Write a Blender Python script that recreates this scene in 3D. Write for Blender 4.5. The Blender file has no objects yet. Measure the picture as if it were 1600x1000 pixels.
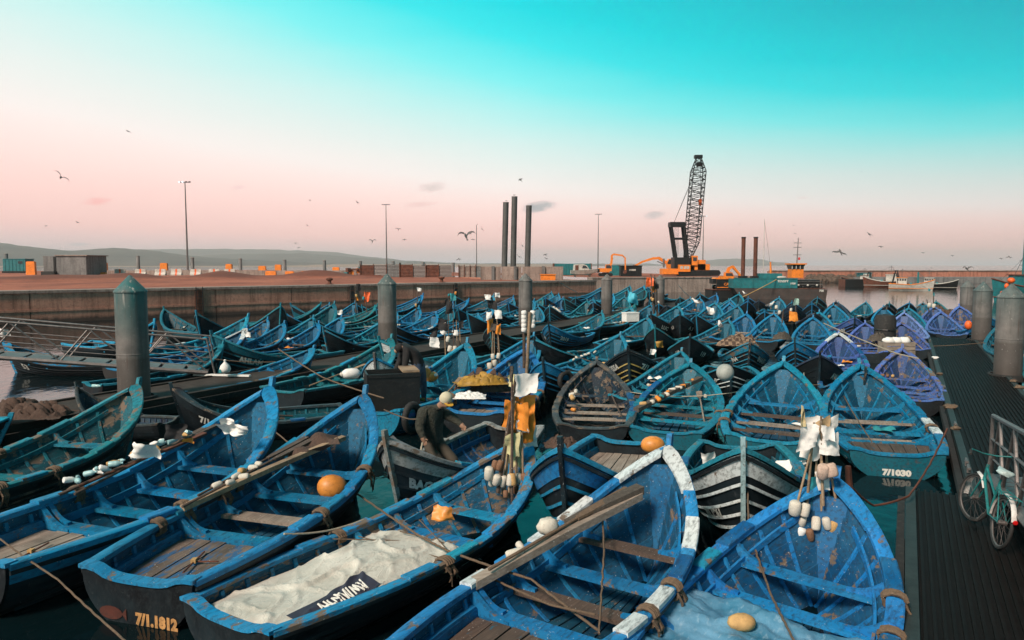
import bpy, math, random
import numpy as np
from mathutils import Vector, Matrix, noise as mnoise
random.seed(7)
R = math.radians
SC = bpy.context.scene
COL = SC.collection

# ------------------------------------------------------------------ camera
FPX, CU, CV, CAMH = 1150.0, 800.0, 500.0, 4.0
PITCH = math.atan(86 / FPX)
cam_d = bpy.data.cameras.new('camera')
cam_d.sensor_width = 36.0
cam_d.lens = 36.0 * FPX / 1600.0
cam_d.clip_start, cam_d.clip_end = 0.1, 30000.0
cam = bpy.data.objects.new('camera', cam_d)
COL.objects.link(cam)
cam.location = (0, 0, CAMH)
cam.rotation_euler = (math.pi / 2 - PITCH, 0, 0)
SC.camera = cam


def ray(u, v):
    a, b = (u - CU) / FPX, (CV - v) / FPX
    return Vector((a, math.cos(PITCH) + b * math.sin(PITCH), -math.sin(PITCH) + b * math.cos(PITCH)))


def P(u, v, z=0.0):
    """photo pixel -> the point at height z on that line of sight"""
    d = ray(u, v)
    return Vector((0, 0, CAMH)) + d * ((z - CAMH) / d.z)


def PD(u, v, y):
    """photo pixel -> the point at depth y on that line of sight"""
    d = ray(u, v)
    return Vector((0, 0, CAMH)) + d * (y / d.y)


# ------------------------------------------------------------------ sky
W = bpy.data.worlds.new('World')
SC.world = W
W.use_nodes = True


def s2l(c):
    return tuple((x / 255 / 12.92) if x / 255 <= 0.04045 else ((x / 255 + 0.055) / 1.055) ** 2.4 for x in c)


class NT:
    """tiny node-tree writer"""
    def __init__(s, tree):
        s.t = tree
        s.t.nodes.clear()

    def n(s, kind, inp=None, **kw):
        nd = s.t.nodes.new(kind)
        for k, v in kw.items():
            setattr(nd, k, v)
        for k, v in (inp or {}).items():
            if isinstance(v, bpy.types.NodeSocket):
                s.t.links.new(v, nd.inputs[k])
            else:
                nd.inputs[k].default_value = v
        return nd

    def math(s, op, a, b=0.0, c=0.0, clamp=False):
        return s.n('ShaderNodeMath', {0: a, 1: b, 2: c}, operation=op, use_clamp=clamp).outputs[0]

    def ramp(s, fac, stops, interp='LINEAR'):
        nd = s.n('ShaderNodeValToRGB', {0: fac})
        cr = nd.color_ramp
        cr.interpolation = interp
        while len(cr.elements) < len(stops):
            cr.elements.new(0.5)
        for e, (p, c) in zip(cr.elements, stops):
            e.position = p
            if not isinstance(c, tuple):
                c = (c, c, c)
            e.color = tuple(c[:3]) + (1,)
        return nd.outputs[0]

    def mix(s, fac, a, b, blend='MIX'):
        nd = s.n('ShaderNodeMix', data_type='RGBA', blend_type=blend)
        for i, v in ((0, fac), (6, a), (7, b)):
            if isinstance(v, bpy.types.NodeSocket):
                s.t.links.new(v, nd.inputs[i])
            else:
                nd.inputs[i].default_value = v if i == 0 else tuple(v[:3]) + (1,)
        return nd.outputs[2]

    def noise(s, vec, scale, detail=3, rough=0.55):
        return s.n('ShaderNodeTexNoise', {'Vector': vec, 'Scale': scale, 'Detail': detail, 'Roughness': rough}).outputs[0]

    def mapping(s, vec, scale=(1, 1, 1), loc=(0, 0, 0), rot=(0, 0, 0)):
        return s.n('ShaderNodeMapping', {'Vector': vec, 'Scale': scale, 'Location': loc, 'Rotation': rot}).outputs[0]


w = NT(W.node_tree)
tc = w.n('ShaderNodeTexCoord').outputs['Generated']
nrm = w.n('ShaderNodeVectorMath', {0: tc}, operation='NORMALIZE').outputs[0]
sx = w.n('ShaderNodeSeparateXYZ', {0: nrm})
dx, dy, dz = sx.outputs
fac = w.math('ADD', w.math('MULTIPLY_ADD', dx, 0.87, 1.0), w.math('MULTIPLY', w.math('MULTIPLY', dx, dx), 0.25))
el = w.math('MULTIPLY', w.math('MAXIMUM', dz, 0.0), fac)
thin = w.noise(w.mapping(nrm, scale=(3, 3, 22)), 1.6, 5, .6)
el = w.math('MULTIPLY', el, w.math('MULTIPLY_ADD', thin, .08, .96))
stops = [(0.000, (196, 196, 203)), (0.012, (222, 198, 197)), (0.030, (248, 203, 195)), (0.056, (253, 213, 205)), (0.080, (252, 224, 217)),
         (0.105, (243, 234, 229)), (0.150, (216, 233, 229)), (0.185, (186, 233, 230)), (0.235, (120, 232, 232)),
         (0.285, (48, 221, 226)), (0.330, (0, 210, 219)), (0.42, (0, 186, 200)), (0.58, (22, 120, 138)), (1.0, (40, 64, 78))]
sky = w.ramp(el, [(p, s2l(c)) for p, c in stops])
dim = w.math('SUBTRACT', 1.0, w.math('MULTIPLY', w.math('MAXIMUM', dx, 0.0), 0.30))
sky = w.mix(1.0, sky, w.n('ShaderNodeCombineColor', {0: dim, 1: dim, 2: dim}).outputs[0], 'MULTIPLY')
# small evening clouds
CLOUDS = [(150, 315, 30, 9, (246, 178, 172), .75, -.25), (676, 292, 30, 9, (212, 197, 192), .8, -.2), (846, 322, 34, 11, (160, 166, 168), .9, -.25),
          (1022, 336, 20, 7, (196, 186, 184), .8, -.2), (122, 382, 26, 4, (190, 184, 186), .7, 0.0), (372, 293, 13, 4, (222, 200, 198), .7, -.2),
          (655, 319, 34, 5, (226, 196, 190), .6, -.1), (1255, 309, 14, 3, (222, 200, 194), .6, 0.0)]
tcn = w.noise(w.mapping(nrm, scale=(26, 26, 60)), 1.0, 5, 0.65)
for (u, v, ru, rv, colr, amt, tilt) in CLOUDS:
    d = ray(u, v).normalized()
    ex = ray(u + 1, v).normalized() - d
    ppx = 1 / ex.length
    ex.normalize()
    ey = ex.cross(d).normalized()
    ex2 = (ex + ey * tilt * -0.6).normalized()
    ey2 = (ey + ex * tilt * 0.6).normalized()
    qa = w.math('MULTIPLY', w.n('ShaderNodeVectorMath', {0: w.n('ShaderNodeVectorMath', {0: nrm, 1: d}, operation='SUBTRACT').outputs[0], 1: ex2}, operation='DOT_PRODUCT').outputs['Value'], ppx / ru)
    qb = w.math('MULTIPLY', w.n('ShaderNodeVectorMath', {0: w.n('ShaderNodeVectorMath', {0: nrm, 1: d}, operation='SUBTRACT').outputs[0], 1: ey2}, operation='DOT_PRODUCT').outputs['Value'], ppx / rv)
    rr = w.math('ADD', w.math('MULTIPLY', qa, qa), w.math('MULTIPLY', qb, qb))
    m = w.math('SUBTRACT', w.math('ADD', w.math('SUBTRACT', 1.0, rr), w.math('MULTIPLY', tcn, 2.4)), 1.35)
    m = w.math('MULTIPLY', w.math('SMOOTH_MIN', w.math('MAXIMUM', m, 0.0), 1.0, 0.3), amt, clamp=True)
    sky = w.mix(m, sky, s2l(colr))
bg = w.n('ShaderNodeBackground', {'Color': sky, 'Strength': 1.17})
w.n('ShaderNodeOutputWorld', {'Surface': bg.outputs[0]})

# ------------------------------------------------------------------ soft low sun behind the viewer's left shoulder
sd = bpy.data.lights.new('sun', 'SUN')
sd.energy, sd.angle, sd.color = 4.9, R(12), (1.0, 0.80, 0.66)
sun = bpy.data.objects.new('sun', sd)
COL.objects.link(sun)
SUN_AZ, SUN_EL = R(218), R(42)          # azimuth from +Y clockwise
sv = Vector((math.sin(SUN_AZ) * math.cos(SUN_EL), math.cos(SUN_AZ) * math.cos(SUN_EL), math.sin(SUN_EL)))
sun.rotation_euler = (-sv).to_track_quat('-Z', 'Y').to_euler()

SC.view_settings.view_transform = 'Standard'
SC.view_settings.look = 'None'
SC.view_settings.exposure = 0.0
SC.view_settings.gamma = 1.0
SC.cycles.max_bounces = 6
SC.cycles.diffuse_bounces = 2
SC.cycles.glossy_bounces = 3
SC.cycles.volume_bounces = 0
SC.cycles.caustics_reflective = False
SC.cycles.caustics_refractive = False

# ------------------------------------------------------------------ materials
MATS = {}


def newmat(name):
    m = bpy.data.materials.new(name)
    m.use_nodes = True
    MATS[name] = m
    return m, NT(m.node_tree)


def finish(n, color, rough=0.6, metal=0.0, bump=None, bstr=0.3, bdist=0.02, spec=0.5, extra=None):
    inp = {'Base Color': color if isinstance(color, bpy.types.NodeSocket) else tuple(color[:3]) + (1,), 'Roughness': rough, 'Metallic': metal,
           'Specular IOR Level': spec}
    if bump is not None:
        inp['Normal'] = n.n('ShaderNodeBump', {'Height': bump, 'Strength': bstr, 'Distance': bdist}).outputs[0]
    inp.update(extra or {})
    b = n.n('ShaderNodeBsdfPrincipled', inp)
    n.n('ShaderNodeOutputMaterial', {'Surface': b.outputs[0]})


def ovec(n, jitter=True):
    """object coordinates, shifted per object so that copies differ"""
    o = n.n('ShaderNodeTexCoord').outputs['Object']
    if not jitter:
        return o
    r = n.n('ShaderNodeObjectInfo').outputs['Random']
    k = n.math('MULTIPLY', r, 37.0)
    cx = n.n('ShaderNodeCombineXYZ', {0: k, 1: n.math('MULTIPLY', r, 91.0), 2: k}).outputs[0]
    return n.n('ShaderNodeVectorMath', {0: o, 1: cx}, operation='ADD').outputs[0]


def mat_paint(name, chip=(0.16, 0.12, 0.09), lo=0.60, hi=0.64, rough=0.5, chipscale=4.2, sun=0.38, specks=.75):
    """weathered boat paint in the object's own colour"""
    m, n = newmat(name)
    v = ovec(n)
    c = n.n('ShaderNodeObjectInfo').outputs['Color']
    big = n.noise(v, 1.7, 3)
    c2 = n.mix(n.ramp(big, [(.35, 0.0), (.7, 1.0)]), c, n.mix(0.38, c, (0.09, 0.36, 0.50)))
    c2 = n.mix(sun, c, c2)
    streak = n.noise(n.mapping(v, scale=(2.5, 9, 9)), 2.0, 4, .7)
    c3 = n.mix(n.ramp(streak, [(.47, 0.0), (.70, .75)]), c2, (0.020, 0.026, 0.030))
    chips = n.noise(n.mapping(v, scale=(.55, 1, 1)), chipscale, 6, .68)
    cm = n.ramp(chips, [(lo, 0.0), (hi, 1.0)])
    c4 = n.mix(cm, c3, chip)
    sp = n.ramp(n.noise(v, 40, 2), [(.70, 0.0), (.73, specks)])
    c5 = n.mix(sp, c4, (.55, .58, .58))
    h = n.math('SUBTRACT', n.math('MULTIPLY', streak, .5), n.math('MULTIPLY', cm, .6))
    finish(n, c5, n.ramp(big, [(.3, rough - .08), (.7, rough + .16)]), 0, h, .35, .012, .3)
    return m


def mat_simple(name, col, rough=0.7, metal=0, var=.35, scale=4, bs=.25, bd=.01, dirt=(.04, .035, .03), dirtamt=.5, spec=.5):
    m, n = newmat(name)
    v = ovec(n)
    a = n.noise(v, scale, 4, .6)
    c = n.mix(n.ramp(a, [(.3, 0.0), (.75, 1.0)]), tuple(x * (1 - var) for x in col), tuple(min(1, x * (1 + var * .6)) for x in col))
    b = n.noise(v, scale * 3.3, 5, .65)
    c = n.mix(n.ramp(b, [(.52, 0.0), (.74, dirtamt)]), c, dirt)
    finish(n, c, rough, metal, b, bs, bd, spec)
    return m


def mat_wood(name, c1, c2, flake=None, rough=.8, lo=.5, hi=.58):
    m, n = newmat(name)
    v = ovec(n)
    g = n.noise(n.mapping(v, scale=(.7, 14, 14)), 2.2, 6, .6)
    c = n.mix(n.ramp(g, [(.3, 0.0), (.7, 1.0)]), c1, c2)
    st = n.noise(v, 2.3, 3)
    c = n.mix(n.ramp(st, [(.45, 0.0), (.75, .65)]), c, (.035, .028, .022))
    if flake:
        fl = n.noise(n.mapping(v, scale=(.45, 1.2, 1.2)), 6, 6, .7)
        c = n.mix(n.ramp(fl, [(lo, 0.0), (hi, .85)]), c, flake)
    sp = n.ramp(n.noise(v, 38, 2), [(.70, 0.0), (.73, .85)])
    c = n.mix(sp, c, (.6, .6, .57))
    finish(n, c, rough, 0, g, .5, .006)
    return m


M_PAINT = mat_paint('boat_paint')
M_WORN = mat_paint('worn_boat_paint', lo=.53, hi=.58, rough=.62, chipscale=4)
M_TAR = mat_paint('tarred_hull', chip=(.05, .06, .07), lo=.62, hi=.72, rough=.5, sun=.10, specks=.04)
M_WOOD = mat_wood('grey_wood', (.20, .155, .12), (.36, .30, .25))
M_WOODB = mat_wood('painted_deck_wood', (.10, .075, .06), (.20, .155, .125), (.008, .10, .24), lo=.50, hi=.57)
M_WOODD = mat_wood('dark_wet_wood', (.055, .036, .028), (.12, .082, .062), (.01, .10, .16), lo=.62, hi=.68)
M_OAR = mat_wood('pale_oar_wood', (.24, .16, .10), (.42, .30, .19))
M_ROPE = mat_simple('rope', (.15, .10, .065), .95, scale=30, bs=.6)
M_ROPEP = mat_simple('pale_rope', (.42, .36, .27), .95, scale=30, bs=.6)
M_NET = mat_simple('net_brown', (.10, .06, .045), .95, scale=14, bs=.9, bd=.03)
M_NETG = mat_simple('net_grey', (.10, .085, .07), .95, scale=16, bs=.9, bd=.03)
M_FLOAT = mat_simple('foam_float', (.62, .58, .50), .8, scale=9, var=.2, dirt=(.22, .17, .12), dirtamt=.6)
M_FLOATY = mat_simple('yellowed_float', (.55, .33, .13), .8, scale=9, var=.3, dirt=(.15, .1, .06))
M_FLOATBR = mat_simple('brown_float', (.22, .11, .06), .8, scale=9)
M_WHITE = mat_simple('white_cloth', (.78, .77, .74), .85, scale=6, var=.1, dirt=(.35, .32, .28), dirtamt=.45)
M_ORANGE = mat_simple('orange_cloth', (.80, .27, .03), .75, scale=6, var=.25, dirt=(.3, .1, .02), dirtamt=.5)
M_YELLOW = mat_simple('ochre_oilcloth', (.38, .21, .03), .6, scale=5, var=.35, dirt=(.13, .07, .02), dirtamt=.6)
M_BLACKC = mat_simple('black_cloth', (.012, .012, .014), .8)
M_TEALC = mat_simple('teal_cloth', (.02, .26, .30), .7)
M_ORBUOY = mat_simple('orange_buoy', (.72, .27, .05), .45, scale=5, var=.25, dirt=(.15, .06, .02))
M_REDOR = mat_simple('red_orange_plastic', (.85, .13, .02), .5)
M_BOTTLE = mat_simple('clear_bottle', (.36, .58, .60), .2, scale=8, var=.3, dirt=(.2, .3, .3), dirtamt=.4)
M_RUBBER = mat_simple('black_rubber', (.02, .02, .02), .8, dirt=(.07, .065, .06), dirtamt=.6)
M_STEEL = mat_simple('galvanised_steel', (.19, .17, .165), .5, .5, scale=8, dirt=(.10, .06, .04), dirtamt=.5)
M_BLACKM = mat_simple('black_steel', (.010, .011, .012), .5, .2)
M_RUST = mat_simple('rusty_steel', (.14, .045, .025), .8, scale=2, var=.5, dirt=(.03, .015, .012), dirtamt=.7)
M_OPAINT = mat_simple('orange_machine_paint', (.85, .23, .02), .5, scale=1.5, var=.2, dirt=(.10, .04, .02), dirtamt=.55)
M_TEALP = mat_simple('teal_machine_paint', (.01, .17, .19), .55, scale=1.5, dirt=(.05, .05, .045), dirtamt=.6)
M_WPAINT = mat_simple('white_ship_paint', (.56, .53, .48), .6, scale=1.6, var=.3, dirt=(.18, .085, .05), dirtamt=.8)
M_GLASS = mat_simple('dark_window_glass', (.03, .04, .045), .08, var=.1, dirtamt=.1)
M_GUANO = mat_simple('pale_gull_plumage', (.72, .70, .68), .8, dirt=(.4, .4, .4), dirtamt=.2)
M_GULLW = mat_simple('grey_gull_plumage', (.11, .105, .105), .8, dirtamt=.2)
M_REDF = mat_simple('red_flag', (.6, .02, .02), .8)
M_ROCK = mat_simple('rock', (.12, .08, .06), .95, scale=2.5, var=.5, bs=.8, bd=.1)
M_TEXTW = mat_simple('white_lettering', (.66, .65, .60), .7, scale=12, var=.1, dirt=(.12, .12, .12), dirtamt=.55)
M_TEXTY = mat_simple('ochre_lettering', (.55, .28, .10), .7, scale=12, dirt=(.05, .03, .02), dirtamt=.6)
M_TEXTG = mat_simple('pale_grey_lettering', (.34, .36, .36), .7, scale=12, dirt=(.05, .05, .05), dirtamt=.5)


def mat_concrete(name, c1, c2, joint=0.0, tide=None, streaks=True, scale=.5):
    m, n = newmat(name)
    v = n.n('ShaderNodeNewGeometry').outputs['Position']
    a = n.noise(v, scale, 5, .65)
    c = n.mix(n.ramp(a, [(.3, 0.0), (.7, 1.0)]), c1, c2)
    b = n.noise(v, 5.5, 6, .7)
    c = n.mix(n.ramp(b, [(.48, 0.0), (.75, .7)]), c, tuple(x * .35 for x in c1))
    if streaks:
        s = n.noise(n.mapping(v, scale=(1.6, 1.6, .12)), 1.5, 5, .7)
        c = n.mix(n.ramp(s, [(.48, 0.0), (.68, .7)]), c, tuple(x * .3 for x in c1))
    sp = n.ramp(n.noise(v, 14, 2), [(.68, 0.0), (.74, .5)])
    c = n.mix(sp, c, tuple(min(1, x * 1.9) for x in c2))
    if tide:
        z = n.n('ShaderNodeSeparateXYZ', {0: v}).outputs[2]
        z2 = n.math('ADD', z, n.math('MULTIPLY', n.noise(n.mapping(v, scale=(3, 3, .5)), 1.0, 3), tide[2]))
        for (lo, hi, colr, amt) in tide[3]:
            c = n.mix(n.math('MULTIPLY', n.n('ShaderNodeMapRange', {0: z2, 1: hi, 2: lo, 3: 0.0, 4: 1.0}).outputs[0], amt), c, colr)
    finish(n, c, .9, 0, b, .5, .03)
    return m


M_QUAY = mat_concrete('quay_concrete', (.42, .185, .125), (.64, .33, .24), scale=.35, tide=(0, 0, .35, [(.35, .60, (.022, .016, .014), .95), (1.25, 1.7, (.13, .085, .068), .25)]))
M_CONC = mat_concrete('pale_concrete', (.24, .18, .155), (.38, .30, .26), scale=.4)
M_CGREY = mat_concrete('grey_concrete', (.15, .15, .15), (.24, .235, .23), scale=.4)
M_BREAK = mat_concrete('breakwater_stone', (.34, .13, .085), (.50, .21, .145), scale=.12)


def mat_pile():
    m, n = newmat('pile_steel')
    v = n.n('ShaderNodeNewGeometry').outputs['Position']
    z = n.n('ShaderNodeSeparateXYZ', {0: v}).outputs[2]
    a = n.noise(v, 2.2, 5, .65)
    base = n.mix(n.ramp(a, [(.3, 0.0), (.7, 1.0)]), (.105, .100, .095), (.20, .185, .175))
    tealm = n.ramp(n.noise(n.mapping(v, scale=(1.2, 1.2, .35)), 1.2, 4), [(.30, 0.35), (.52, 1.0)])
    up = n.n('ShaderNodeMapRange', {0: z, 1: 2.0, 2: 3.2, 3: 0.0, 4: 1.0}).outputs[0]
    c = n.mix(n.math('MULTIPLY', n.math('MULTIPLY', tealm, up), n.n('ShaderNodeObjectInfo').outputs['Alpha']), base, (.015, .13, .135))
    s = n.noise(n.mapping(v, scale=(5, 5, .25)), 1.5, 4, .7)
    c = n.mix(n.ramp(s, [(.50, 0.0), (.70, .6)]), c, (.05, .045, .04))
    zz = n.math('ADD', z, n.math('MULTIPLY', n.noise(v, 7, 2), .06))
    c = n.mix(n.n('ShaderNodeMapRange', {0: zz, 1: 1.62, 2: 1.52, 3: 0.0, 4: .62}).outputs[0], c, (.058, .046, .040))
    c = n.mix(n.n('ShaderNodeMapRange', {0: zz, 1: 1.0, 2: .2, 3: 0.0, 4: .6}).outputs[0], c, (.045, .028, .022))
    sp = n.ramp(n.noise(v, 19, 2), [(.72, 0.0), (.75, .6)])
    c = n.mix(sp, c, (.5, .5, .48))
    dr = n.ramp(n.noise(n.mapping(v, scale=(9, 9, .9)), 1.0, 3), [(.60, 0.0), (.66, .8)])
    hi_ = n.n('ShaderNodeMapRange', {0: z, 1: 2.7, 2: 3.3, 3: 0.0, 4: 1.0}).outputs[0]
    c = n.mix(n.math('MULTIPLY', dr, hi_), c, (.42, .41, .38))
    rs = n.ramp(n.noise(n.mapping(v, scale=(6, 6, .35)), 1.7, 4, .7), [(.60, 0.0), (.70, .55)])
    c = n.mix(rs, c, (.09, .04, .025))
    finish(n, c, .62, .15, a, .25, .02)
    return m


M_PILE = mat_pile()


def mat_water():
    m, n = newmat('harbour_water')
    v = n.n('ShaderNodeNewGeometry').outputs['Position']
    a = n.noise(n.mapping(v, scale=(1.0, .55, 1), rot=(0, 0, .3)), 2.4, 3, .55)
    b = n.noise(n.mapping(v, scale=(1, .5, 1), rot=(0, 0, -.2)), .35, 3, .5)
    h = n.math('ADD', a, n.math('MULTIPLY', b, 2.0))
    finish(n, (.002, .008, .010), .07, 0, h, .16, .09, .26, {'IOR': 1.33})
    return m


M_WATER = mat_water()


def mat_earth():
    m, n = newmat('red_earth')
    v = n.n('ShaderNodeNewGeometry').outputs['Position']
    z = n.n('ShaderNodeSeparateXYZ', {0: v}).outputs[2]
    a = n.noise(n.mapping(v, scale=(.12, .12, .6)), 1.0, 5, .6)
    c = n.mix(n.ramp(a, [(.32, 0.0), (.68, 1.0)]), (.20, .050, .026), (.43, .135, .072))
    b = n.noise(v, 1.6, 6, .7)
    c = n.mix(n.ramp(b, [(.50, 0.0), (.72, .8)]), c, (.09, .026, .014))
    heap = n.n('ShaderNodeMapRange', {0: z, 1: 2.38, 2: 2.6, 3: 0.0, 4: .75}).outputs[0]
    c = n.mix(heap, c, (.11, .032, .018))
    finish(n, c, .95, 0, b, .8, .08)
    return m


M_EARTH = mat_earth()


def mat_plain(name, col, rough=.9, metal=0):
    m, n = newmat(name)
    finish(n, col, rough, metal)
    return m


def mat_flat2(name, c1, c2, scale):
    m, n = newmat(name)
    v = n.n('ShaderNodeNewGeometry').outputs['Position']
    a = n.noise(v, scale, 6, .65)
    c = n.mix(n.ramp(a, [(.35, 0.0), (.65, 1.0)]), c1, c2)
    finish(n, c, .95)
    return m


M_HILL = mat_flat2('hill_scrub', (.075, .068, .062), (.13, .11, .095), .006)
M_SAND = mat_flat2('beach_sand', (.26, .17, .125), (.36, .25, .19), .01)
M_DECK = mat_simple('pontoon_grating', (.013, .010, .009), .6, .3, scale=3, var=.3, dirt=(.015, .013, .012), dirtamt=.6, spec=.15)
M_DECKEDGE = mat_simple('pontoon_edge', (.035, .05, .05), .6, .2, scale=6, dirt=(.03, .03, .03), dirtamt=.7)
M_DECKC = mat_simple('pontoon_concrete', (.055, .042, .036), .85, 0, scale=1.5, var=.4, dirt=(.02, .018, .016), dirtamt=.6, spec=.2)


def mat_emit(name, col, st):
    m, n = newmat(name)
    e = n.n('ShaderNodeEmission', {'Color': tuple(col) + (1,), 'Strength': st})
    n.n('ShaderNodeOutputMaterial', {'Surface': e.outputs[0]})
    return m


M_LAMP = mat_emit('lit_floodlight', (.86, .95, 1.0), 3.0)


# ------------------------------------------------------------------ mesh helpers
class MB:
    def __init__(s):
        s.v, s.f = [], []

    def add(s, verts, faces):
        o = len(s.v)
        s.v += [tuple(p) for p in verts]
        s.f += [tuple(i + o for i in f) for f in faces]
        return s

    def box(s, c, size, rz=0.0, rot=None, taper=1.0):
        hx, hy, hz = size[0] / 2, size[1] / 2, size[2] / 2
        vs = []
        mt = rot if rot is not None else Matrix.Rotation(rz, 3, 'Z')
        for sz in (-1, 1):
            k = taper if sz > 0 else 1.0
            for sxx, syy in ((-1, -1), (1, -1), (1, 1), (-1, 1)):
                vs.append(Vector(c) + mt @ Vector((sxx * hx * k, syy * hy * k, sz * hz)))
        return s.add(vs, [(3, 2, 1, 0), (4, 5, 6, 7), (0, 1, 5, 4), (1, 2, 6, 5), (2, 3, 7, 6), (3, 0, 4, 7)])

    def ring(s, pts_list, cap=True, close=True):
        """loft over equally long closed rings"""
        n = len(pts_list[0])
        o = len(s.v)
        for r in pts_list:
            s.v += [tuple(p) for p in r]
        for i in range(len(pts_list) - 1):
            for j in range(n):
                a, b = o + i * n + j, o + i * n + (j + 1) % n
                s.f.append((a, b, b + n, a + n))
        if cap:
            s.f.append(tuple(o + j for j in range(n))[::-1])
            s.f.append(tuple(o + (len(pts_list) - 1) * n + j for j in range(n)))
        return s

    def tube(s, pts, r, n=6, cap=True):
        pts = [Vector(p) for p in pts]
        rs = r if isinstance(r, (list, tuple)) else [r] * len(pts)
        rings = []
        up = Vector((0, 0, 1))
        for i, p in enumerate(pts):
            t = (pts[min(i + 1, len(pts) - 1)] - pts[max(i - 1, 0)])
            if t.length < 1e-9:
                t = Vector((0, 0, 1))
            t.normalize()
            a = up.cross(t)
            if a.length < .05:
                a = Vector((1, 0, 0)).cross(t)
            a.normalize()
            b = t.cross(a)
            rings.append([p + (a * math.cos(k * 2 * math.pi / n) + b * math.sin(k * 2 * math.pi / n)) * rs[i] for k in range(n)])
        return s.ring(rings, cap)

    def lathe(s, prof, n=16, c=(0, 0, 0), cap=True):
        c = Vector(c)
        rings = [[c + Vector((r * math.cos(k * 2 * math.pi / n), r * math.sin(k * 2 * math.pi / n), z)) for k in range(n)] for r, z in prof]
        return s.ring(rings, cap)

    def prism(s, poly, axis_from, axis_to):
        """poly: list of Vector offsets; swept from a to b"""
        a, b = Vector(axis_from), Vector(axis_to)
        return s.ring([[a + Vector(p) for p in poly], [b + Vector(p) for p in poly]])

    def grid(s, fn, nu, nv):
        o = len(s.v)
        for i in range(nu + 1):
            for j in range(nv + 1):
                s.v.append(tuple(fn(i / nu, j / nv)))
        for i in range(nu):
            for j in range(nv):
                a = o + i * (nv + 1) + j
                s.f.append((a, a + nv + 1, a + nv + 2, a + 1))
        return s

    def sphere(s, c, r, nu=10, nv=7, sc=(1, 1, 1), jit=0.0, seed=0):
        rg = random.Random(seed)
        c = Vector(c)
        rings = []
        for i in range(1, nv):
            th = math.pi * i / nv
            rings.append([c + Vector((r * sc[0] * math.sin(th) * math.cos(k * 2 * math.pi / nu), r * sc[1] * math.sin(th) * math.sin(k * 2 * math.pi / nu), -r * sc[2] * math.cos(th))) * (1 + rg.uniform(-jit, jit))
                          if jit == 0 else c + Vector((r * sc[0] * math.sin(th) * math.cos(k * 2 * math.pi / nu), r * sc[1] * math.sin(th) * math.sin(k * 2 * math.pi / nu), -r * sc[2] * math.cos(th))) * (1 + rg.uniform(-jit, jit)) for k in range(nu)])
        return s.ring(rings)

    def mesh(s, name, smooth=None):
        me = bpy.data.meshes.new(name)
        me.from_pydata(s.v, [], s.f)
        me.validate()
        import bmesh
        bm = bmesh.new()
        bm.from_mesh(me)
        bmesh.ops.recalc_face_normals(bm, faces=bm.faces)
        bm.to_mesh(me)
        bm.free()
        if smooth is not None:
            me.polygons.foreach_set('use_smooth', [True] * len(me.polygons))
            me.set_sharp_from_angle(angle=R(smooth))
        return me

    def build(s, name, mat, parent=None, loc=None, rot=None, smooth=None, color=None, **props):
        return ob(name, s.mesh(name, smooth), mat, parent, loc, rot, color, **props)


def ob(name, me, mat=None, parent=None, loc=None, rot=None, color=None, **props):
    o = bpy.data.objects.new(name, me)
    COL.objects.link(o)
    if mat is not None:
        if len(me.materials) == 0:
            me.materials.append(mat)
        elif me.materials[0] != mat:
            o.material_slots[0].link = 'OBJECT'
            o.material_slots[0].material = mat
    if parent is not None:
        o.parent = parent
    if loc is not None:
        o.location = loc
    if rot is not None:
        o.rotation_euler = rot
    if color is not None:
        o.color = tuple(color[:3]) + (1,)
    for k, v in props.items():
        o[k] = v
    return o


def thing(name, label, cat, loc=(0, 0, 0), rot=(0, 0, 0), group=None):
    o = bpy.data.objects.new(name, None)
    COL.objects.link(o)
    o.location, o.rotation_euler = loc, rot
    o.empty_display_size = .2
    o['label'], o['category'] = label, cat
    if group:
        o['group'] = group
    return o


def tag(o, label, cat, group=None):
    o['label'], o['category'] = label, cat
    if group:
        o['group'] = group
    return o


def copy_tree(o, parent=None, **kw):
    c = o.copy()
    COL.objects.link(c)
    c.parent = parent
    for ch in o.children:
        copy_tree(ch, c)
    return c


TEXTS = {}


def text_batch(reqs):
    """lettering meshes, all made in one go: (words, size, boldness)"""
    made = []
    for (body, size, bold) in set(reqs):
        cu = bpy.data.curves.new('lettering', 'FONT')
        cu.body, cu.size, cu.offset = body, size, bold
        cu.align_x = 'CENTER'
        cu.resolution_u = 2
        t = bpy.data.objects.new('lettering', cu)
        COL.objects.link(t)
        made.append(((body, size, bold), t, cu))
    dg = bpy.context.evaluated_depsgraph_get()
    for key, t, cu in made:
        TEXTS[key] = bpy.data.meshes.new_from_object(t.evaluated_get(dg))
    for key, t, cu in made:
        bpy.data.objects.remove(t)
        bpy.data.curves.remove(cu)


def text_mesh(body, size=1.0, bold=0.0):
    return TEXTS[(body, size, bold)].copy()


# ================================================================== THE SETTING
# water: one sheet to the horizon
def ring_sheet(m, radii, n, z):
    rings = [[(math.cos(k * 2 * math.pi / n) * r, math.sin(k * 2 * math.pi / n) * r, z) for k in range(n)] for r in radii]
    return m.ring(rings, cap=False).add(rings[0], [tuple(range(n))])


ring_sheet(MB(), [20, 100, 400, 2000, 9000], 64, 0).build('water', M_WATER, kind='structure', label='dark harbour water reflecting the pale evening sky')

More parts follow.
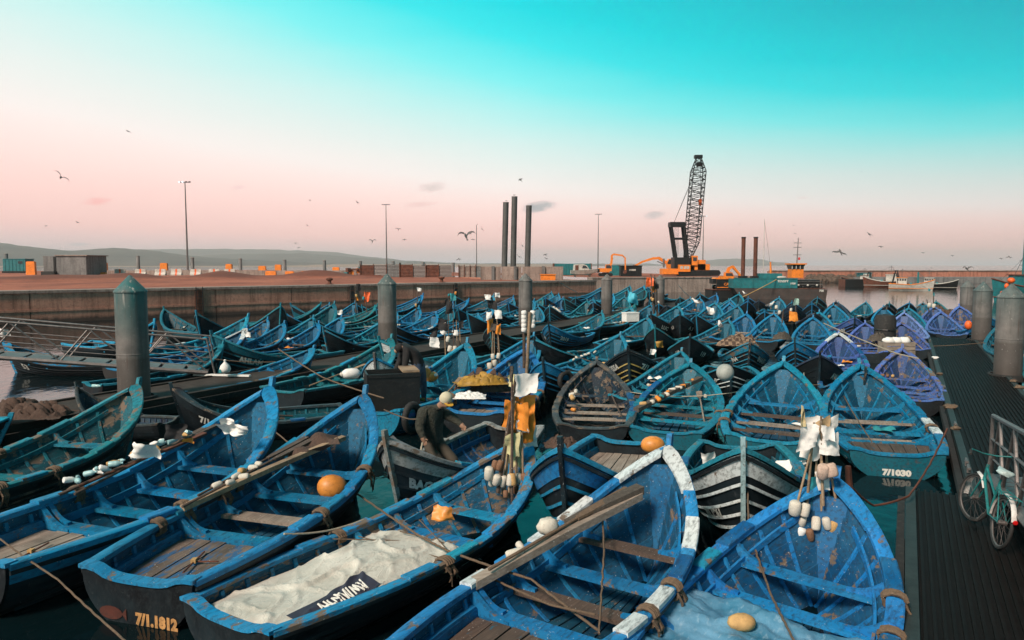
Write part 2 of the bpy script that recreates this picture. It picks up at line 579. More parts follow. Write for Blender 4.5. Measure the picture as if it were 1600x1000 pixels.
# main quay: a long wall face and the earth behind it
QA = P(0, 507, 0)
QDIR = Vector((math.sin(R(50)), math.cos(R(50)), 0))
QN = Vector((QDIR.y, -QDIR.x, 0))                 # towards the basin (camera side)
QTOP = 2.24
kA, kB = -42.0, 58.0                              # along the wall
quay_wall = thing('quay_wall', 'long stained brown concrete quay wall behind the moored boats', 'wall', QA)
rz = math.atan2(QDIR.y, QDIR.x)
k = kA
i = 0
while k < kB - .1:
    wlen = min(6.25, kB - k)
    mb = MB()
    c = QDIR * (k + wlen / 2) - QN * 1.0
    mb.box((c.x, c.y, .0), (wlen - .05, 2.0 + (.03 if i % 2 else 0), 2 * QTOP - .36), rz)
    mb.build('panel', M_QUAY, quay_wall)
    k += wlen
    i += 1
c = QDIR * ((kA + kB) / 2) - QN * .93
MB().box((c.x, c.y, QTOP - .09), (kB - kA, 2.14, .18), rz).build('coping', M_CONC, quay_wall)
c = QDIR * ((kA + kB) / 2) - QN * .98
MB().box((c.x, c.y, .85), (kB - kA, 2.1, .16), rz).build('ledge', M_QUAY, quay_wall)
c = QDIR * ((kA + kB) / 2) - QN * 1.15
MB().box((c.x, c.y, 0), (kB - kA, 1.9, 3.6), rz).build('backing', M_RUST, quay_wall)
# end return wall
e = QA + QDIR * (kB - .02)
END_DIR = Vector((-QN.x, -QN.y, 0))
MB().box(QDIR * (kB - .5) - QN * 21.3, (1.0, 38.4, QTOP * 2 - .01), rz).build('end_panel', M_QUAY, quay_wall)


def qpt(kk, back, z=QTOP):
    p = QA + QDIR * kk - QN * back
    return Vector((p.x, p.y, z))


def earth(u_, v_):
    kk = kA + (kB - kA + 38) * u_
    back = 2.0 + 200 * v_ ** 1.7
    p = qpt(min(kk, kB - .6) if back < 40 else kk, back)
    h = mnoise.noise(Vector((p.x * .12, p.y * .12, 0))) * .12 + mnoise.noise(Vector((p.x * .5, p.y * .5, 3))) * .05
    ridge = math.exp(-((back - 38 - 5 * mnoise.noise(Vector((kk * .08, 0, 7)))) / 4.5) ** 2)
    h += ridge * (.35 + .75 * max(0, mnoise.noise(Vector((kk * .16, 1, 2))) + .4)) * (1 if kk < 50 else 0)
    edge = min(1, v_ * 6)
    p.z = QTOP - .035 + h * edge
    return p


MB().grid(earth, 120, 60).build('ground', M_EARTH, kind='structure', smooth=60, label='bare reddish earth yard on top of the quay')

# ladder recess in the wall
def wall_ladder(u):
    # u -> distance along the wall
    d = ray(u, 480)
    kk = (QA.y * d.x / d.y - QA.x) / (QDIR.x - QDIR.y * d.x / d.y)
    t = thing('wall_ladder', 'rusty steel ladder fixed in a dark slot of quay wall' if u < 500 else 'dark timber rubbing post on quay wall', 'ladder' if u < 500 else 'post', QA + QDIR * kk + QN * .07, (0, 0, rz))
    if u < 500:
        MB().box((0, -.02, 1.1), (.62, .06, 2.2)).build('slot_lining', M_RUST, t)
        for sx_ in (-.24, .24):
            MB().tube([(sx_, -.12, -.3), (sx_, -.12, 2.3)], .03).build('rail', M_BLACKM, t)
        for q in range(8):
            MB().tube([(-.24, -.12, .15 + q * .28), (.24, -.12, .15 + q * .28)], .02).build('rung', M_BLACKM, t)
    else:
        MB().box((0, -.05, .9), (.34, .2, 2.5)).build('timber', M_RUBBER, t)
        for q in (.3, 1.0, 1.7):
            MB().box((0, -.17, q), (.40, .05, .07)).build('strap', M_RUST, t)
    return t


for u in (311, 549, 711):
    o_ = wall_ladder(u)
    if u == 711:
        o_['label'] = 'dark timber rubbing post on quay wall beside the floodlit corner'
        o_['label'] = 'dark timber post on quay wall behind boats with orange gear'

# second quay further back, carrying the crane
S0, S1 = P(925, 458, 0), P(1215, 455, 0)
SDIR = (S1 - S0).normalized()
SN = Vector((SDIR.y, -SDIR.x, 0))
srz = math.atan2(SDIR.y, SDIR.x)
slen = (S1 - S0).length
q2 = thing('crane_quay_wall', 'pale streaked concrete quay wall below the crane', 'wall', S0)
k = 0.0
while k < slen - .1:
    wl = min(5.0, slen - k)
    c = SDIR * (k + wl / 2) - SN * 1.0
    MB().box((c.x, c.y, 0), (wl - .05, 2.0, 2 * QTOP - .3), srz).build('panel', M_CONC, q2)
    k += wl
c = SDIR * (slen / 2) - SN * .95
MB().box((c.x, c.y, QTOP - .08), (slen, 2.1, .16), srz).build('coping', M_CONC, q2)
c = SDIR * (slen / 2) - SN * 1.2
MB().box((c.x, c.y, 0), (slen - .1, 1.9, 3.9), srz).build('backing', M_CGREY, q2)


def crane_yard(u_, v_):
    p = S0 + SDIR * (slen * u_) - SN * (2 + 60 * v_)
    p.z = QTOP - .03 + .1 * mnoise.noise(Vector((p.x * .2, p.y * .2, 0))) * min(1, v_ * 8)
    return p


MB().grid(crane_yard, 40, 24).build('yard', M_EARTH, kind='structure', smooth=60, label='dark earth yard around the crane')

# far breakwater with a tall parapet, on the right
def far_box(name, parent, mat, u0, u1, y, z0, z1, depth, gap=0.0, lower=0):
    a, b = PD(u0, 440, y), PD(u1, 440, y)
    return MB().box(((a.x + b.x) / 2, y + depth / 2, (z0 + z1) / 2), (abs(b.x - a.x) - gap, depth, z1 - z0)).build(name, mat, parent)


bw = thing('breakwater', 'long reddish stone breakwater wall beyond the trawlers', 'wall', (0, 0, 0))
YB = 175.0
u = 1205
i = 0
while u < 1760:
    far_box('panel', bw, M_BREAK, u, u + 46, YB + (.06 if i % 2 else 0), -1.0, CAMH - 1.45 + (.02 if i % 2 else 0), 3.0, .06)
    u += 46
    i += 1
far_box('parapet_cap', bw, M_CONC, 1205, 1760, YB - .15, CAMH - 1.45, CAMH - 1.25, 2.0)
far_box('quay_step', bw, M_CGREY, 1335, 1760, YB - 9, -1, 1.2, 9)

rg = random.Random(5)
for i in range(120):
    uu = rg.uniform(1262, 1352)
    y = YB - rg.uniform(.5, 10)
    zz = .25 + (YB - 10 - y) / -10 * 1.3 * rg.uniform(.5, 1)
    p = PD(uu, 440, y)
    MB().sphere((0, 0, 0), rg.uniform(.45, .95), 7, 5, (1, 1, .75), .22, i).build('boulder', M_ROCK, None, (p.x, y, zz), (rg.random() * 3, rg.random() * 3, 0),
        label='rough brown boulder in the rubble slope below the breakwater', category='boulder', group='boulders below the breakwater')

# hills and beach across the bay, left
def hill(name, label, prof, y, depth, mat, zoff=0):
    """prof: (u, v) crest line in the photo at distance y"""
    us = [p[0] for p in prof]
    vs = [p[1] for p in prof]

    def fn(a, b):
        uu = us[0] + (us[-1] - us[0]) * a
        vv = np.interp(uu, us, vs)
        p = PD(uu, vv, y)
        crest = max(p.z, -2) + (mnoise.noise(Vector((uu * .35, y * .01, 0))) * .7 + mnoise.noise(Vector((uu * .05, y * .01, 4))) * 1.5) * y / 1150 * .8
        bb = abs(b - .6) / (.6 if b < .6 else .4)
        prof_h = max(0, 1 - bb) ** .8
        h = crest * prof_h
        xx = p.x * (1 + (b - .6) * depth / y)
        return Vector((xx, y + (b - .6) * depth, h - .5))
    MB().grid(fn, 220, 14).build(name, mat, kind='structure', smooth=80, label=label)


hill('hills', 'long dark scrubby hill across the bay', [(-700, 372), (-200, 365), (0, 378), (60, 386), (110, 391), (180, 386), (225, 389), (275, 396), (330, 402), (420, 407), (520, 411), (600, 413), (640, 414)], 2300, 1100, M_HILL)
hill('far_hills', 'pale far hills fading into haze across the bay', [(-300, 395), (180, 390), (240, 388.5), (330, 388), (430, 389), (520, 393), (580, 401), (650, 408), (720, 411), (900, 411.5), (1000, 412), (1140, 413), (1200, 413.5)], 5200, 1800, M_HILL)
hill('mid_hills', 'middle line of hazy hills across the bay', [(250, 402), (360, 396), (480, 395), (560, 402), (640, 407), (720, 411), (900, 412.5), (1000, 413)], 3600, 1200, M_HILL)
hill('harbour_hills', 'far bluish hill behind the crane yard', [(1060, 413), (1090, 407), (1130, 404), (1180, 404), (1215, 409), (1250, 413)], 5600, 1400, M_HILL)


def beach(a, b):
    uu = -400 + 1300 * a
    p = PD(uu, 420, 1500 + 500 * b)
    p.z = -.3 + 6.5 * b + .6 * mnoise.noise(Vector((uu * .02, b * 3, 0)))
    return p


MB().grid(beach, 90, 6).build('beach', M_SAND, kind='structure', smooth=80, label='pale sandy beach across the bay')

# ------------------------------------------------------------------ pontoons
AX = Vector((math.sin(R(28.2)), math.cos(R(28.2)), 0))       # direction of the piers
AXR = Vector((AX.y, -AX.x, 0))                              # to the right of that
PZ = 0.45


def pontoon(name, label, origin, length, width, zt, mat, edge, ridge=None, kind='pontoon'):
    t = thing(name, label, kind, (origin.x, origin.y, 0), (0, 0, math.atan2(AX.y, AX.x)))
    # local x along, local y = left
    n = max(1, round(length / 6.0))
    for i in range(n):
        a, b = i * length / n, (i + 1) * length / n
        MB().box(((a + b) / 2, 0, zt / 2 - .32), (b - a - .05, width - .1, zt + .56)).build('float_unit', M_DECKC, t)
        MB().box(((a + b) / 2, 0, zt - .05), (b - a - .02, width - .2, .06)).build('deck_plate', mat, t)
        for s_ in (-1, 1):
            MB().box(((a + b) / 2, s_ * (width / 2 - .06), zt - .04), (b - a - .03, .13, .14)).build('edge_beam', edge, t)
            MB().box(((a + b) / 2, s_ * (width / 2 + .06), zt - .22), (b - a - .03, .10, .16)).build('rubbing_timber', M_RUBBER, t)
    if ridge:
        m = MB()
        y = -width / 2 + .16
        while y < width / 2 - .15:
            m.box((length / 2, y, zt - .005), (length, ridge * .42, .03))
            y += ridge
        m.build('deck_ridges', mat, t, kind='stuff')
    return t


pl = P(1471, 607, PZ)
pr = P(1595, 607, PZ)
PW = abs((pr - pl).dot(AXR))
mid = (pl + pr) / 2
start = mid - AX * ((mid).dot(AX) - 13.15)
pontoon('walkway_pontoon', 'long narrow ridged metal walkway pontoon with pilings along its far side', start, 28.5, PW, PZ, M_DECK, M_DECKEDGE, .085)
# nearer, wider platform
le = P(1415, 850, PZ)
o2 = start - AX * 12.5
wl = (o2 - le).dot(AXR) + PW / 2 + .5
o2 = o2 + AXR * (PW / 2 + .5 - wl / 2)
pontoon('landing_pontoon', 'wide ridged metal landing pontoon that the bicycle stands on', o2, 12.42, wl, PZ + .02, M_DECK, M_DECKEDGE, .085)

# pontoon through the boats, with its pilings
pa = P(205, 617, PZ)
pontoon('mooring_pontoon', 'dark concrete pontoon running through the boats under the gangway', pa - AX * 22 + AXR * .2, 84, 2.3, PZ, M_DECKC, M_DECKC)

PILES = [(204.5, 47, 430, 'thick teal-topped conical steel piling beside the gangway', 1.0), (605, 29, 428, 'grey conical steel piling behind the man in the dark hood', .45),
         (821, 21.5, 427, 'grey conical steel piling behind the pole with white foam', .1), (948, 17.3, 428, 'grey conical steel piling near the end of quay wall', .0),
         (1031, 14, 429, 'slim grey conical steel piling beside the orange flags', .0),
         (1580, 39, 443, 'thick grey conical piling topped by an orange ball beside the walkway', .35), (1535.5, 26.5, 440, 'middle grey conical piling of three beside the walkway', .45),
         (1511, 20, 438, 'grey conical piling at the seaward end of the walkway', .3)]
for (u, wpx, vt, lab, tl) in PILES:
    dpt = FPX * .8 / wpx
    p = PD(u, 470, dpt)
    top = PD(u, vt, dpt).z
    t = thing('piling', lab, 'piling', (p.x, p.y, 0), (0, 0, u), group='conical pilings along the pontoons')
    m = MB().lathe([(.40, -1.0), (.40, 1.2), (.395, top - .46)], 24)
    o = m.build('shaft', M_PILE, t, smooth=40)
    o.color = (1, 1, 1, tl)
    o = MB().lathe([(.40, top - .458), (.415, top - .455), (.415, top - .42), (.395, top - .40), (.03, top), (.005, top + .005)], 24).build('cone_cap', M_PILE, t, smooth=40)
    o.color = (1, 1, 1, tl)
    o = MB().lathe([(.404, 1.62), (.408, 1.63), (.408, 1.645), (.404, 1.655)], 24).build('weld_seam', M_PILE, t, smooth=40)
    o.color = (1, 1, 1, 0)
    MB().lathe([(.48, .30), (.56, .30), (.56, .50), (.48, .50), (.48, .30)], 20, cap=False).build('guide_collar', M_RUBBER, t, smooth=40)

# ================================================================== THE BOATS
BL, BB = 5.4, 1.05            # length, half beam of the pattern boat
ZB, ZS = 1.50, 0.50           # sheer height at bow and stern
RAKE = .50


def hb(t):
    if t < .40:
        q = t / .40
        return BB * (.76 + .24 * (1 - (1 - q) ** 2))
    q = min(1, (t - .40) / .60)
    return BB * max(0.0, 1 - q ** 3.0) ** .80


def sheer(t):
    return ZS + .03 * (1 - t) + (ZB - ZS) * max(0, (t - .28) / .72) ** 2.9


def keel(t):
    return -.24 + .10 * t ** 5


def fsec(s, t):
    wv = t ** 2.5
    return (1 - wv) * (1 - (1 - s) ** 2.4) + wv * s ** 1.05


def bx(t, s=1.0):
    return t * BL - RAKE * (1 - s) * t ** 6


def plan_normal(t):
    e = 1e-3
    t0, t1 = max(0, t - e), min(.9995, t + e)
    tx, ty = (t1 - t0) * BL, hb(t1) - hb(t0)
    l = math.hypot(tx, ty)
    return -ty / l, tx / l


def hull(t, s, side, off=0.0, dz=0.0):
    """point on the planking; off > 0 is outwards"""
    nx, ny = plan_normal(min(t, .985))
    y = hb(t) * fsec(s, t)
    z = keel(t) + (sheer(t) - keel(t)) * s
    x, y = bx(t, s) + nx * off, y + ny * off
    return Vector((x, side * max(0.0, y), z + dz))


def s_at(t, z):
    return min(1, max(0.02, (z - keel(t)) / (sheer(t) - keel(t))))


def inner_half(t, z, inset=.05):
    return max(.02, hb(t) * fsec(s_at(t, z), t) - inset)


TS = [i / 26 for i in range(27)]
TS = TS[:-1] + [.985, 1.0]
SS = [0, .06, .13, .2, .28, .37, .47, .58, .7, .84, 1.0]


def lap_rows(n, s0=0.0, s1=1.0):
    """rows of lapped planks: (s, step) pairs"""
    out = []
    for k_ in range(n):
        out += [(s0 + (s1 - s0) * k_ / n + (.002 if k_ else 0), 1.0), (s0 + (s1 - s0) * (k_ + .5) / n, .5), (s0 + (s1 - s0) * (k_ + 1) / n, 0.0)]
    return out


def b_hull():
    m = MB()
    rows = lap_rows(7)
    for side in (1, -1):
        m.grid(lambda a, b: hull(TS[round(a * (len(TS) - 1))], rows[round(b * (len(rows) - 1))][0], side, .016 * rows[round(b * (len(rows) - 1))][1] if b > 0 and a < .999 else 0), len(TS) - 1, len(rows) - 1)
        m.grid(lambda a, b: hull(TS[round(a * (len(TS) - 1))], SS[round(b * (len(SS) - 1))], side, -.05 if b > 0 else 0), len(TS) - 1, len(SS) - 1)
    # a sole that closes the bilge
    m.grid(lambda a, b: Vector((.06 + a * 4.3, (b * 2 - 1) * inner_half((.06 + a * 4.3) / BL, -.10, .02), -.10)), 14, 2)
    return m


def sweep(path, prof, cap=True):
    """path: list of (origin, sidevec, upvec); prof: list of (a, b)"""
    return MB().ring([[o + sv_ * a + uv * b for a, b in prof] for o, sv_, uv in path], cap)


UP = Vector((0, 0, 1))


def gun_path(side, ts, dz=0.0):
    out = []
    for t in ts:
        nx, ny = plan_normal(min(t, .985))
        out.append((Vector((t * BL, side * hb(t), sheer(t) + dz)), Vector((nx, side * ny, 0)), UP))
    return out


def clampy(m, side, lim=.004):
    m.v = [(x, side * max(lim, side * y), z) for x, y, z in m.v]
    return m


def b_gunwale(side):
    return clampy(sweep(gun_path(side, TS), [(-.115, -.012), (.045, -.012), (.045, .045), (.03, .055), (-.10, .055), (-.115, .045)]), side)


def b_block(side, t0, t1):
    ts = [t0 + (t1 - t0) * i / 6 for i in range(7)]
    return sweep(gun_path(side, ts), [(-.122, .03), (.052, .03), (.052, .075), (.036, .088), (-.106, .088), (-.122, .075)])


def b_rub(side):
    return clampy(sweep([(hull(t, .955, side, .004), Vector((plan_normal(min(t, .985))[0], side * plan_normal(min(t, .985))[1], 0)), UP) for t in TS], [(0, -.03), (.045, -.022), (.045, .022), (0, .03)]), side, .0)


def b_batten(side, s, h=.055):
    ts = [t for t in TS if t > .02]
    return clampy(sweep([(hull(t, s, side, .002), Vector((plan_normal(min(t, .985))[0], side * plan_normal(min(t, .985))[1], 0)), UP) for t in ts], [(0, -h / 2), (.022, -h / 2 + .006), (.022, h / 2 - .006), (0, h / 2)]), side, 0)


def b_strake(side):
    ts = TS

    def fn(a, b):
        t = ts[round(a * (len(ts) - 1))]
        s = .80 + .18 * b
        return hull(t, s, side, .012 + .010 * (1 - b))
    return clampy(MB().grid(fn, len(ts) - 1, 3), side, 0)


def b_rib(side, t, wd=.05, dp=.05):
    rings = []
    for s in (.10, .18, .28, .42, .58, .74, .94):
        p = hull(t, s, side, -.045)
        nx, ny = plan_normal(t)
        inn = Vector((-nx, -side * ny, 0))
        al = Vector((ny, -side * nx, 0)) if side > 0 else Vector((ny, nx, 0))
        al = inn.cross(UP).normalized()
        rings.append([p - al * wd / 2, p + al * wd / 2, p + al * wd / 2 + inn * dp, p - al * wd / 2 + inn * dp])
    return MB().ring(rings)


def b_stringer(side, drop=.24, hgt=.10, ts=None):
    ts = ts or [t for t in TS if t < .93]
    path = []
    for t in ts:
        s = s_at(t, sheer(t) - drop * (1 - .25 * t))
        nx, ny = plan_normal(t)
        path.append((hull(t, s, side, -.09), Vector((-nx, -side * ny, 0)), UP))
    return clampy(sweep(path, [(0, -hgt / 2), (.03, -hgt / 2), (.03, hgt / 2), (0, hgt / 2)]), side, .01)


THW = (.335, .47, .605, .74)


def thw_z(t):
    return sheer(t) - .22


def b_thwart(t, wd=.24, th=.05):
    z = thw_z(t)
    a, b = t - wd / 2 / BL, t + wd / 2 / BL
    ha, hbb = inner_half(a, z, .05), inner_half(b, z, .05)
    xa, xb = a * BL, b * BL
    vs = []
    for zz in (z - th, z):
        vs += [(xa, -ha, zz), (xb, -hbb, zz), (xb, hbb, zz), (xa, ha, zz)]
    return MB().add(vs, [(3, 2, 1, 0), (4, 5, 6, 7), (0, 1, 5, 4), (1, 2, 6, 5), (2, 3, 7, 6), (3, 0, 4, 7)])


def b_knee(side, t, z0=None, ln=.40, wd=.07):
    z0 = thw_z(t) if z0 is None else z0
    yo = hb(t) - .07
    zt = sheer(t) + .02
    outer = []
    for q in range(7):
        f = q / 6
        outer.append((yo - ln * f, z0 + (zt - z0) * (1 - f) ** 2.2 + .035))
    poly = [(yo, z0), (yo, zt)] + outer[1:] + [(yo - ln, z0)]
    x = t * BL
    return MB().ring([[(x - wd / 2, side * y, z) for y, z in poly], [(x + wd / 2, side * y, z) for y, z in poly]])


DECK_T1 = .30


def b_deckplank(i, n=7, z=.27):
    vs = []
    x0, x1 = .07, DECK_T1 * BL
    h0, h1 = inner_half(x0 / BL, z, .10), inner_half(x1 / BL, z, .10)
    a, b = -1 + 2 * i / n + .012, -1 + 2 * (i + 1) / n - .012
    dzz = .004 * ((i * 7) % 3)
    for zz in (z - .03, z + dzz):
        vs += [(x0, a * h0, zz), (x1 + .02 * ((i * 5) % 3), a * h1, zz), (x1 + .02 * ((i * 5) % 3), b * h1, zz), (x0, b * h0, zz)]
    return MB().add(vs, [(3, 2, 1, 0), (4, 5, 6, 7), (0, 1, 5, 4), (1, 2, 6, 5), (2, 3, 7, 6), (3, 0, 4, 7)])


def b_coaming(z=.27):
    x1 = DECK_T1 * BL + .07
    h1 = inner_half(x1 / BL, z, .06)
    return MB().box((x1, 0, z - .02), (.05, 2 * h1, .12))


def b_clamp(side, z=.27):
    """shelf that the stern deck lies on: a painted side band above the planks"""
    ts = [.015, .08, .15, .22, .30]
    path = []
    for t in ts:
        path.append((Vector((t * BL, side * (inner_half(t, z + .05, .05)), z + .05)), Vector((0, -side, 0)), UP))
    return sweep(path, [(0, -.05), (.09, -.05), (.075, .06), (0, .06)])


def b_transom():
    n = 12
    top = []
    h0 = hb(0)
    low = [(-h0 * fsec(s, 0), keel(0) + (sheer(0) - keel(0)) * s) for s in SS[::-1]] + [(h0 * fsec(s, 0), keel(0) + (sheer(0) - keel(0)) * s) for s in SS[1:]]
    for i in range(1, n):
        f = -1 + 2 * i / n
        dip = .10 * (1 - min(1, abs(f) / .75) ** 4)
        top.append((-f * h0, sheer(0) + .02 - dip))
    poly = low + top
    m = MB().ring([[(-.035, y, z) for y, z in poly], [(.03, y, z) for y, z in poly]], cap=False)
    # caps as triangle fans from the centre
    for x, o in ((-.035, 0), (.03, len(poly))):
        cidx = len(m.v)
        m.v.append((x, 0, .1))
        for j in range(len(poly)):
            m.f.append((o + j, o + (j + 1) % len(poly), cidx))
    return m


def b_transom_cap():
    n = 14
    h0 = hb(0) + .03
    path = []
    for i in range(n + 1):
        f = -1 + 2 * i / n
        dip = .10 * (1 - min(1, abs(f) / .75) ** 4)
        path.append((Vector((0, f * h0, sheer(0) + .024 - dip)), Vector((1, 0, 0)), UP))
    return sweep(path, [(-.06, 0), (.085, 0), (.085, .045), (-.06, .045)])


def b_stem():
    rings = []
    for s, fw in ((0.0, .06), (.3, .07), (.6, .075), (.85, .08), (1.0, .08), (1.06, .075), (1.12, .06)):
        z = keel(1) + (ZB - keel(1)) * s
        x = BL - RAKE * (1 - s)
        rings.append([(x - .035, -.04, z), (x + fw, -.03, z), (x + fw, .03, z), (x - .035, .04, z)])
    return MB().ring(rings)


def b_apron():
    rings = []
    for s in (.08, .2, .35, .5, .65, .8, .93, 1.0):
        t = .955
        w_ = max(.02, hb(t) * fsec(s, t) - .02)
        x, z = bx(t, s), keel(t) + (sheer(t) - keel(t)) * s
        rings.append([(x - .02, -w_, z), (x + .05, -w_ * .6, z), (x + .05, w_ * .6, z), (x - .02, w_, z)])
    return MB().ring(rings)


def b_breasthook(arm=.62):
    m = MB()
    for side in (1, -1):
        out, inn = [], []
        for q in range(7):
            t = 1 - arm / BL * q / 6
            nx, ny = plan_normal(min(t, .985))
            c = Vector((t * BL, side * hb(t), sheer(t) + .06))
            out.append(c + Vector((nx, side * ny, 0)) * .03)
            wd = .14 + .10 * (1 - q / 6) ** 1.5
            p = c - Vector((nx, side * ny, 0)) * wd
            p.y = side * max(.0, side * p.y)
            inn.append(p)
        rings = []
        for a, b in zip(out, inn):
            a.y = side * max(0.0, side * a.y)
            rings.append([a, b, b - UP * .05, a - UP * .05] if side > 0 else [b, a, a - UP * .05, b - UP * .05])
        m.ring(rings)
    return m


def b_floorboard(i, n=5):
    vs = []
    x0, x1 = DECK_T1 * BL + .1, 4.0
    h0, h1 = inner_half(x0 / BL, .02, .12), inner_half(x1 / BL, .02, .12)
    a, b = -1 + 2 * i / n + .03, -1 + 2 * (i + 1) / n - .03
    for zz in (-.01, .02):
        vs += [(x0, a * h0, zz), (x1, a * h1, zz), (x1, b * h1, zz), (x0, b * h0, zz)]
    return MB().add(vs, [(3, 2, 1, 0), (4, 5, 6, 7), (0, 1, 5, 4), (1, 2, 6, 5), (2, 3, 7, 6), (3, 0, 4, 7)])


def b_wrap(side, t):
    """a turn of old rope round the gunwale, a fender"""
    rg_ = random.Random(int(t * 1000))
    c = hull(t, 1.0, side)
    m = MB()
    nx, ny = plan_normal(t)
    outv = Vector((nx, side * ny, 0))
    al = outv.cross(UP)
    for k_ in range(4):
        o = c + al * (k_ * .035 - .05)
        pts = []
        for q in range(11):
            an = 2 * math.pi * q / 10
            pts.append(o - outv * .035 + outv * (.11 * math.cos(an)) + UP * (.02 + .075 * math.sin(an) - (.04 if math.sin(an) < 0 else 0)))
        m.tube(pts, .021 + rg_.random() * .006, 5)
    for k_ in range(5):
        a = c + outv * .06 + al * rg_.uniform(-.08, .08)
        pts = [a, a + outv * .05 - UP * .10 + al * rg_.uniform(-.05, .05), a + outv * .03 - UP * (.2 + .12 * rg_.random()) + al * rg_.uniform(-.10, .10)]
        m.tube(pts, [.02, .017, .008], 5)
    return m


def b_tyre():
    rings = []
    for i in range(18):
        a = 2 * math.pi * i / 18
        rings.append([(math.cos(a) * (.27 + .085 * math.cos(b)), .085 * math.sin(b), math.sin(a) * (.27 + .085 * math.cos(b))) for b in [2 * math.pi * j / 8 for j in range(8)]])
    m = MB()
    m.ring(rings + [rings[0]], cap=False)
    return m


# mesh patterns, shared by every boat
RIBT = [.075 + .068 * i for i in range(13)]
PM = {}
PM['hull'] = b_hull().mesh('hull', 40)
PM['transom'] = b_transom().mesh('transom', 30)
PM['transom_cap'] = b_transom_cap().mesh('transom_cap', 30)
PM['stem'] = b_stem().mesh('stem_post', 20)
PM['apron'] = b_apron().mesh('apron', 30)
PM['hook'] = b_breasthook().mesh('breasthook', 30)
PM['coaming'] = b_coaming().mesh('coaming', 30)
PM['tyre'] = b_tyre().mesh('tyre', 50)
for sd_ in (1, -1):
    PM['gunwale', sd_] = b_gunwale(sd_).mesh('gunwale', 35)
    PM['rub', sd_] = b_rub(sd_).mesh('rubbing_strake', 35)
    PM['strake', sd_] = b_strake(sd_).mesh('sheer_strake', 35)
    PM['stringer', sd_] = b_stringer(sd_).mesh('stringer', 35)
    PM['clamp', sd_] = b_clamp(sd_).mesh('deck_shelf', 35)
    for j, s_ in enumerate((.72, .58, .46, .35)):
        PM['batten', sd_, j] = b_batten(sd_, s_).mesh('batten', 35)
    for j, (a, b) in enumerate(((.30, .385), (.44, .525), (.58, .665), (.70, .80))):
        PM['block', sd_, j] = b_block(sd_, a, b).mesh('gunwale_block', 35)
    for j, t in enumerate(RIBT):
        PM['rib', sd_, j] = b_rib(sd_, t).mesh('rib')
    for j, t in enumerate(THW):
        PM['knee', sd_, j] = b_knee(sd_, t).mesh('knee', 35)
    PM['deckknee', sd_] = b_knee(sd_, DECK_T1 + .012, .27, .55).mesh('knee', 35)
    for j, t in enumerate((.24, .42, .55, .69)):
        PM['wrap', sd_, j] = b_wrap(sd_, t).mesh('rope_fender', 60)
for j, t in enumerate(THW):
    PM['thwart', j] = b_thwart(t).mesh('thwart')
for j in range(7):
    PM['deck', j] = b_deckplank(j).mesh('deck_plank')
for j in range(5):
    PM['floor', j] = b_floorboard(j).mesh('floor_board')
# one-piece insides for boats too far off to show single ribs
mm = MB()
for sd_ in (1, -1):
    for j in range(0, 13):
        r_ = b_rib(sd_, RIBT[j], .06)
        mm.add(r_.v, r_.f)
    r_ = b_stringer(sd_)
    mm.add(r_.v, r_.f)
PM['inside'] = mm.mesh('inner_framing')
m1 = b_gunwale(1)
m2 = b_gunwale(-1)
m1.add(m2.v, m2.f)
m3 = b_transom_cap()
m1.add(m3.v, m3.f)
PM['rim'] = m1.mesh('gunwale', 35)
mm = MB()
for j in range(7):
    q = b_deckplank(j)
    mm.add(q.v, q.f)
PM['deckall'] = mm.mesh('stern_deck')


def wrap_text(body, side, t0, s0, size=.2, bold=.012, stern=False):
    """lettering laid on the planking; side +1 is the boat's port (left) side"""
    me = text_mesh(body, size, bold)
    for v in me.vertices:
        x, y = v.co.x, v.co.y
        if stern:
            v.co = Vector((-.043, t0 - x, s0 + y))
            continue
        # port side is read from outside with the bow on the left
        t = t0 + (-x if side > 0 else x) / BL * 1.02
        t = min(max(t, .02), .985)
        s = s0 + y / (sheer(t) - keel(t))
        v.co = hull(t, s, side, .037)
    return me


BLUES = {
    'azure': (.002, .155, .33), 'blue': (.002, .165, .325), 'teal': (.003, .145, .19), 'dkteal': (.003, .095, .135), 'cyan': (.005, .23, .37),
    'royal': (.006, .140, .37), 'purple': (.065, .12, .38), 'lilac': (.15, .20, .50), 'navy': (.012, .018, .045), 'deep': (.004, .075, .22),
    'sea': (.003, .165, .27)}
BLACK = (.006, .007, .009)
WHITEP = (.62, .66, .66)
BOATS = []


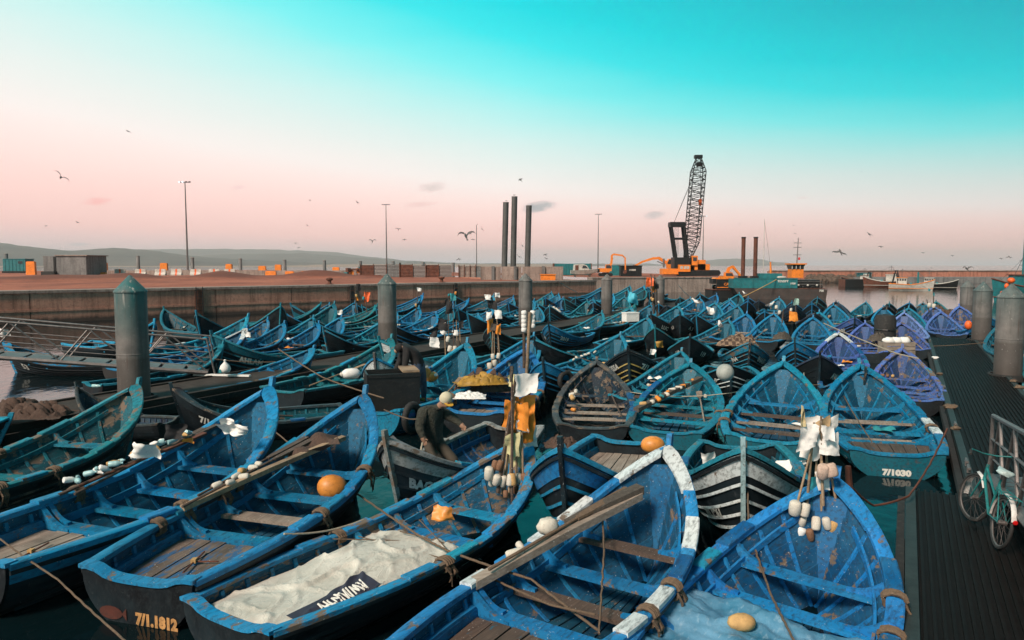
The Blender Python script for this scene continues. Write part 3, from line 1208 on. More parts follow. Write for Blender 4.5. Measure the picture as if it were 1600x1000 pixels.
def boat(bow, stern=None, head=None, L=5.4, beam=2.1, col='blue', label=None, group=None, lod=1, out='black', strake=None, hook=None, gun=None, deck=None, zb=None, zsn=None,
         thw=(0, 1, 2, 3), text=(), roll=0.0, wear=False, white=(), wraps=(), tyre=(), inner=None, textmat=None, raw=False, woodthw=(), cat='boat', nofix=False, stemc=None, pitch=None, floor=True):
    zk_ = 1.0
    if stern is not None and not raw:
        best = None
        for q in range(60):
            kz = .62 + .56 * q / 59
            bb_ = P(bow[0], bow[1], 1.55 * kz)
            ss_ = P(stern[0], stern[1], .53 * kz)
            d = bb_ - ss_
            d.z = 0
            e_ = abs(d.length - L) + .6 * abs(kz - 1)
            if best is None or e_ < best[0]:
                best = (e_, kz, bb_, d)
        _, zk_, b, d = best
        L = d.length
        h = math.atan2(d.x, d.y)
    elif stern is not None:
        b = Vector(bow)
        d = b - Vector(stern)
        d.z = 0
        L = d.length
        h = math.atan2(d.x, d.y)
    else:
        zk_ = zb / 1.55 if zb else 1.0
        b = Vector(bow) if raw else P(bow[0], bow[1], 1.55 * zk_)
        h = R(head)
    if zb:
        zk_ = zb / 1.55
    d = Vector((math.sin(h), math.cos(h), 0))
    o = Vector((b.x, b.y, 0)) - d * L
    BOATS.append(dict(o=o, h=h, zk=zk_, L=L, beam=beam, col=col, label=label, group=group, lod=lod, out=out, strake=strake, hook=hook, gun=gun, deck=deck, thw=thw, text=text, roll=roll, wear=wear,
                      white=white, wraps=wraps, tyre=tyre, inner=inner, textmat=textmat, woodthw=woodthw, nofix=nofix, stemc=stemc, pitch=pitch, floor=floor))
    return BOATS[-1]


def jit(c, rg_, a=.18):
    k_ = 1 + rg_.uniform(-a, a)
    return tuple(max(0, x * k_ * (1 + rg_.uniform(-.08, .08))) for x in c)


def build_boat(i, B):
    rg_ = random.Random(100 + i)
    c = jit(BLUES[B['col']] if isinstance(B['col'], str) else B['col'], rg_, .10)
    t = thing('fishing_boat', B['label'], 'boat', B['o'], (R(B['roll']), 0, math.pi / 2 - B['h']), B['group'] or 'moored wooden fishing boats')
    if B['pitch']:
        t.rotation_euler = (R(B['roll']), R(B['pitch']), math.pi / 2 - B['h'])
    k = B['L'] / BL
    t.scale = (k, B['beam'] / (2 * BB), B['zk'])
    paint = M_WORN if (B['wear'] or rg_.random() < .22) else M_PAINT
    inner = B['inner'] or c
    near = B['lod'] == 2
    B['obj'] = t
    outc = {'black': BLACK, 'blue': c, 'teal': BLUES['dkteal'], 'white': WHITEP, 'brown': (.03, .022, .018)}[B['out'] if B['out'] in ('black', 'blue', 'teal', 'white', 'brown') else 'black']

    def put(nm, key, mat, col_, par=t):
        o = ob(nm, PM[key], mat, par, color=col_)
        return o
    # hull: tarred outside, painted inside
    h_ = put('hull', 'hull', M_TAR, outc)
    gun = B['gun'] or tuple(min(1, x * 1.22 + .006) for x in c)  # lighter gunwale paint: wear and sunlit top edges put into the colour
    if near:
        # painted lining: the inside skin as its own part, darker paint deepened as shade
        for sd in (1, -1):
            put('gunwale', ('gunwale', sd), paint, jit(gun, rg_, .06))
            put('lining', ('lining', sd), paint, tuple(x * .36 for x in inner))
            st = B['strake'] if B['strake'] is not None else (BLACK if B['out'] != 'blue' else c)
            put('sheer_strake', ('strake', sd), M_TAR if st == BLACK else paint, st)
            put('rubbing_strake', ('rub', sd), M_TAR, BLACK if B['out'] != 'blue' else c)
            for j in range(4):
                bc = {'stripes': WHITEP, 'yellow': (.50, .34, .07), 'bluestripe': c}.get(B['out'], outc)
                put('batten', ('batten', sd, j), paint if bc != BLACK else M_TAR, bc)
            put('stringer', ('stringer', sd), paint, inner)
            for j in range(len(RIBT)):
                put('rib', ('rib', sd, j), paint, jit(inner, rg_, .08))
            for j in B['thw']:
                put('knee', ('knee', sd, j), paint, jit(inner, rg_, .08))
            for j in range(4):
                wc = WHITEP if (sd, j) in B['white'] else rg_.choice((jit(gun, rg_, .15), jit(gun, rg_, .15), jit(gun, rg_, .15), jit(BLUES['cyan'], rg_, .1), jit(BLUES['deep'], rg_, .2)))
                put('gunwale_block', ('block', sd, j), paint, wc)
            for j in range(4):
                if (sd, j) in B['wraps']:
                    put('rope_fender', ('wrap', sd, j), M_ROPE, (1, 1, 1))
        if B['floor']:
            for j in range(5):
                put('floor_board', ('floor', j), paint, jit((.006, .05, .10), rg_, .3))
        put('sole', 'sole', paint, (.008, .03, .05))
    else:
        put('gunwale', 'rim', paint, gun)
        put('lining', 'lining2', paint, tuple(x * .36 for x in inner))  # darker lining paint, partly interior shade put into the colour
        if B['lod'] == 1:
            put('inner_framing', 'inside', paint, jit(inner, rg_, .08))
            for q_ in range(rg_.choice((0, 1, 2, 3))):
                put('gunwale_block', ('block', rg_.choice((1, -1)), q_), paint, rg_.choice((WHITEP, BLUES['cyan'], BLUES['deep'], (.10, .08, .06), gun)))
            st = B['strake'] if B['strake'] is not None else BLACK
            for sd in (1, -1):
                put('sheer_strake', ('strake', sd), M_TAR if st == BLACK else paint, st)
                if B['out'] in ('stripes', 'yellow', 'bluestripe'):
                    for j in range(3):
                        put('batten', ('batten', sd, j), paint, {'stripes': WHITEP, 'yellow': (.50, .34, .07), 'bluestripe': c}[B['out']])
                for j in B['thw']:
                    put('knee', ('knee', sd, j), paint, inner)
                for j in range(4):
                    if (sd, j) in B['wraps']:
                        put('rope_fender', ('wrap', sd, j), M_ROPE, (1, 1, 1))
    for j in B['thw']:
        wd_ = j in B['woodthw'] or (not near and rg_.random() < .35)
        put('thwart', ('thwart', j), rg_.choice((M_WOODD, M_WOOD)) if wd_ else paint, jit(inner, rg_, .2))
    tr = put('transom', 'transom', M_TAR, outc if B['out'] != 'stripes' else BLACK)
    if near:
        put('transom_cap', 'transom_cap', paint, gun)
    put('stem_post', 'stem', paint, B['stemc'] or gun)
    if B['lod'] > 0:
        put('apron', 'apron', paint, tuple(x * .6 for x in inner))
    if near or B['hook'] or i % 2:
        put('breasthook', 'hook', paint, B['hook'] or jit(gun, rg_, .1))
    if B['deck'] is not None:
        if near:
            for j in range(7):
                put('deck_plank', ('deck', j), B['deck'], (1, 1, 1))
            for sd in (1, -1):
                put('deck_shelf', ('clamp', sd), paint, c)
                put('knee', ('deckknee', sd), paint, inner)
            put('coaming', 'coaming', paint, c)
        else:
            put('stern_deck', 'deckall', B['deck'], (1, 1, 1))
    for j, (sd, tt) in enumerate(B['tyre']):
        p = hull(tt, .80, sd, .10)
        nx, ny = plan_normal(tt)
        o = ob('tyre_fender', PM['tyre'], M_RUBBER, t, p, (0, 0, math.atan2(sd * ny, nx) - math.pi / 2))
    for (body, sd, t0, s0, size) in B['text']:
        me = wrap_text(body, sd, t0, s0, size, stern=(sd == 0))
        ob('lettering', me, B['textmat'] or M_TEXTW, t)
    return t


# the inside skins
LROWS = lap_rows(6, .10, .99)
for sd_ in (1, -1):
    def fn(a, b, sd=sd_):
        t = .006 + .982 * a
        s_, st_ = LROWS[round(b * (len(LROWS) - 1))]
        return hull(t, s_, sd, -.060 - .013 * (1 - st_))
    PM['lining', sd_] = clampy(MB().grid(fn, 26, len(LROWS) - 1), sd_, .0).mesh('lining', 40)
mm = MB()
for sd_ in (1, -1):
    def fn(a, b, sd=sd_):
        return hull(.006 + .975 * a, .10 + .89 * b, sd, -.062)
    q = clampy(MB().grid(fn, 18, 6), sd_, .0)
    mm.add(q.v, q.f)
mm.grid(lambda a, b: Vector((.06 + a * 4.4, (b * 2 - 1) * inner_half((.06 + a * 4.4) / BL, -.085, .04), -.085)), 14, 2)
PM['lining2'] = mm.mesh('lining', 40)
PM['sole'] = MB().grid(lambda a, b: Vector((.06 + a * 4.4, (b * 2 - 1) * inner_half((.06 + a * 4.4) / BL, -.085, .04), -.085)), 14, 2).mesh('sole')

# ---- the near boats, each placed from its bow and stern in the photo
ALLW = tuple((a, b) for a in (1, -1) for b in range(4))
G1 = 'foreground fishing boats'
boat((217, 600), (-215, 800), lod=2, col='teal', beam=2.05, out='brown', deck=None, wraps=((1, 1), (-1, 1), (-1, 0), (1, 2)), wear=True, thw=(0, 1, 3),
     label='weathered teal boat with brown outside, its raised stem before the teal-topped piling')
boat((424, 602), (-62, 874), lod=2, col='azure', beam=2.15, out='black', strake=BLUES['blue'], deck=M_WOOD, wraps=((-1, 1), (1, 1), (-1, 2)), thw=(0, 1, 2, 3), text=(),
     label='bright blue boat with bare grey plank stern deck and bottle-covered poles')
boat((569, 622), (216, 900), lod=2, col='blue', beam=1.95, out='black', deck=M_WOODB, wraps=((1, 0), (1, 2), (-1, 1), (-1, 3)), woodthw=(1,), text=(('7/1.1812', 0, -.28, .02, .17),), textmat=M_TEXTY,
     label='blue boat with flaking blue stern deck, long oars and an orange buoy')
boat((836, 678), (374, 962), lod=2, col='azure', beam=1.95, out='black', wraps=((-1, 1), (1, 1)), thw=(1, 2, 3),
     label='blue boat with its stern covered by a crumpled white tarpaulin')
boat((1037, 697), (690, 1040), L=4.5, lod=2, col='royal', beam=1.95, out='black', deck=M_WOODD, white=((1, 0), (1, 2), (-1, 0), (-1, 1), (-1, 3), (1, 3)), hook=WHITEP, woodthw=(1, 3), wraps=((-1, 2), (-1, 1)),
     label='blue boat with white-painted gunwale patches, white prow and dark plank deck')
boat((1288, 744), (1060, 1120), L=4.3, lod=2, col='royal', beam=2.1, out='black', wraps=((-1, 3), (-1, 2)), thw=(0, 1, 2, 3),
     label='blue boat holding white floats at the bow and a blue plastic sheet')
boat((1167, 700), (1156, 695), L=4.6, lod=2, col='teal', beam=1.95, out='stripes', hook=None, stemc=(.35, .50, .52), text=(('7/1.1961', 1, .83, .47, .17), ('7/1.1961', -1, .85, .47, .17)), thw=(0, 1), strake=WHITEP,
     label='black boat with white stripes numbered 1961, bow pointing at the blue-sheeted boat')
boat((884, 712), (985, 690), lod=2, col='blue', beam=1.85, out='bluestripe', strake=BLUES['royal'], deck=M_WOOD, text=(('ADAMAS', 1, .86, .40, .16),), thw=(2, 3), stemc=BLACK,
     label='blue boat with plank stern deck behind the white-prowed boat')
boat((614, 680), (808, 668), lod=2, col='royal', beam=1.75, out='black', gun=(.30, .29, .27), strake=(.30, .29, .27), text=(('BAGHDAD', 1, .865, .60, .21),), textmat=M_TEXTG, thw=(1, 2), stemc=(.2, .2, .18), wear=True,
     label='dark boat lettered BAGHDAD with grey gunwale and a man in it')
boat((929, 560), (922, 664), lod=2, col='navy', beam=2.0, out='black', gun=(.05, .042, .038), inner=(.010, .014, .032), wear=True, woodthw=(0, 1, 2), deck=None,
     label='nearly black open boat with brown weathered thwarts')
boat((1085, 570), (1047, 672), lod=2, col='sea', beam=2.1, out='teal', strake=BLUES['teal'], wear=False, woodthw=(1,), gun=BLUES['sea'], wraps=((-1, 1),),
     label='turquoise boat with gear bundle across it, beside the nearly black boat')
boat((1216, 562), (1192, 684), lod=2, col='azure', beam=2.2, out='teal', wear=False, woodthw=(0, 1, 2), gun=BLUES['cyan'], wraps=((1, 1), (-1, 1), (1, 0)), text=(('7/1307', 0, 0, .05, .16),),
     label='broad blue boat with bare brown thwarts and flaking gunwale')
boat((1337, 572), (1392, 704), lod=2, col='blue', beam=2.15, out='teal', strake=BLUES['teal'], deck=M_WOODD, gun=BLUES['blue'], white=((-1, 0), (-1, 1)), woodthw=(0, 2), text=(('7/1030', 0, 0, .05, .17),), wraps=((-1, 1), (1, 1)),
     label='blue boat numbered 1030 on its stern beside the walkway pontoon')
boat((991, 546), head=195, L=5.0, zb=1.38, lod=2, col='sea', beam=2.1, out='yellow', strake=BLACK, text=(('KISSA', -1, .86, .70, .27), ('7/1.118 4', 1, .83, .70, .27)), stemc=BLACK, gun=BLACK,
     label='black boat with ochre bands lettered KISSA 118 on its bow')
boat((1149, 566), head=195, L=4.4, zb=1.1, lod=1, col='sea', beam=2.0, out='stripes', strake=BLACK, text=(('KU', 1, .86, .66, .22), ('7/1.9', -1, .86, .66, .22)), stemc=BLACK,
     label='black boat with white bow stripe and a round grey buoy on its bow')
boat((826, 540), (745, 642), lod=2, col='royal', beam=2.1, deck=M_WOOD, out='black', wraps=((-1, 2), (-1, 1)), thw=(0, 1, 2, 3),
     label='royal blue boat with pale boards, ochre oilcloth and an upright pole')
boat((735, 532), (590, 640), lod=2, col='blue', beam=1.95, out='blue', strake=BLUES['purple'], thw=(1, 2, 3), deck=M_WOOD, wraps=((-1, 1), (-1, 3)), tyre=((-1, .06),),
     label='blue boat with the black crate and bending man, floats hung at bow')
boat((613, 524), (446, 608), lod=2, col='teal', beam=2.0, out='black', thw=(1, 2, 3), label='dark teal boat holding a white sack in front of the grey piling')
boat((514, 514), head=215, L=5.2, lod=1, col='teal', beam=2.0, out='bluestripe', strake=BLUES['dkteal'], text=(('AHLAM', 1, .80, .60, .24), ('KM', -1, .86, .6, .24)), stemc=BLUES['dkteal'],
     label='black and teal boat lettered AHLAM on its bow')
boat((496, 546), (272, 612), lod=2, col='azure', beam=1.9, out='brown', wraps=((-1, 1),), label='blue boat with rope-covered brown side next to the AHLAM boat')
boat((420, 496), (248, 556), lod=1, col='cyan', beam=1.8, out='black', label='bright cyan boat with raised stem beyond the gangway end')
boat((486, 506), (316, 560), lod=1, col='azure', beam=1.9, out='brown', hook=WHITEP, label='blue boat with whitened prow beyond the gangway end')
boat((362, 510), (226, 543), lod=1, col='cyan', beam=1.8, out='black', label='long cyan boat tight against the gangway rail')
boat((-7.3, 16.5, 0), (-3.9, 18.3, 0), raw=True, lod=1, col='teal', beam=1.6, out='black', thw=(1, 2), text=(('7/1.1293', 1, .80, .66, .25),), stemc=BLACK, gun=(.03, .03, .03), zb=1.3, label='black boat numbered 1293 behind the weathered teal boat')
boat((-10.15, 17.0, 0), (-7.9, 16.7, 0), raw=True, lod=1, col='navy', beam=1.1, out='black', thw=(1, 2), stemc=(.02, .02, .02), gun=(.05, .045, .04), zb=1.2, label='small black boat with rope round its bow on the pontoon edge')
boat((-10.4, 15.0, 0), (-15.2, 14.2, 0), raw=True, lod=2, col='azure', beam=1.7, out='teal', thw=(1, 2), gun=BLUES['cyan'], zb=.95, label='boat heaped with brown net beside the pontoon')
boat((255, 480), (330, 520), lod=1, col='dkteal', beam=1.7, out='black', text=(('L20', 1, .80, .60, .26),), stemc=BLUES['teal'], strake=BLUES['dkteal'], label='dark boat lettered L20 below the quay wall ladder')
boat((310, 492), (400, 515), lod=1, col='dkteal', beam=1.7, out='black', text=(('WI', 1, .80, .55, .40),), stemc=BLUES['cyan'], label='dark boat lettered W below the quay wall')
boat((12, 530), (236, 566), lod=2, col='azure', beam=1.8, out='black', text=(('53', 1, .80, .5, .35),), wear=False, thw=(0, 1, 2, 3), zb=1.2, label='blue boat lying behind the gangway truss')
boat((482, 478), head=245, L=4.9, lod=1, col='dkteal', beam=1.8, out='teal', text=(('ALAMEL', 1, .8, .66, .2),), label='dark teal boat pointing at the quay wall, white name on bow')
boat((540, 480), (478, 506), lod=1, col='teal', beam=1.8, out='black', label='teal boat with striped cloth over its bow near quay wall')
boat((581, 474), (500, 520), lod=1, col='teal', beam=1.9, out='black', label='dark teal boat with orange flags on its bow')
boat((549, 478), head=70, L=4.6, lod=1, col='teal', beam=1.7, out='black', label='small dark teal boat behind the flagged boat')
boat((623, 522), head=222, L=4.6, lod=1, col='teal', beam=1.9, out='stripes', strake=WHITEP, label='black boat with white gunwale stripes beside the grey piling')
boat((690, 492), (600, 530), lod=1, col='azure', beam=1.9, out='black', label='blue boat with brown-edged gunwale right of the grey piling')
boat((748, 498), (690, 528), lod=1, col='blue', beam=1.9, out='black', label='blue boat with brown net inside near the black flags')
boat((757, 530), head=190, L=4.8, lod=1, col='blue', beam=1.9, out='stripes', strake=WHITEP, stemc=(.12, .1, .09), label='black boat with white chevron stripes under the yellow flags')

# ---- rows further back: bow pixel, heading, colour
FAR = [  # bow u, v, heading deg, colour, outside, lod, text
    (637, 480, 52, 'teal', 'black', 1, ''), (690, 470, 55, 'azure', 'black', 1, ''), (733, 471, 52, 'azure', 'black', 1, ''), (798, 462, 45, 'azure', 'black', 1, ''),
    (812, 484, 48, 'azure', 'black', 1, ''), (862, 458, 30, 'sea', 'black', 1, ''), (880, 472, 38, 'sea', 'black', 1, ''), (908, 461, 35, 'blue', 'black', 1, ''),
    (926, 478, 45, 'teal', 'black', 1, ''), (939, 487, 40, 'sea', 'black', 1, ''), (862, 502, 205, 'azure', 'bluestripe', 1, '2019'), (888, 516, 25, 'azure', 'black', 1, ''),
    (868, 540, 200, 'azure', 'bluestripe', 1, 'Y'), (969, 516, 30, 'sea', 'black', 1, ''), (993, 482, 42, 'sea', 'black', 1, ''), (988, 462, 38, 'cyan', 'black', 1, ''),
    (936, 522, 225, 'teal', 'black', 1, ''), (1009, 480, 32, 'sea', 'black', 1, ''), (1046, 479, 30, 'sea', 'black', 1, ''), (1078, 469, 32, 'blue', 'black', 1, ''),
    (1101, 475, 25, 'sea', 'black', 1, ''), (1118, 471, 28, 'azure', 'black', 1, ''), (1163, 470, 30, 'sea', 'black', 1, ''), (1154, 482, 33, 'sea', 'black', 1, ''),
    (1165, 492, 30, 'azure', 'black', 1, ''), (1112, 498, 38, 'sea', 'black', 1, ''), (1052, 500, 33, 'sea', 'black', 1, ''), (1043, 530, 28, 'sea', 'black', 1, ''),
    (1083, 526, 195, 'sea', 'black', 1, '119'), (1016, 492, 210, 'sea', 'black', 1, 'LUC'), (1076, 494, 200, 'sea', 'black', 1, 'A 3'), (1167, 534, 193, 'sea', 'bluestripe', 1, 'INASS'),
    (1030, 480, 205, 'navy', 'black', 1, '718'), (1200, 495, 25, 'azure', 'black', 1, ''), (1256, 488, 24, 'azure', 'black', 1, ''), (1286, 483, 20, 'blue', 'black', 1, ''),
    (1228, 502, 22, 'azure', 'black', 1, ''), (1308, 506, 24, 'purple', 'black', 1, ''), (1303, 521, 22, 'purple', 'black', 2, ''), (1313, 478, 24, 'navy', 'black', 1, ''),
    (1181, 482, 200, 'navy', 'bluestripe', 1, ''), (1250, 536, 208, 'azure', 'bluestripe', 1, '33 X'), (1346, 482, 24, 'purple', 'black', 1, ''), (1380, 479, 24, 'purple', 'black', 1, ''),
    (1402, 478, 22, 'purple', 'black', 1, ''), (1376, 495, 24, 'lilac', 'black', 1, ''), (1388, 505, 22, 'purple', 'black', 1, ''), (1330, 500, 200, 'purple', 'bluestripe', 1, '7N'),
    (1413, 490, 200, 'azure', 'bluestripe', 1, 'AR MARI'), (1400, 544, 24, 'purple', 'black', 2, ''), (1402, 574, 200, 'azure', 'bluestripe', 1, '7/1.1837'), (1281, 556, 196, 'navy', 'black', 1, 'AW'),
    (1466, 476, 75, 'azure', 'black', 1, ''), (1497, 482, 60, 'teal', 'black', 1, ''), (1366, 484, 198, 'navy', 'stripes', 1, '7/1.2'),
    (1284, 492, 200, 'navy', 'yellow', 1, '218'), (1140, 470, 200, 'navy', 'black', 1, ''), (1060, 466, 35, 'sea', 'black', 1, ''),
]
LABX = {637: 'teal boat with pale gear near the dark pontoon', 1303: 'purple-blue boat with a white V-shaped prow board', 1400: 'purple-blue boat turning turquoise at its right side beside the walkway',
        1388: 'purple-blue boat carrying a black drum and crate', 1466: 'blue boat with dan buoys on open water by the pontoon end', 1167: 'black boat lettered INASS with a checked net behind',
        1083: 'black boat numbered 119 on its bow', 1402: 'black and blue boat numbered 1837 beside the walkway', 1281: 'black-bowed boat lettered AW between two blue boats', 1250: 'black boat with white 33 on its bow',
        1228: 'blue boat with grey net heaped in its bow', 1308: 'purple-blue boat with yellow gear bundle on its stem', 1313: 'black boat with spiky dark gear on its bow', 868: 'blue and black boat with a tyre chain across its bow',
        862: 'blue boat below the end of quay wall', 988: 'cyan boat with a blue cloth tied to its stem', 1366: 'black boat with white striped bow at the edge of open water', 1413: 'black boat lettered MARI next to the walkway end',
        1165: 'blue boat with checked net over its side', 1284: 'black boat with ochre bow board at the edge of open water', 1181: 'dark boat with blue bow stripes below the barge',
        1497: 'teal boat at the seaward end of the walkway', 1330: 'black boat with white letters 7N between purple boats', 993: 'long turquoise boat with a foam box in its bow', 1043: 'turquoise boat behind the ochre-banded black boat',
        969: 'turquoise boat with orange scraps left of the ochre-banded boat'}
seen = set()
for (u, v, hd, col, outk, lod, tx) in FAR:
    lab = LABX.get(u) if u not in seen else None
    seen.add(u)
    toward = 150 < hd < 260
    if lab is None:
        dk = (u * 7) % 3 == 0
        cw = {'sea': 'turquoise', 'azure': 'azure blue', 'blue': 'mid blue', 'teal': 'dark teal', 'cyan': 'bright cyan', 'purple': 'purple-blue', 'lilac': 'pale lilac', 'navy': 'nearly black'}[col]
        nb_ = 'near the quay wall' if u < 830 else 'by the quay corner' if u < 1000 else 'below the crane quay' if u < 1140 else 'below the barge' if u < 1290 else 'beside the open water'
        lab = ('black-bowed boat with %s inside, bow turned this way, %s' % (cw, nb_)) if toward else ('%s boat %s, bow pointing away, %s' % (cw, 'with plank stern deck' if dk else 'open to the stern', nb_))
    boat((u, v), head=hd, L=4.7, lod=lod, zb=1.3 if v > 495 else 1.4, col=col, beam=1.8, out=outk, label=lab, group='boats in the crowded far rows', strake=BLUES[col] if (outk == 'bluestripe') else None,
         text=((tx, 1, .84, .64, .28), (tx[:3], -1, .86, .64, .24)) if tx else (), hook=WHITEP if u == 1303 else ((.5, .3, .06) if u == 1284 else None),
         deck=M_WOOD if (u * 7) % 3 == 0 and not toward else None, tyre=((1, .88),) if u == 868 else (), stemc=BLACK if toward else None)
# filler rows: behind, where the photo shows only a mass of blue
rgf = random.Random(31)
for (u0, u1, v, n) in ((640, 790, 462, 3), (950, 1012, 448, 5), (955, 1015, 452.5, 4), (1040, 1130, 462, 3)):
    for q in range(n):
        u = u0 + (u1 - u0) * (q + .5) / n + rgf.uniform(-5, 5)
        boat((u, v + rgf.uniform(-1, 1)), head=rgf.uniform(20, 50) if rgf.random() < .6 else rgf.uniform(190, 220), L=5.0, lod=0, col=rgf.choice(['sea', 'azure', 'teal', 'cyan']), beam=1.9,
             label='small blue wooden boat in the mass of boats by the far quay', group='boats by the far quay')
# second layer between the rows
for q in range(210):
    u = rgf.uniform(500, 1425) if q % 3 else rgf.uniform(860, 1290)
    v = (rgf.uniform(463, 528) if u > 830 else rgf.uniform(472, 520))
    boat((u, v), head=rgf.uniform(15, 40) if rgf.random() < .6 else rgf.uniform(190, 215), L=4.3, zb=1.35, lod=1, col=rgf.choice(['sea', 'azure', 'teal', 'blue', 'sea', 'purple' if u > 1280 else 'azure']), beam=1.6, out=rgf.choice(['black', 'bluestripe']),
         label='', group='boats half hidden in the rows')
    BOATS[-1]['filler'] = True
    cw = {'sea': 'turquoise', 'azure': 'azure blue', 'blue': 'mid blue', 'teal': 'dark teal', 'purple': 'purple-blue'}[BOATS[-1]['col']]
    nb_ = 'near the quay wall' if u < 700 else 'around the second piling' if u < 880 else 'by the quay corner' if u < 1000 else 'below the crane quay' if u < 1140 else 'below the barge' if u < 1290 else 'beside the open water'
    BOATS[-1]['label'] = 'small low %s boat %s, squeezed between neighbours %s' % (cw, 'with blue-striped hull' if BOATS[-1]['out'] == 'bluestripe' else 'with black hull', nb_)
# boats right of the walkway
for (al, la, hd) in ((28.0, 1.9, 28), (33.0, 1.9, 206), (39.0, 1.8, 30), (31.0, 4.4, 208), (37.0, 4.2, 30), (26.0, 5.2, 26)):
    c_ = start + AX * (al - 13.15) + AXR * (PW / 2 + la)
    boat((c_.x, c_.y, 0), head=hd, L=5.0, raw=True, lod=1, col='dkteal', beam=1.9, out='teal', label='dark teal boat moored beyond the walkway among the pilings', group='boats beyond the walkway')

# ---- settle: push overlapping boats apart (those placed first hold firm)
def discs(B):
    d = Vector((math.sin(B['h']), math.cos(B['h']), 0))
    k = B['L'] / BL
    return [(B['o'] + d * (t * B['L']), hb(t) * B['beam'] / 2.1 * .93) for t in (.07, .2, .33, .46, .59, .72, .84, .93)]


N1 = sum(1 for B in BOATS if B['lod'] == 2)
for B in BOATS:
    B['p0'] = B['o'].copy()
PILEP = [(PD(u, 470, FPX * .8 / w_), .5) for (u, w_, *_r) in PILES]


TT = np.array((.07, .2, .33, .46, .59, .72, .84, .93))
HBT = np.array([hb(t) for t in TT])
nb = len(BOATS)
OO = np.array([[B['o'].x, B['o'].y] for B in BOATS])
P0 = OO.copy()
DIRS = np.array([[math.sin(B['h']), math.cos(B['h'])] for B in BOATS])
LL = np.array([B['L'] for B in BOATS])
RAD = np.array([HBT * B['beam'] / 2.1 * .93 for B in BOATS])
OFF = DIRS[:, None, :] * (LL[:, None] * TT[None, :])[:, :, None]
for B in BOATS:
    B['fix'] = B['lod'] == 2 or any(k_ in B['label'] for k_ in ('round grey buoy', 'lettered AW', 'lettered INASS', 'numbered 119', 'white 33 on'))
NEAR = np.array([B['fix'] for B in BOATS])
WT = np.where(NEAR, .03, np.array([1.6 if B.get('filler') else 1.0 for B in BOATS]))


def fields(C, r):
    push = np.zeros_like(C)
    v2 = lambda v: np.array([v.x, v.y])
    s_ = (C - v2(QA)) @ v2(QN)
    k_ = (C - v2(QA)) @ v2(QDIR)
    push += np.where((k_ > kA) & (k_ < kB) & (s_ < r + .3), r + .3 - s_, 0)[..., None] * v2(QN)
    s_ = (C - v2(S0)) @ v2(SN)
    push += np.where(s_ < r + .3, r + .3 - s_, 0)[..., None] * v2(SN)
    for (og, w_, a0, a1) in ((start, PW, 0, 28.5), (o2, wl, 0, 12.4), (pa - AX * 22 + AXR * .2, 2.3, 0, 84)):
        rel = C - v2(og)
        al, la = rel @ v2(AX), rel @ v2(AXR)
        push += (np.where((al > a0 - .2) & (al < a1 + .2) & (np.abs(la) < w_ / 2 + r * .9), w_ / 2 + r * .9 - np.abs(la), 0) * np.sign(la) * .5)[..., None] * v2(AXR)
    for pp, pr_ in PILEP:
        dv = C - v2(pp)
        l = np.linalg.norm(dv, axis=-1)
        push += np.where(l < r + pr_, r + pr_ - l, 0)[..., None] * dv / np.maximum(l, .01)[..., None]
    return push.sum(axis=1) / 4


for it in range(110):
    C = OO[:, None, :] + OFF
    if it % 12 == 0:
        cen = C.mean(axis=1)
        near_ = np.linalg.norm(cen[:, None] - cen[None], axis=-1) < 7.5
        PI_, PJ_ = np.nonzero(np.triu(near_, 1))
        RS = RAD[PI_][:, :, None] + RAD[PJ_][:, None, :]
        WI = WT[PI_] / (WT[PI_] + WT[PJ_])
    DV = C[PI_][:, :, None, :] - C[PJ_][:, None, :, :]
    DI = np.sqrt((DV ** 2).sum(axis=-1))
    OV = np.maximum(0, RS - DI)
    PU = (DV * (OV / np.maximum(DI, .01))[..., None]).sum(axis=(1, 2)) * .22
    F = np.zeros_like(OO)
    np.add.at(F, PI_, PU * WI[:, None])
    np.add.at(F, PJ_, -PU * (1 - WI)[:, None])
    F += np.where(NEAR, 0, 1)[:, None] * (fields(C, RAD) * (.6 if it < 80 else 1.0) + (P0 - OO) * (.012 if it < 75 else 0))
    ln = np.linalg.norm(F, axis=1)
    F *= np.minimum(1, .4 / np.maximum(ln, 1e-6))[:, None]
    OO = OO + F
    dd = OO - P0
    ln = np.linalg.norm(dd, axis=1)
    OO = np.where((NEAR & (ln > .15))[:, None], P0 + dd * (.15 / np.maximum(ln, 1e-6))[:, None], OO)
for B, q in zip(BOATS, OO):
    B['o'] = Vector((q[0], q[1], 0))
D = [discs(B) for B in BOATS]
# nothing may lie across a walkway deck
for i, B in enumerate(BOATS):
    for (og, w_, a0, a1) in ((start, PW, -1, 28.5), (pa - AX * 22 + AXR * .2, 2.3, 0, 84)):
        worst, sg = 0.0, 1
        for c, r in discs(B):
            rel = c - Vector((og.x, og.y, 0))
            al, la = rel.dot(AX), rel.dot(AXR)
            if a0 < al < a1 and w_ / 2 + r - abs(la) > worst:
                worst, sg = w_ / 2 + r - abs(la), (1 if la > 0 else -1)
        if worst > .1:
            if B.get('filler') and worst > .4:
                B['o'] = B['p0'] + Vector((0, 400, 0))
            elif not B['fix'] or og is start:
                cm = (B['o'] + Vector((math.sin(B['h']), math.cos(B['h']), 0)) * B['L'] * .45 - Vector((og.x, og.y, 0))).dot(AXR)
                B['o'] = B['o'] + AXR * (worst * (1 if cm > 0 else -1))
    OO[i] = (B['o'].x, B['o'].y)
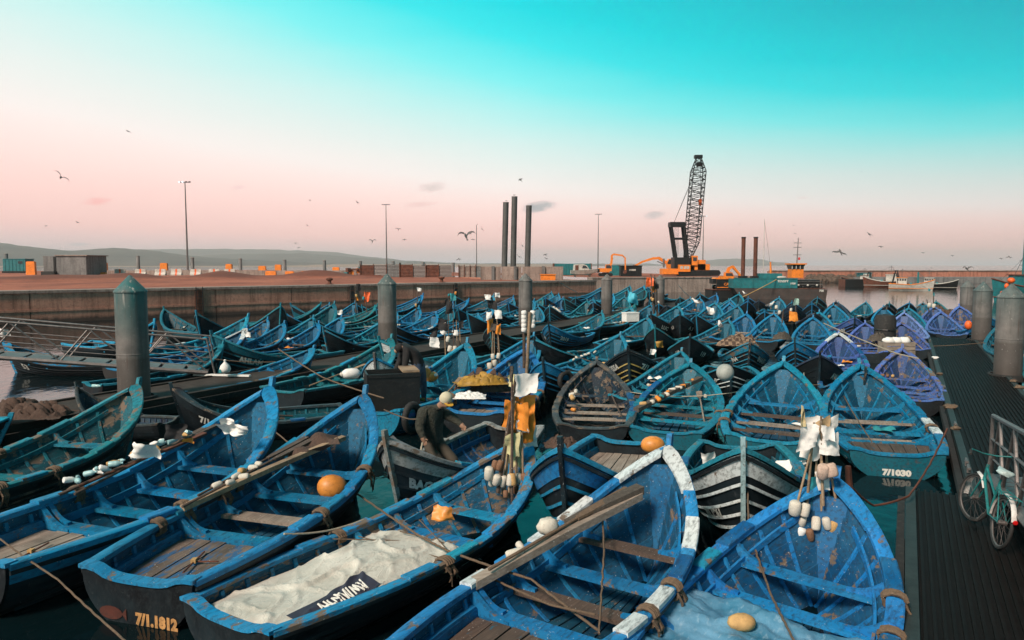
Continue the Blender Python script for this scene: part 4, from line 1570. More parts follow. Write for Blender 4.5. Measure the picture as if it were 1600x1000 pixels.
# fillers that found no room are dropped
C = OO[:, None, :] + OFF
alive = np.ones(nb, bool)
ovm = np.zeros((nb, nb))
for i in range(nb):
    DI = np.linalg.norm(C[i][None, :, None, :] - C[:, None, :, :], axis=-1)
    ovm[i] = (RAD[i][None, :, None] + RAD[:, None, :] - DI).max(axis=(1, 2))
    ovm[i, i] = -9
for i in reversed(range(nb)):
    A = BOATS[i]
    A['ov'] = ovm[i][alive].max()
    if A.get('filler') and (A['ov'] > .36 or (A['o'] - A['p0']).length > 14):
        alive[i] = False
keep = [A for i, A in enumerate(BOATS) if alive[i]]
BOATS[:] = keep
text_batch([(body, size, .012) for B in BOATS for (body, sd, t0, s0, size) in B['text']] + [('CAT', .62, .02), ('TENSIFT', .34, .012), ('1938', .30, .012), ('708', .34, .012)])
rgb_ = random.Random(3)
for i, B in enumerate(BOATS):
    B['roll'] = B['roll'] or rgb_.uniform(-2.5, 2.5)
    B['pitch'] = rgb_.uniform(-1, 1)
    build_boat(i, B)

# ================================================================== THE YARD AND THE SHIPS
def G(u, v, z=QTOP):
    return P(u, v, z)


def px_box(name, mat, parent, u0, u1, v0, v1, y, depth, base=None, bevel=0):
    """a box whose front face at depth y covers this part of the photo; returns object"""
    a, b = PD(u0, v1, y), PD(u1, v0, y)
    z0 = a.z if base is None else base
    org = parent.location if parent else Vector((0, 0, 0))
    return MB().box(((a.x + b.x) / 2 - org.x, y + depth / 2 - org.y, (z0 + b.z) / 2 - org.z), (b.x - a.x, depth, b.z - z0)).build(name, mat, parent)


def base_thing(name, label, cat, u, y, z=QTOP, group=None):
    p = PD(u, 430, y)
    return thing(name, label, cat, (p.x, y, z), group=group)


# generator container
t = base_thing('generator_container', 'teal steel generator container on the yard', 'container', 22, 165)
px_box('body', M_TEALP, t, 5, 39, 405, 424, 165, 3.0)
for k_ in range(6):
    px_box('side_rib', M_TEALP, t, 7 + k_ * 5.6, 7.8 + k_ * 5.6, 406, 423, 164.93, .07)
px_box('louvre', M_GLASS, t, 28, 35, 408, 412, 164.9, .1)
px_box('skid', M_BLACKM, t, 3, 41, 423.6, 426, 164.8, 3.2, base=QTOP - .05)
px_box('roof_edge', M_TEALP, t, 4.5, 39.5, 404.2, 405.2, 164.9, 3.2)
# concrete tank
t = base_thing('concrete_block', 'large grey concrete block with roof slab on the yard', 'block', 100, 119)
px_box('main_block', M_CGREY, t, 86, 134, 399.5, 431, 119, 6.0, base=QTOP - .1)
px_box('side_block', M_CGREY, t, 68.5, 85.5, 400, 431, 120.5, 5.0, base=QTOP - .1)
px_box('roof_slab', M_CONC, t, 85, 135.5, 398.3, 399.8, 118.8, 6.4)
px_box('pipe_duct', M_BLACKM, t, 84.2, 86, 401, 431, 118.9, .3, base=QTOP - .1)
px_box('step', M_RUBBER, t, 64, 84, 424, 431, 118.2, 1.0, base=QTOP - .1)
# low parapet and barriers
t = base_thing('parapet', 'low grey concrete parapet along the far edge of yard', 'wall', 350, 131)
u = 138
while u < 556:
    px_box('panel', M_CONC, t, u, u + 20.6, 422.5, 431, 131, .5, base=QTOP - .1)
    u += 21


def barrier(u, y, lab):
    t = base_thing('road_barrier', lab, 'barrier', u, y, QTOP - .02, group='red and white barriers')
    prof = [(-.32, 0), (-.30, .22), (-.12, .5), (-.09, 1.08), (.09, 1.08), (.12, .5), (.30, .22), (.32, 0)]
    for i_, (x0, x1, mt) in enumerate(((-.92, -.16, M_WPAINT), (-.155, .155, M_REDOR), (.16, .92, M_WPAINT))):
        MB().ring([[(x, a, b) for a, b in prof] for x in (x0, x1)]).build('segment', mt, t)
    return t


for u in (188, 220, 251, 276, 306, 335, 359):
    barrier(u, 127, 'white concrete barrier with a red middle band on the yard edge')
barrier(49, 150, 'white barrier with red band beside the teal container')


def oblock(u0, u1, v0, v1, y):
    p = PD((u0 + u1) / 2, v1, y)
    zb_ = max(QTOP - .02, p.z) if v1 > 422 else p.z
    t = thing('orange_barrier', 'orange plastic barrier block on the far edge of yard', 'barrier', (p.x, y, 0), group='orange barrier blocks')
    zt = PD(u0, v0, y).z
    wd = (u1 - u0) * y / FPX
    zb_ = QTOP - .05
    MB().box((0, .3, (zb_ + zt) / 2), (wd, .6, zt - zb_), taper=.93).build('body', M_OPAINT, t)
    MB().box((0, .3, zt + .03), (wd * .8, .35, .06)).build('lid', M_OPAINT, t)


for a in ((40, 54, 409, 417), (137, 155, 414, 421), (155, 166.5, 411, 421), (249.5, 261, 411.5, 420), (352, 362, 413, 421), (403, 415, 416, 423), (429, 439, 414, 422), (519, 530, 418, 424)):
    oblock(*a, 134)
for a in ((414, 431, 424, 430), (445, 459, 424.5, 430), (470, 485, 424, 430), (494, 510, 424, 430), (134, 146, 426, 430.5), (153, 165, 426, 430.5)):
    oblock(*a, 123)
# mooring dolphins beyond
for (u, v0) in ((9.5, 397), (215.5, 400.5), (300.5, 403), (375.5, 404.5), (444.8, 406.5), (507, 407.5), (563, 408.5), (614, 409), (661, 410.3), (708, 411)):
    p = PD(u, v0, 235)
    t = thing('mooring_dolphin', 'plain grey concrete mooring post standing in the bay', 'post', (p.x, 235, 0), group='mooring posts in the bay')
    MB().lathe([(.55, -1), (.52, p.z - .1), (.48, p.z)], 12).build('shaft', M_CGREY, t, smooth=40)
    MB().lathe([(.56, p.z), (.56, p.z + .12)], 12).build('cap', M_CONC, t, smooth=40)


def mast(u, vtop, y, hgt, lab, lit, heads=4):
    p = PD(u, vtop, y)
    t = thing('light_mast', lab, 'light mast', (p.x, y, QTOP if u > 0 else 0))
    zt = p.z - QTOP
    MB().tube([(0, 0, -2.3), (0, 0, zt * .5), (0, 0, zt)], [.34, .24, .14], 8).build('pole', M_STEEL, t, smooth=40)
    MB().tube([(-1.5, 0, zt), (1.5, 0, zt)], .09, 5).build('crossarm', M_BLACKM, t)
    for q in range(heads):
        x = -1.5 + 3.0 * q / (heads - 1)
        h_ = MB().box((x, -.25, zt + .12), (.5, .5, .34)).build('floodlight', M_BLACKM, t)
        MB().box((x, -.52, zt + .10), (.44, .03, .28)).build('lens', M_LAMP if lit and q in lit else M_GLASS, h_)
    MB().box((0, 0, -.0), (.9, .9, .5)).build('footing', M_CONC, t)


mast(289, 285, 225, 27, 'tall floodlight mast with lit lamps on the left of yard', (0, 1))
mast(603, 320, 330, 27, 'tall slim floodlight mast behind the corrugated fence', ())
mast(935, 335, 390, 27, 'tall floodlight mast with round unlit head behind the excavator', ())
mast(1099.5, 338, 400, 27, 'tall floodlight mast with lit lamps right of the crane', (0, 3))
# slim street lamp with a gull on top
p = PD(744.5, 352, 300)
t = thing('lamp_post', 'slim pale lamp post with a short arm beside steel tubes', 'lamp post', (p.x, 300, QTOP))
MB().tube([(0, 0, -2.3), (0, 0, p.z - QTOP)], [.22, .12], 8).build('pole', M_STEEL, t, smooth=40)
MB().tube([(0, 0, p.z - QTOP), (.6, 0, p.z - QTOP + .5)], .1, 6).build('arm', M_STEEL, t)
# mooring bollards on the quay edge
for (u, lab) in ((515, 'rusty mushroom bollard on the quay edge behind the AHLAM boat'), (690, 'rusty mushroom bollard on the quay edge by the fence')):
    p = P(u, 446 - (u - 515) * .018 - 1.5, QTOP)
    t = thing('bollard', lab, 'bollard', p)
    MB().lathe([(.30, -.05), (.30, .05), (.17, .10), (.15, .32), (.30, .42), (.32, .52), (.2, .6), (.02, .63)], 14).build('casting', M_RUST, t, smooth=40)
    MB().lathe([(.42, -.04), (.42, .03)], 14).build('base_plate', M_RUST, t)
# small tree behind the fence
p = PD(625, 415, 150)
t = thing('small_tree', 'small dark tree rising behind the corrugated fence', 'tree', (p.x, 150, QTOP))
MB().tube([(0, 0, -.2), (.05, 0, .7), (0, 0, 1.5)], [.09, .07, .03], 6).build('trunk', M_WOODD, t)
m = MB()
rgt = random.Random(8)
for q in range(420):
    a, b = rgt.uniform(0, 6.28), rgt.random()
    hh = .6 + 1.6 * b
    rr = (.55 * (1 - abs(b - .35) / .75)) * rgt.uniform(.3, 1.1)
    c = Vector((rr * math.cos(a), rr * math.sin(a), hh))
    d1 = Vector((rgt.uniform(-1, 1), rgt.uniform(-1, 1), rgt.uniform(-1, 1))).normalized() * .11
    d2 = Vector((rgt.uniform(-1, 1), rgt.uniform(-1, 1), rgt.uniform(-1, 1))).normalized() * .07
    m.add([c - d1, c + d2, c + d1, c - d2], [(0, 1, 2, 3)])
m.build('crown', mat_simple('dark_foliage', (.03, .05, .025), .9), t)


# corrugated fence
def fence(u0, u1, v0, v1, y, n, mats, lab, gap=False):
    t = base_thing('corrugated_fence', lab, 'fence', (u0 + u1) / 2, y)
    rgq = random.Random(int(u0))
    for q in range(n):
        a, b = u0 + (u1 - u0) * q / n, u0 + (u1 - u0) * (q + 1) / n
        if gap and rgq.random() < .25:
            pass
        else:
            A, B_ = PD(a, v0, y), PD(b, v0, y)
            zt = A.z + rgq.uniform(-.1, .12)
            m_ = MB()
            rows = 9
            zs_ = [QTOP - .1 + (zt - QTOP + .1) * k_ / (rows * 2) for k_ in range(rows * 2 + 1)]
            m_.grid(lambda f, g: Vector((A.x + (B_.x - A.x) * (.02 + .96 * f) - t.location.x, (.03 if round(g * rows * 2) % 2 else -.03), zs_[round(g * rows * 2)] - QTOP)), 1, rows * 2)
            m_.build('sheet', rgq.choice(mats), t)
        A = PD(a, v0 - 2, y)
        MB().box((A.x - t.location.x, -.1, (A.z - QTOP) / 2), (.09, .09, A.z - QTOP + .1)).build('post', M_RUST, t)


fence(563, 706, 414.5, 433, 108, 7, [M_CGREY, M_STEEL, M_RUST, M_CGREY], 'corrugated sheet fence of grey and rusty panels on the quay')
fence(708, 752, 416, 433, 106, 5, [M_CGREY, M_CONC], 'gappy sheet fence beside the concrete wall', True)
t = base_thing('scrap_heap', 'rusty machine scrap at the end of corrugated fence', 'scrap', 553, 109)
for q in range(9):
    MB().box((rgt.uniform(-1.2, 1.0), rgt.uniform(-.5, .5), rgt.uniform(.2, 1.2)), (rgt.uniform(.4, 1), .5, rgt.uniform(.2, .7)), rgt.random() * 3).build('scrap_piece', rgt.choice([M_RUST, M_RUST, M_OPAINT, M_TEALP]), t)
# concrete wall with piers
t = base_thing('concrete_wall', 'pale concrete wall of wide slabs in front of steel tubes', 'wall', 800, 88)
u = 751
q = 0
while u < 850:
    px_box('slab', M_CONC, t, u, u + 31.5, 416.5, 438, 88 + .05 * (q % 2), .45, base=QTOP - .1)
    u += 32.5
    q += 1
for u in (768, 803, 847):
    px_box('pier', M_CGREY, t, u, u + 4.5, 415.8, 438, 87.8, .8, base=QTOP - .1)
t = base_thing('orange_skip', 'orange steel trough on the quay edge beside the concrete wall', 'trough', 857, 86)
px_box('body', M_OPAINT, t, 845, 868, 429, 437.5, 86, 1.2, base=QTOP - .02)
px_box('rim', M_OPAINT, t, 844, 869, 428.4, 429.4, 85.9, 1.4)
# three big steel tubes
for (ub, ut, vt, lab) in ((787.5, 790.5, 316, 'leftmost steel tube of the three tall tubes, middle height'), (801.5, 804, 307, 'tallest of the three tall grey steel tubes'), (823.5, 826.5, 321, 'shortest and separate one of the three tall grey steel tubes')):
    y = 128.0
    a, b = PD(ub, 420, y), PD(ut, vt, y)
    t = thing('steel_tube', lab, 'tube', (a.x, y, QTOP), group='tall steel tubes')
    MB().tube([(0, 0, -1), ((b.x - a.x), 0, b.z - QTOP)], .5, 20).build('shaft', mat_simple('tube_steel%d' % ub, (.10, .10, .098), .55, .3, scale=.6, var=.3, dirt=(.05, .035, .03)) if ub < 790 else MATS['tube_steel787'], t, smooth=40)
    MB().lathe([(.53, 0), (.53, .10)], 20, (b.x - a.x, 0, b.z - QTOP - .1)).build('rim', M_CGREY, t, smooth=40)
    MB().lathe([(.51, 0), (.51, .06)], 20, ((b.x - a.x) * .4, 0, (b.z - QTOP) * .4)).build('weld_seam', M_CGREY, t, smooth=40)


# ---- machines
def arm(mb, pts, w0, w1, depth):
    """tapering box beam through points"""
    pts = [Vector(p) for p in pts]
    rings = []
    for i_, p in enumerate(pts):
        d = (pts[min(i_ + 1, len(pts) - 1)] - pts[max(i_ - 1, 0)]).normalized()
        nrm_ = Vector((-d.z, 0, d.x))
        wv = w0 + (w1 - w0) * i_ / (len(pts) - 1)
        rings.append([p + nrm_ * wv / 2 + Vector((0, -depth / 2, 0)), p - nrm_ * wv / 2 + Vector((0, -depth / 2, 0)), p - nrm_ * wv / 2 + Vector((0, depth / 2, 0)), p + nrm_ * wv / 2 + Vector((0, depth / 2, 0))])
    mb.ring(rings)
    return mb


def excavator(u, y, lab, flip=1, boom=((.6, 1.6), (1.0, 4.1), (1.6, 4.6)), stick=((1.6, 4.6), (3.6, 4.3), (3.75, 1.2)), scale=1.0, z=QTOP, lettering=None, rotz=0.0):
    p = PD(u, 430, y)
    t = thing('excavator', lab, 'excavator', (p.x, y, z), (0, 0, rotz))
    t.scale = (scale, scale, scale)
    for sy in (-1, 1):
        prof = [(-1.7, .45), (-1.5, .05), (1.5, .05), (1.7, .45), (1.5, .8), (-1.5, .8)]
        tr_ = MB().ring([[(a, sy * 1.0 - .28, b) for a, b in prof], [(a, sy * 1.0 + .28, b) for a, b in prof]]).build('track', M_BLACKM, t)
    MB().lathe([(.8, .7), (.8, 1.0)], 14).build('turntable', M_BLACKM, t)
    f = flip
    MB().ring([[(x * f, yy, zz) for yy in (-1.15,) for (x, zz) in [(-1.9, 1.05), (.9, 1.05), (.9, 1.7), (-.2, 2.0), (-1.6, 2.05), (-1.95, 1.7)]], [(x * f, 1.15, zz) for (x, zz) in [(-1.9, 1.05), (.9, 1.05), (.9, 1.7), (-.2, 2.0), (-1.6, 2.05), (-1.95, 1.7)]]]).build('engine_housing', M_OPAINT, t)
    MB().box((-1.85 * f, 0, 1.42), (.55, 2.36, .85)).build('counterweight', M_BLACKM, t)
    c = MB().ring([[(x * f, -1.17, zz) for (x, zz) in [(-.15, 1.3), (1.35, 1.3), (1.45, 2.2), (1.1, 2.95), (-.1, 2.95)]], [(x * f, -.2, zz) for (x, zz) in [(-.15, 1.3), (1.35, 1.3), (1.45, 2.2), (1.1, 2.95), (-.1, 2.95)]]]).build('cab', M_OPAINT, t)
    MB().ring([[(x * f, -1.19, zz) for (x, zz) in [(0, 2.0), (1.3, 2.0), (1.32, 2.25), (1.05, 2.8), (0, 2.8)]], [(x * f, -1.172, zz) for (x, zz) in [(0, 2.0), (1.3, 2.0), (1.32, 2.25), (1.05, 2.8), (0, 2.8)]]]).build('window', M_GLASS, c)
    arm(MB(), [(a * f, .3, b) for a, b in boom], .55, .42, .5).build('boom', M_OPAINT, t)
    arm(MB(), [(a * f, .3, b) for a, b in stick], .42, .28, .4).build('stick', M_OPAINT, t)
    a, b = boom[0], boom[len(boom) // 2]
    MB().tube([((a[0] + .7) * f, .3, a[1] - .1), ((b[0] + .25) * f, .3, b[1] - .6)], .09, 6).build('hydraulic_ram', M_STEEL, t)
    e_ = stick[-1]
    MB().ring([[((e_[0] + x) * f, -.2, e_[1] + zz) for (x, zz) in [(-.2, .1), (.25, .15), (.3, -.5), (-.1, -.9), (-.55, -.7)]], [((e_[0] + x) * f, .8, e_[1] + zz) for (x, zz) in [(-.2, .1), (.25, .15), (.3, -.5), (-.1, -.9), (-.55, -.7)]]]).build('bucket', M_RUST, t)
    return t


excavator(946, 114, 'orange excavator with folded arm beside the white cabin boat', 1, boom=((.6, 1.6), (1.5, 3.3), (1.6, 5.2), (2.1, 5.5)), stick=((2.0, 5.5), (4.2, 5.2), (4.9, 4.6), (5.0, 1.5)), scale=.62)
excavator(1052, 126, 'orange long-boom excavator stretching left behind the crane', -1, boom=((.8, 2.0), (2.6, 3.1), (3.6, 3.0)), stick=((3.4, 3.1), (5.6, 2.4), (6.9, 1.7)), scale=.95)
# teal shipping containers, skip, cabin boat
t = base_thing('shipping_container', 'long teal shipping container behind the white cabin boat', 'container', 888, 128)
px_box('body', M_TEALP, t, 865, 924, 412, 428, 128, 2.4, base=QTOP)
for k_ in range(14):
    px_box('corrugation', M_TEALP, t, 867 + k_ * 4, 869 + k_ * 4, 413, 426.5, 127.93, .07, base=QTOP + .2)
for u in (864.6, 923):
    px_box('corner_post', M_RUST, t, u, u + 1.6, 411.5, 428, 127.9, 2.6, base=QTOP)
t = base_thing('shipping_container', 'short dark teal container behind the excavator arm', 'container', 962, 122)
px_box('body', M_TEALP, t, 951, 968, 414.5, 430, 122, 2.4, base=QTOP)
px_box('corner_post', M_RUST, t, 950.4, 951.6, 414, 430, 121.9, 2.6, base=QTOP)
px_box('corner_post', M_RUST, t, 967.6, 968.8, 414, 430, 121.9, 2.6, base=QTOP)
t = base_thing('steel_skip', 'black steel skip with a pale opening between the excavators', 'skip', 987, 116)
px_box('body', M_BLACKM, t, 970.5, 1003, 415.5, 431.5, 116, 2.2, base=QTOP)
px_box('rim', M_BLACKM, t, 969.5, 1004, 414.8, 416, 115.9, 2.4)
px_box('plate', M_WPAINT, t, 983, 993.5, 420.5, 423.2, 115.93, .06)
px_box('rib', M_BLACKM, t, 977, 978, 416, 431.5, 115.92, .08, base=QTOP)
px_box('rib', M_BLACKM, t, 997, 998, 416, 431.5, 115.92, .08, base=QTOP)
# cabin boat on the hard
t = base_thing('cabin_boat', 'white cabin boat standing ashore beside the excavator', 'boat', 911, 112)
m = MB()
rings = []
for x, w_, zk_ in ((-1.9, .7, .45), (-1.2, .8, .35), (0, .8, .35), (1.2, .6, .45), (2.2, .05, .8)):
    zt_ = .95 + .1 * max(0, x)
    rings.append([(x, -w_, zt_), (x, -w_ * .6, zk_), (x, 0, zk_ - .1), (x, w_ * .6, zk_), (x, w_, zt_)])
m.ring(rings)
m.build('hull', M_WPAINT, t, smooth=30)
MB().ring([[(x, -.62, z) for x, z in [(-1.5, .95), (1.0, 1.0), (.45, 1.75), (-.1, 1.9), (-1.4, 1.85)]], [(x, .62, z) for x, z in [(-1.5, .95), (1.0, 1.0), (.45, 1.75), (-.1, 1.9), (-1.4, 1.85)]]]).build('cabin', M_WPAINT, t)
MB().ring([[(x, -.64, z) for x, z in [(-.2, 1.25), (.7, 1.25), (.35, 1.65), (-.1, 1.7)]], [(x, -.625, z) for x, z in [(-.2, 1.25), (.7, 1.25), (.35, 1.65), (-.1, 1.7)]]]).build('window', M_GLASS, t)
MB().box((-1.0, -.64, 1.35), (.5, .03, .75)).build('door', M_RUST, t)
for x in (-1.2, 1.0):
    MB().box((x, 0, .15), (.2, 1.3, .35)).build('cradle', M_WOODD, t)


# crane
def lattice(mb, A, B, wa, wb, n, r=.045, yw=None):
    """four chords and zigzag lacing between A and B (in the x-z plane)"""
    A, B = Vector(A), Vector(B)
    d = (B - A).normalized()
    s1 = Vector((-d.z, 0, d.x)).normalized()
    s2 = Vector((0, 1, 0))

    def corner(f, i, j):
        wv = wa + (wb - wa) * f
        return A + (B - A) * f + s1 * (wv / 2 * i) + s2 * (wv / 2 * j)
    for i, j in ((1, 1), (1, -1), (-1, -1), (-1, 1)):
        mb.tube([corner(0, i, j), corner(1, i, j)], r * 1.5, 4)
    ring_ = [(1, 1), (1, -1), (-1, -1), (-1, 1)]
    for k_ in range(n):
        f0, f1 = k_ / n, (k_ + 1) / n
        for q in range(4):
            a, b = ring_[q], ring_[(q + 1) % 4]
            if k_ % 2:
                a, b = b, a
            mb.tube([corner(f0, *a), corner(f1, *b)], r, 3)
            mb.tube([corner(f1, *a), corner(f1, *b)], r, 3)
    return mb


YC = 118.0
cp = PD(1076, 430, YC)
t = thing('crawler_crane', 'orange crawler crane with tall black lattice boom and gantry', 'crane', (cp.x, YC, QTOP))


def C(u, v, y=0.0):
    p = PD(u, v, YC)
    return Vector((p.x - cp.x, y, p.z - QTOP))


lattice(MB(), C(1073, 408), C(1081, 376), .8, 2.0, 4, .05).build('boom_foot', M_BLACKM, t)
lattice(MB(), C(1081, 376), C(1091, 268), 2.0, 2.0, 17, .05).build('boom', M_BLACKM, t)
lattice(MB(), C(1091, 268), C(1091.5, 247), 2.0, .7, 4, .05).build('boom_head', M_BLACKM, t)
MB().box(C(1091, 245), (1.2, .9, .5)).build('head_sheave', M_BLACKM, t)
MB().box(C(1093, 257), (.9, .6, .6)).build('sheave_block', M_BLACKM, t)
gf = MB()
for yy in (-.8, .8):
    gf.tube([C(1055, 404, yy), C(1047, 349, yy)], .2, 5)
    gf.tube([C(1073, 404, yy), C(1067, 349, yy)], .22, 5)
    gf.tube([C(1052, 373, yy), C(1070, 373, yy)], .16, 5)
gf.build('gantry', M_BLACKM, t)
px = C(1057, 351)
MB().box(px, (2.3, 2.0, .75)).build('gantry_head', M_BLACKM, t)
for k_ in range(4):
    MB().tube([C(1054 + k_ * 2, 354), C(1055 + k_ * 1.5, 400)], .025, 3).build('hoist_rope', M_STEEL, t)
for yy in (-.5, .5):
    MB().tube([C(1053 + yy * 2, 348, yy), C(1089, 262, yy)], .03, 3).build('pendant_cable', M_BLACKM, t)
MB().tube([C(1094.5, 256), C(1094.2, 318)], .03, 3).build('hook_cable', M_BLACKM, t)
MB().box(C(1094, 316), (.4, .4, 1.0)).build('hook_block', M_REDOR, t)
MB().tube([C(1094, 320), C(1093.5, 342)], .035, 4).build('hook_sling', M_BLACKM, t)
MB().box(C(1067, 413) + Vector((0, .2, 0)), (3.2, 2.6, 2.2)).build('winch_house', M_BLACKM, t)
b_ = MB().box(C(1088, 414), (2.4, 2.2, 1.6)).build('machine_house', M_OPAINT, t)
cb = MB().box(C(1082.5, 410) + Vector((0, -.9, .3)), (.9, .9, 1.5)).build('cab', M_OPAINT, t)
MB().box(C(1082.5, 408) + Vector((0, -1.37, .3)), (.6, .03, .6)).build('window', M_GLASS, cb)
MB().box(C(1097, 418), (1.9, 2.2, 1.1)).build('counterweight', M_OPAINT, t)
MB().box(C(1053, 424), (4.1, 2.4, .9)).build('carrier_deck', M_OPAINT, t)
c2_ = MB().box(C(1066, 420) + Vector((0, -1.1, .1)), (1.9, .9, 1.1)).build('driver_cab', M_OPAINT, t)
for q in (-.45, .1, .55):
    MB().box(C(1066, 419) + Vector((q, -1.57, .1)), (.4, .03, .45)).build('window', M_WPAINT, c2_)
for yy in (-1.0, 1.0):
    prof = [(-3.4, .5), (-3.1, .05), (3.1, .05), (3.4, .5), (3.1, .95), (-3.1, .95)]
    MB().ring([[(a + 1.4, yy - .3, b) for a, b in prof], [(a + 1.4, yy + .3, b) for a, b in prof]]).build('track', M_BLACKM, t)
MB().tube([C(1037, 418), C(1037, 404)], .16, 8).build('exhaust', M_STEEL, t)

# ---- the barge with two spuds, an excavator on its end
YG = 86.0
gp = PD(1217, 468, YG)
t = thing('spud_barge', 'teal and rusty work barge with two tall spuds and orange wheelhouse', 'barge', (gp.x, YG, 0), (0, 0, R(-4)))


def BG(u, v, y=0.0):
    p = PD(u, v, YG)
    return Vector((p.x - gp.x, y, p.z))


x0, x1, x2 = BG(1147, 460).x, BG(1244, 460).x, BG(1290, 460).x
hul = MB()
for side in (0,):
    prof = [(x0, 1.3), (x0 + .5, .55), (x0 + 2.6, -.3), (x2 - .2, -.3), (x2, 1.15), (x1, 1.25)]
    hul.ring([[(a, -.2, b) for a, b in prof], [(a, 4.2, b) for a, b in prof]])
hul.build('hull', mat_simple('barge_hull', (.060, .046, .042), .7, scale=1.2, var=.5, dirt=(.10, .04, .025), dirtamt=.6), t)
m = MB()
m.box(((x0 + x1) / 2, -.16, 1.85), (x1 - x0, .12, 1.1))
m.box(((x0 + x1) / 2, 4.2, 1.85), (x1 - x0, .12, 1.1))
m.box((x0, 2.0, 1.85), (.12, 4.24, 1.1))
m.build('bulwark', M_TEALP, t)
for k_ in range(5):
    MB().box((x0 + (x1 - x0) * (k_ + .5) / 5, -.25, 1.85), (.1, .06, 1.05)).build('bulwark_rib', M_TEALP, t)
MB().box(((x0 + x1) / 2, -.18, 2.43), (x1 - x0 + .1, .2, .07)).build('bulwark_rail', M_TEALP, t)
MB().box(((x0 + x2) / 2, 2.0, 1.27), (x2 - x0 - .2, 4.3, .06)).build('deck', M_RUST, t)
for u in (1167, 1186):
    q = BG(u, 410)
    zt = BG(u, 370).z
    s_ = MB().lathe([(.24, -2), (.24, zt)], 14, (q.x, 1.5, 0)).build('spud', M_RUST, t, smooth=40)
    MB().lathe([(.28, zt - .1), (.28, zt + .05)], 14, (q.x, 1.5, 0)).build('spud_cap', M_BLACKM, s_, smooth=40)
    MB().box((q.x, 1.5, 2.0), (.9, .9, 1.4)).build('spud_guide', M_BLACKM, t)
MB().box((BG(1207, 430).x, 1.8, 2.4), (2.6, 2.4, 1.2)).build('deck_house', M_TEALP, t)
MB().box((BG(1262, 440).x, .3, 1.75), (3.4, .08, .08)).build('rail', M_STEEL, t)
MB().box((BG(1262, 440).x, .3, 2.1), (3.4, .06, .06)).build('rail', M_STEEL, t)
for k_ in range(5):
    MB().box((BG(1262, 440).x - 1.6 + k_ * .8, .3, 1.7), (.06, .06, .9)).build('rail_post', M_BLACKM, t)
MB().box((BG(1262, 440).x + .1, 2.2, 1.75), (3.0, 2.6, 1.0)).build('lower_house', M_BLACKM, t)
wq = BG(1249, 425)
wh = MB().box((wq.x, 1.6, 3.0), (1.35, 1.6, 1.0)).build('wheelhouse', M_OPAINT, t)
MB().ring([[(wq.x + a * k_, 1.6 + b * k_, z) for a, b in ((-.7, -.85), (.7, -.85), (.7, .85), (-.7, .85))] for k_, z in ((.95, 3.5), (1.15, 4.05))]).build('window_band', M_GLASS, wh)
for a in (-.62, -.2, .22, .64):
    MB().box((wq.x + a * 1.1, 1.6 - .92, 3.78), (.07, .05, .55)).build('mullion', M_WPAINT, wh)
MB().box((wq.x, 1.6, 4.12), (1.9, 2.2, .14)).build('roof', M_OPAINT, wh)
mq = BG(1251, 411)
MB().tube([(mq.x, 1.6, 4.1), (mq.x + .1, 1.6, BG(1251, 371).z)], [.07, .04], 6).build('mast', M_STEEL, t)
for v in (398, 386, 379):
    MB().tube([(mq.x - .5 + .05, 1.6, BG(1251, v).z), (mq.x + .5, 1.6, BG(1251, v).z)], .03, 4).build('yardarm', M_STEEL, t)
MB().grid(lambda a, b: Vector((mq.x + .12 + .22 * a, 1.55 + .05 * math.sin(a * 5), BG(1251, 406).z + .3 * b)), 4, 2).build('flag', M_REDF, t)
q = BG(1223, 432)
MB().sphere((q.x, .4, 2.55), .5, 12, 8, (1.15, .4, .32)).build('dinghy', M_WPAINT, t, smooth=60)
m = BG(1202, 425)
MB().tube([(m.x, 2.5, 2.5), (m.x, 2.5, BG(1202, 340).z)], [.05, .03], 5).build('aerial_mast', M_WPAINT, t)
MB().tube([(m.x + .02, 2.5, BG(1202, 345).z), (BG(1211, 410).x, 2.0, BG(1211, 412).z)], .02, 3).build('stay', M_RUST, t)
MB().tube([(BG(1212, 425).x, 2.0, 3.0), (BG(1211.5, 410).x, 2.0, BG(1211, 409).z)], [.14, .09], 6).build('derrick_post', M_OPAINT, t)
for (body, u, v, sz) in (('TENSIFT', 1222, 446.5, .34), ('1938', 1237, 448.2, .30), ('708', 1281, 446, .34)):
    me = text_mesh(body, sz, .012)
    p = BG(u, v)
    yy = -.29 if u < 1244 else -.21
    for vv in me.vertices:
        vv.co = Vector((p.x + vv.co.x, yy, (2.0 if body == 'TENSIFT' else 1.75 if body == '1938' else .9) + vv.co.y))
    ob('lettering', me, M_TEXTW, t)
for k_ in range(7):
    MB().sphere((BG(1240 + k_ * 7, 440).x, -.05, 1.45 + .2 * (k_ % 2)), .13, 7, 5).build('deck_fitting', M_WPAINT if k_ % 2 else M_RUBBER, t)
# excavator at the barge's left end, back to us
ex = excavator(1131, 90, 'orange and black excavator at the end of work barge, seen from behind', 1, boom=((.3, 1.8), (.9, 3.6), (1.6, 3.9)), stick=((1.5, 3.95), (2.7, 2.6), (3.0, 1.0)), scale=.72, z=1.0)
p = PD(1131, 437, 88.4)
cwt = MB().box((0, -1.36, 1.0), (3.1, .4, 1.6)).build('rear_counterweight', M_BLACKM, ex)
MB().box((0, -1.58, .42), (3.1, .03, .12)).build('stripe', M_OPAINT, cwt)
MB().box((0, -1.3, 2.05), (2.3, .8, .5)).build('rear_hood', M_OPAINT, ex)
me = text_mesh('CAT', .62, .02)
for vv in me.vertices:
    vv.co = Vector((vv.co.x + .2, -1.575, .75 + vv.co.y))
ob('lettering', me, M_OPAINT, cwt)
p = PD(1131, 460, 90)
pt_ = thing('machine_float', 'low black pontoon carrying the excavator beside the barge', 'pontoon', (p.x, 90, 0))
MB().box((0, .2, .3), (3.6, 3.4, 1.4)).build('float', M_BLACKM, pt_)
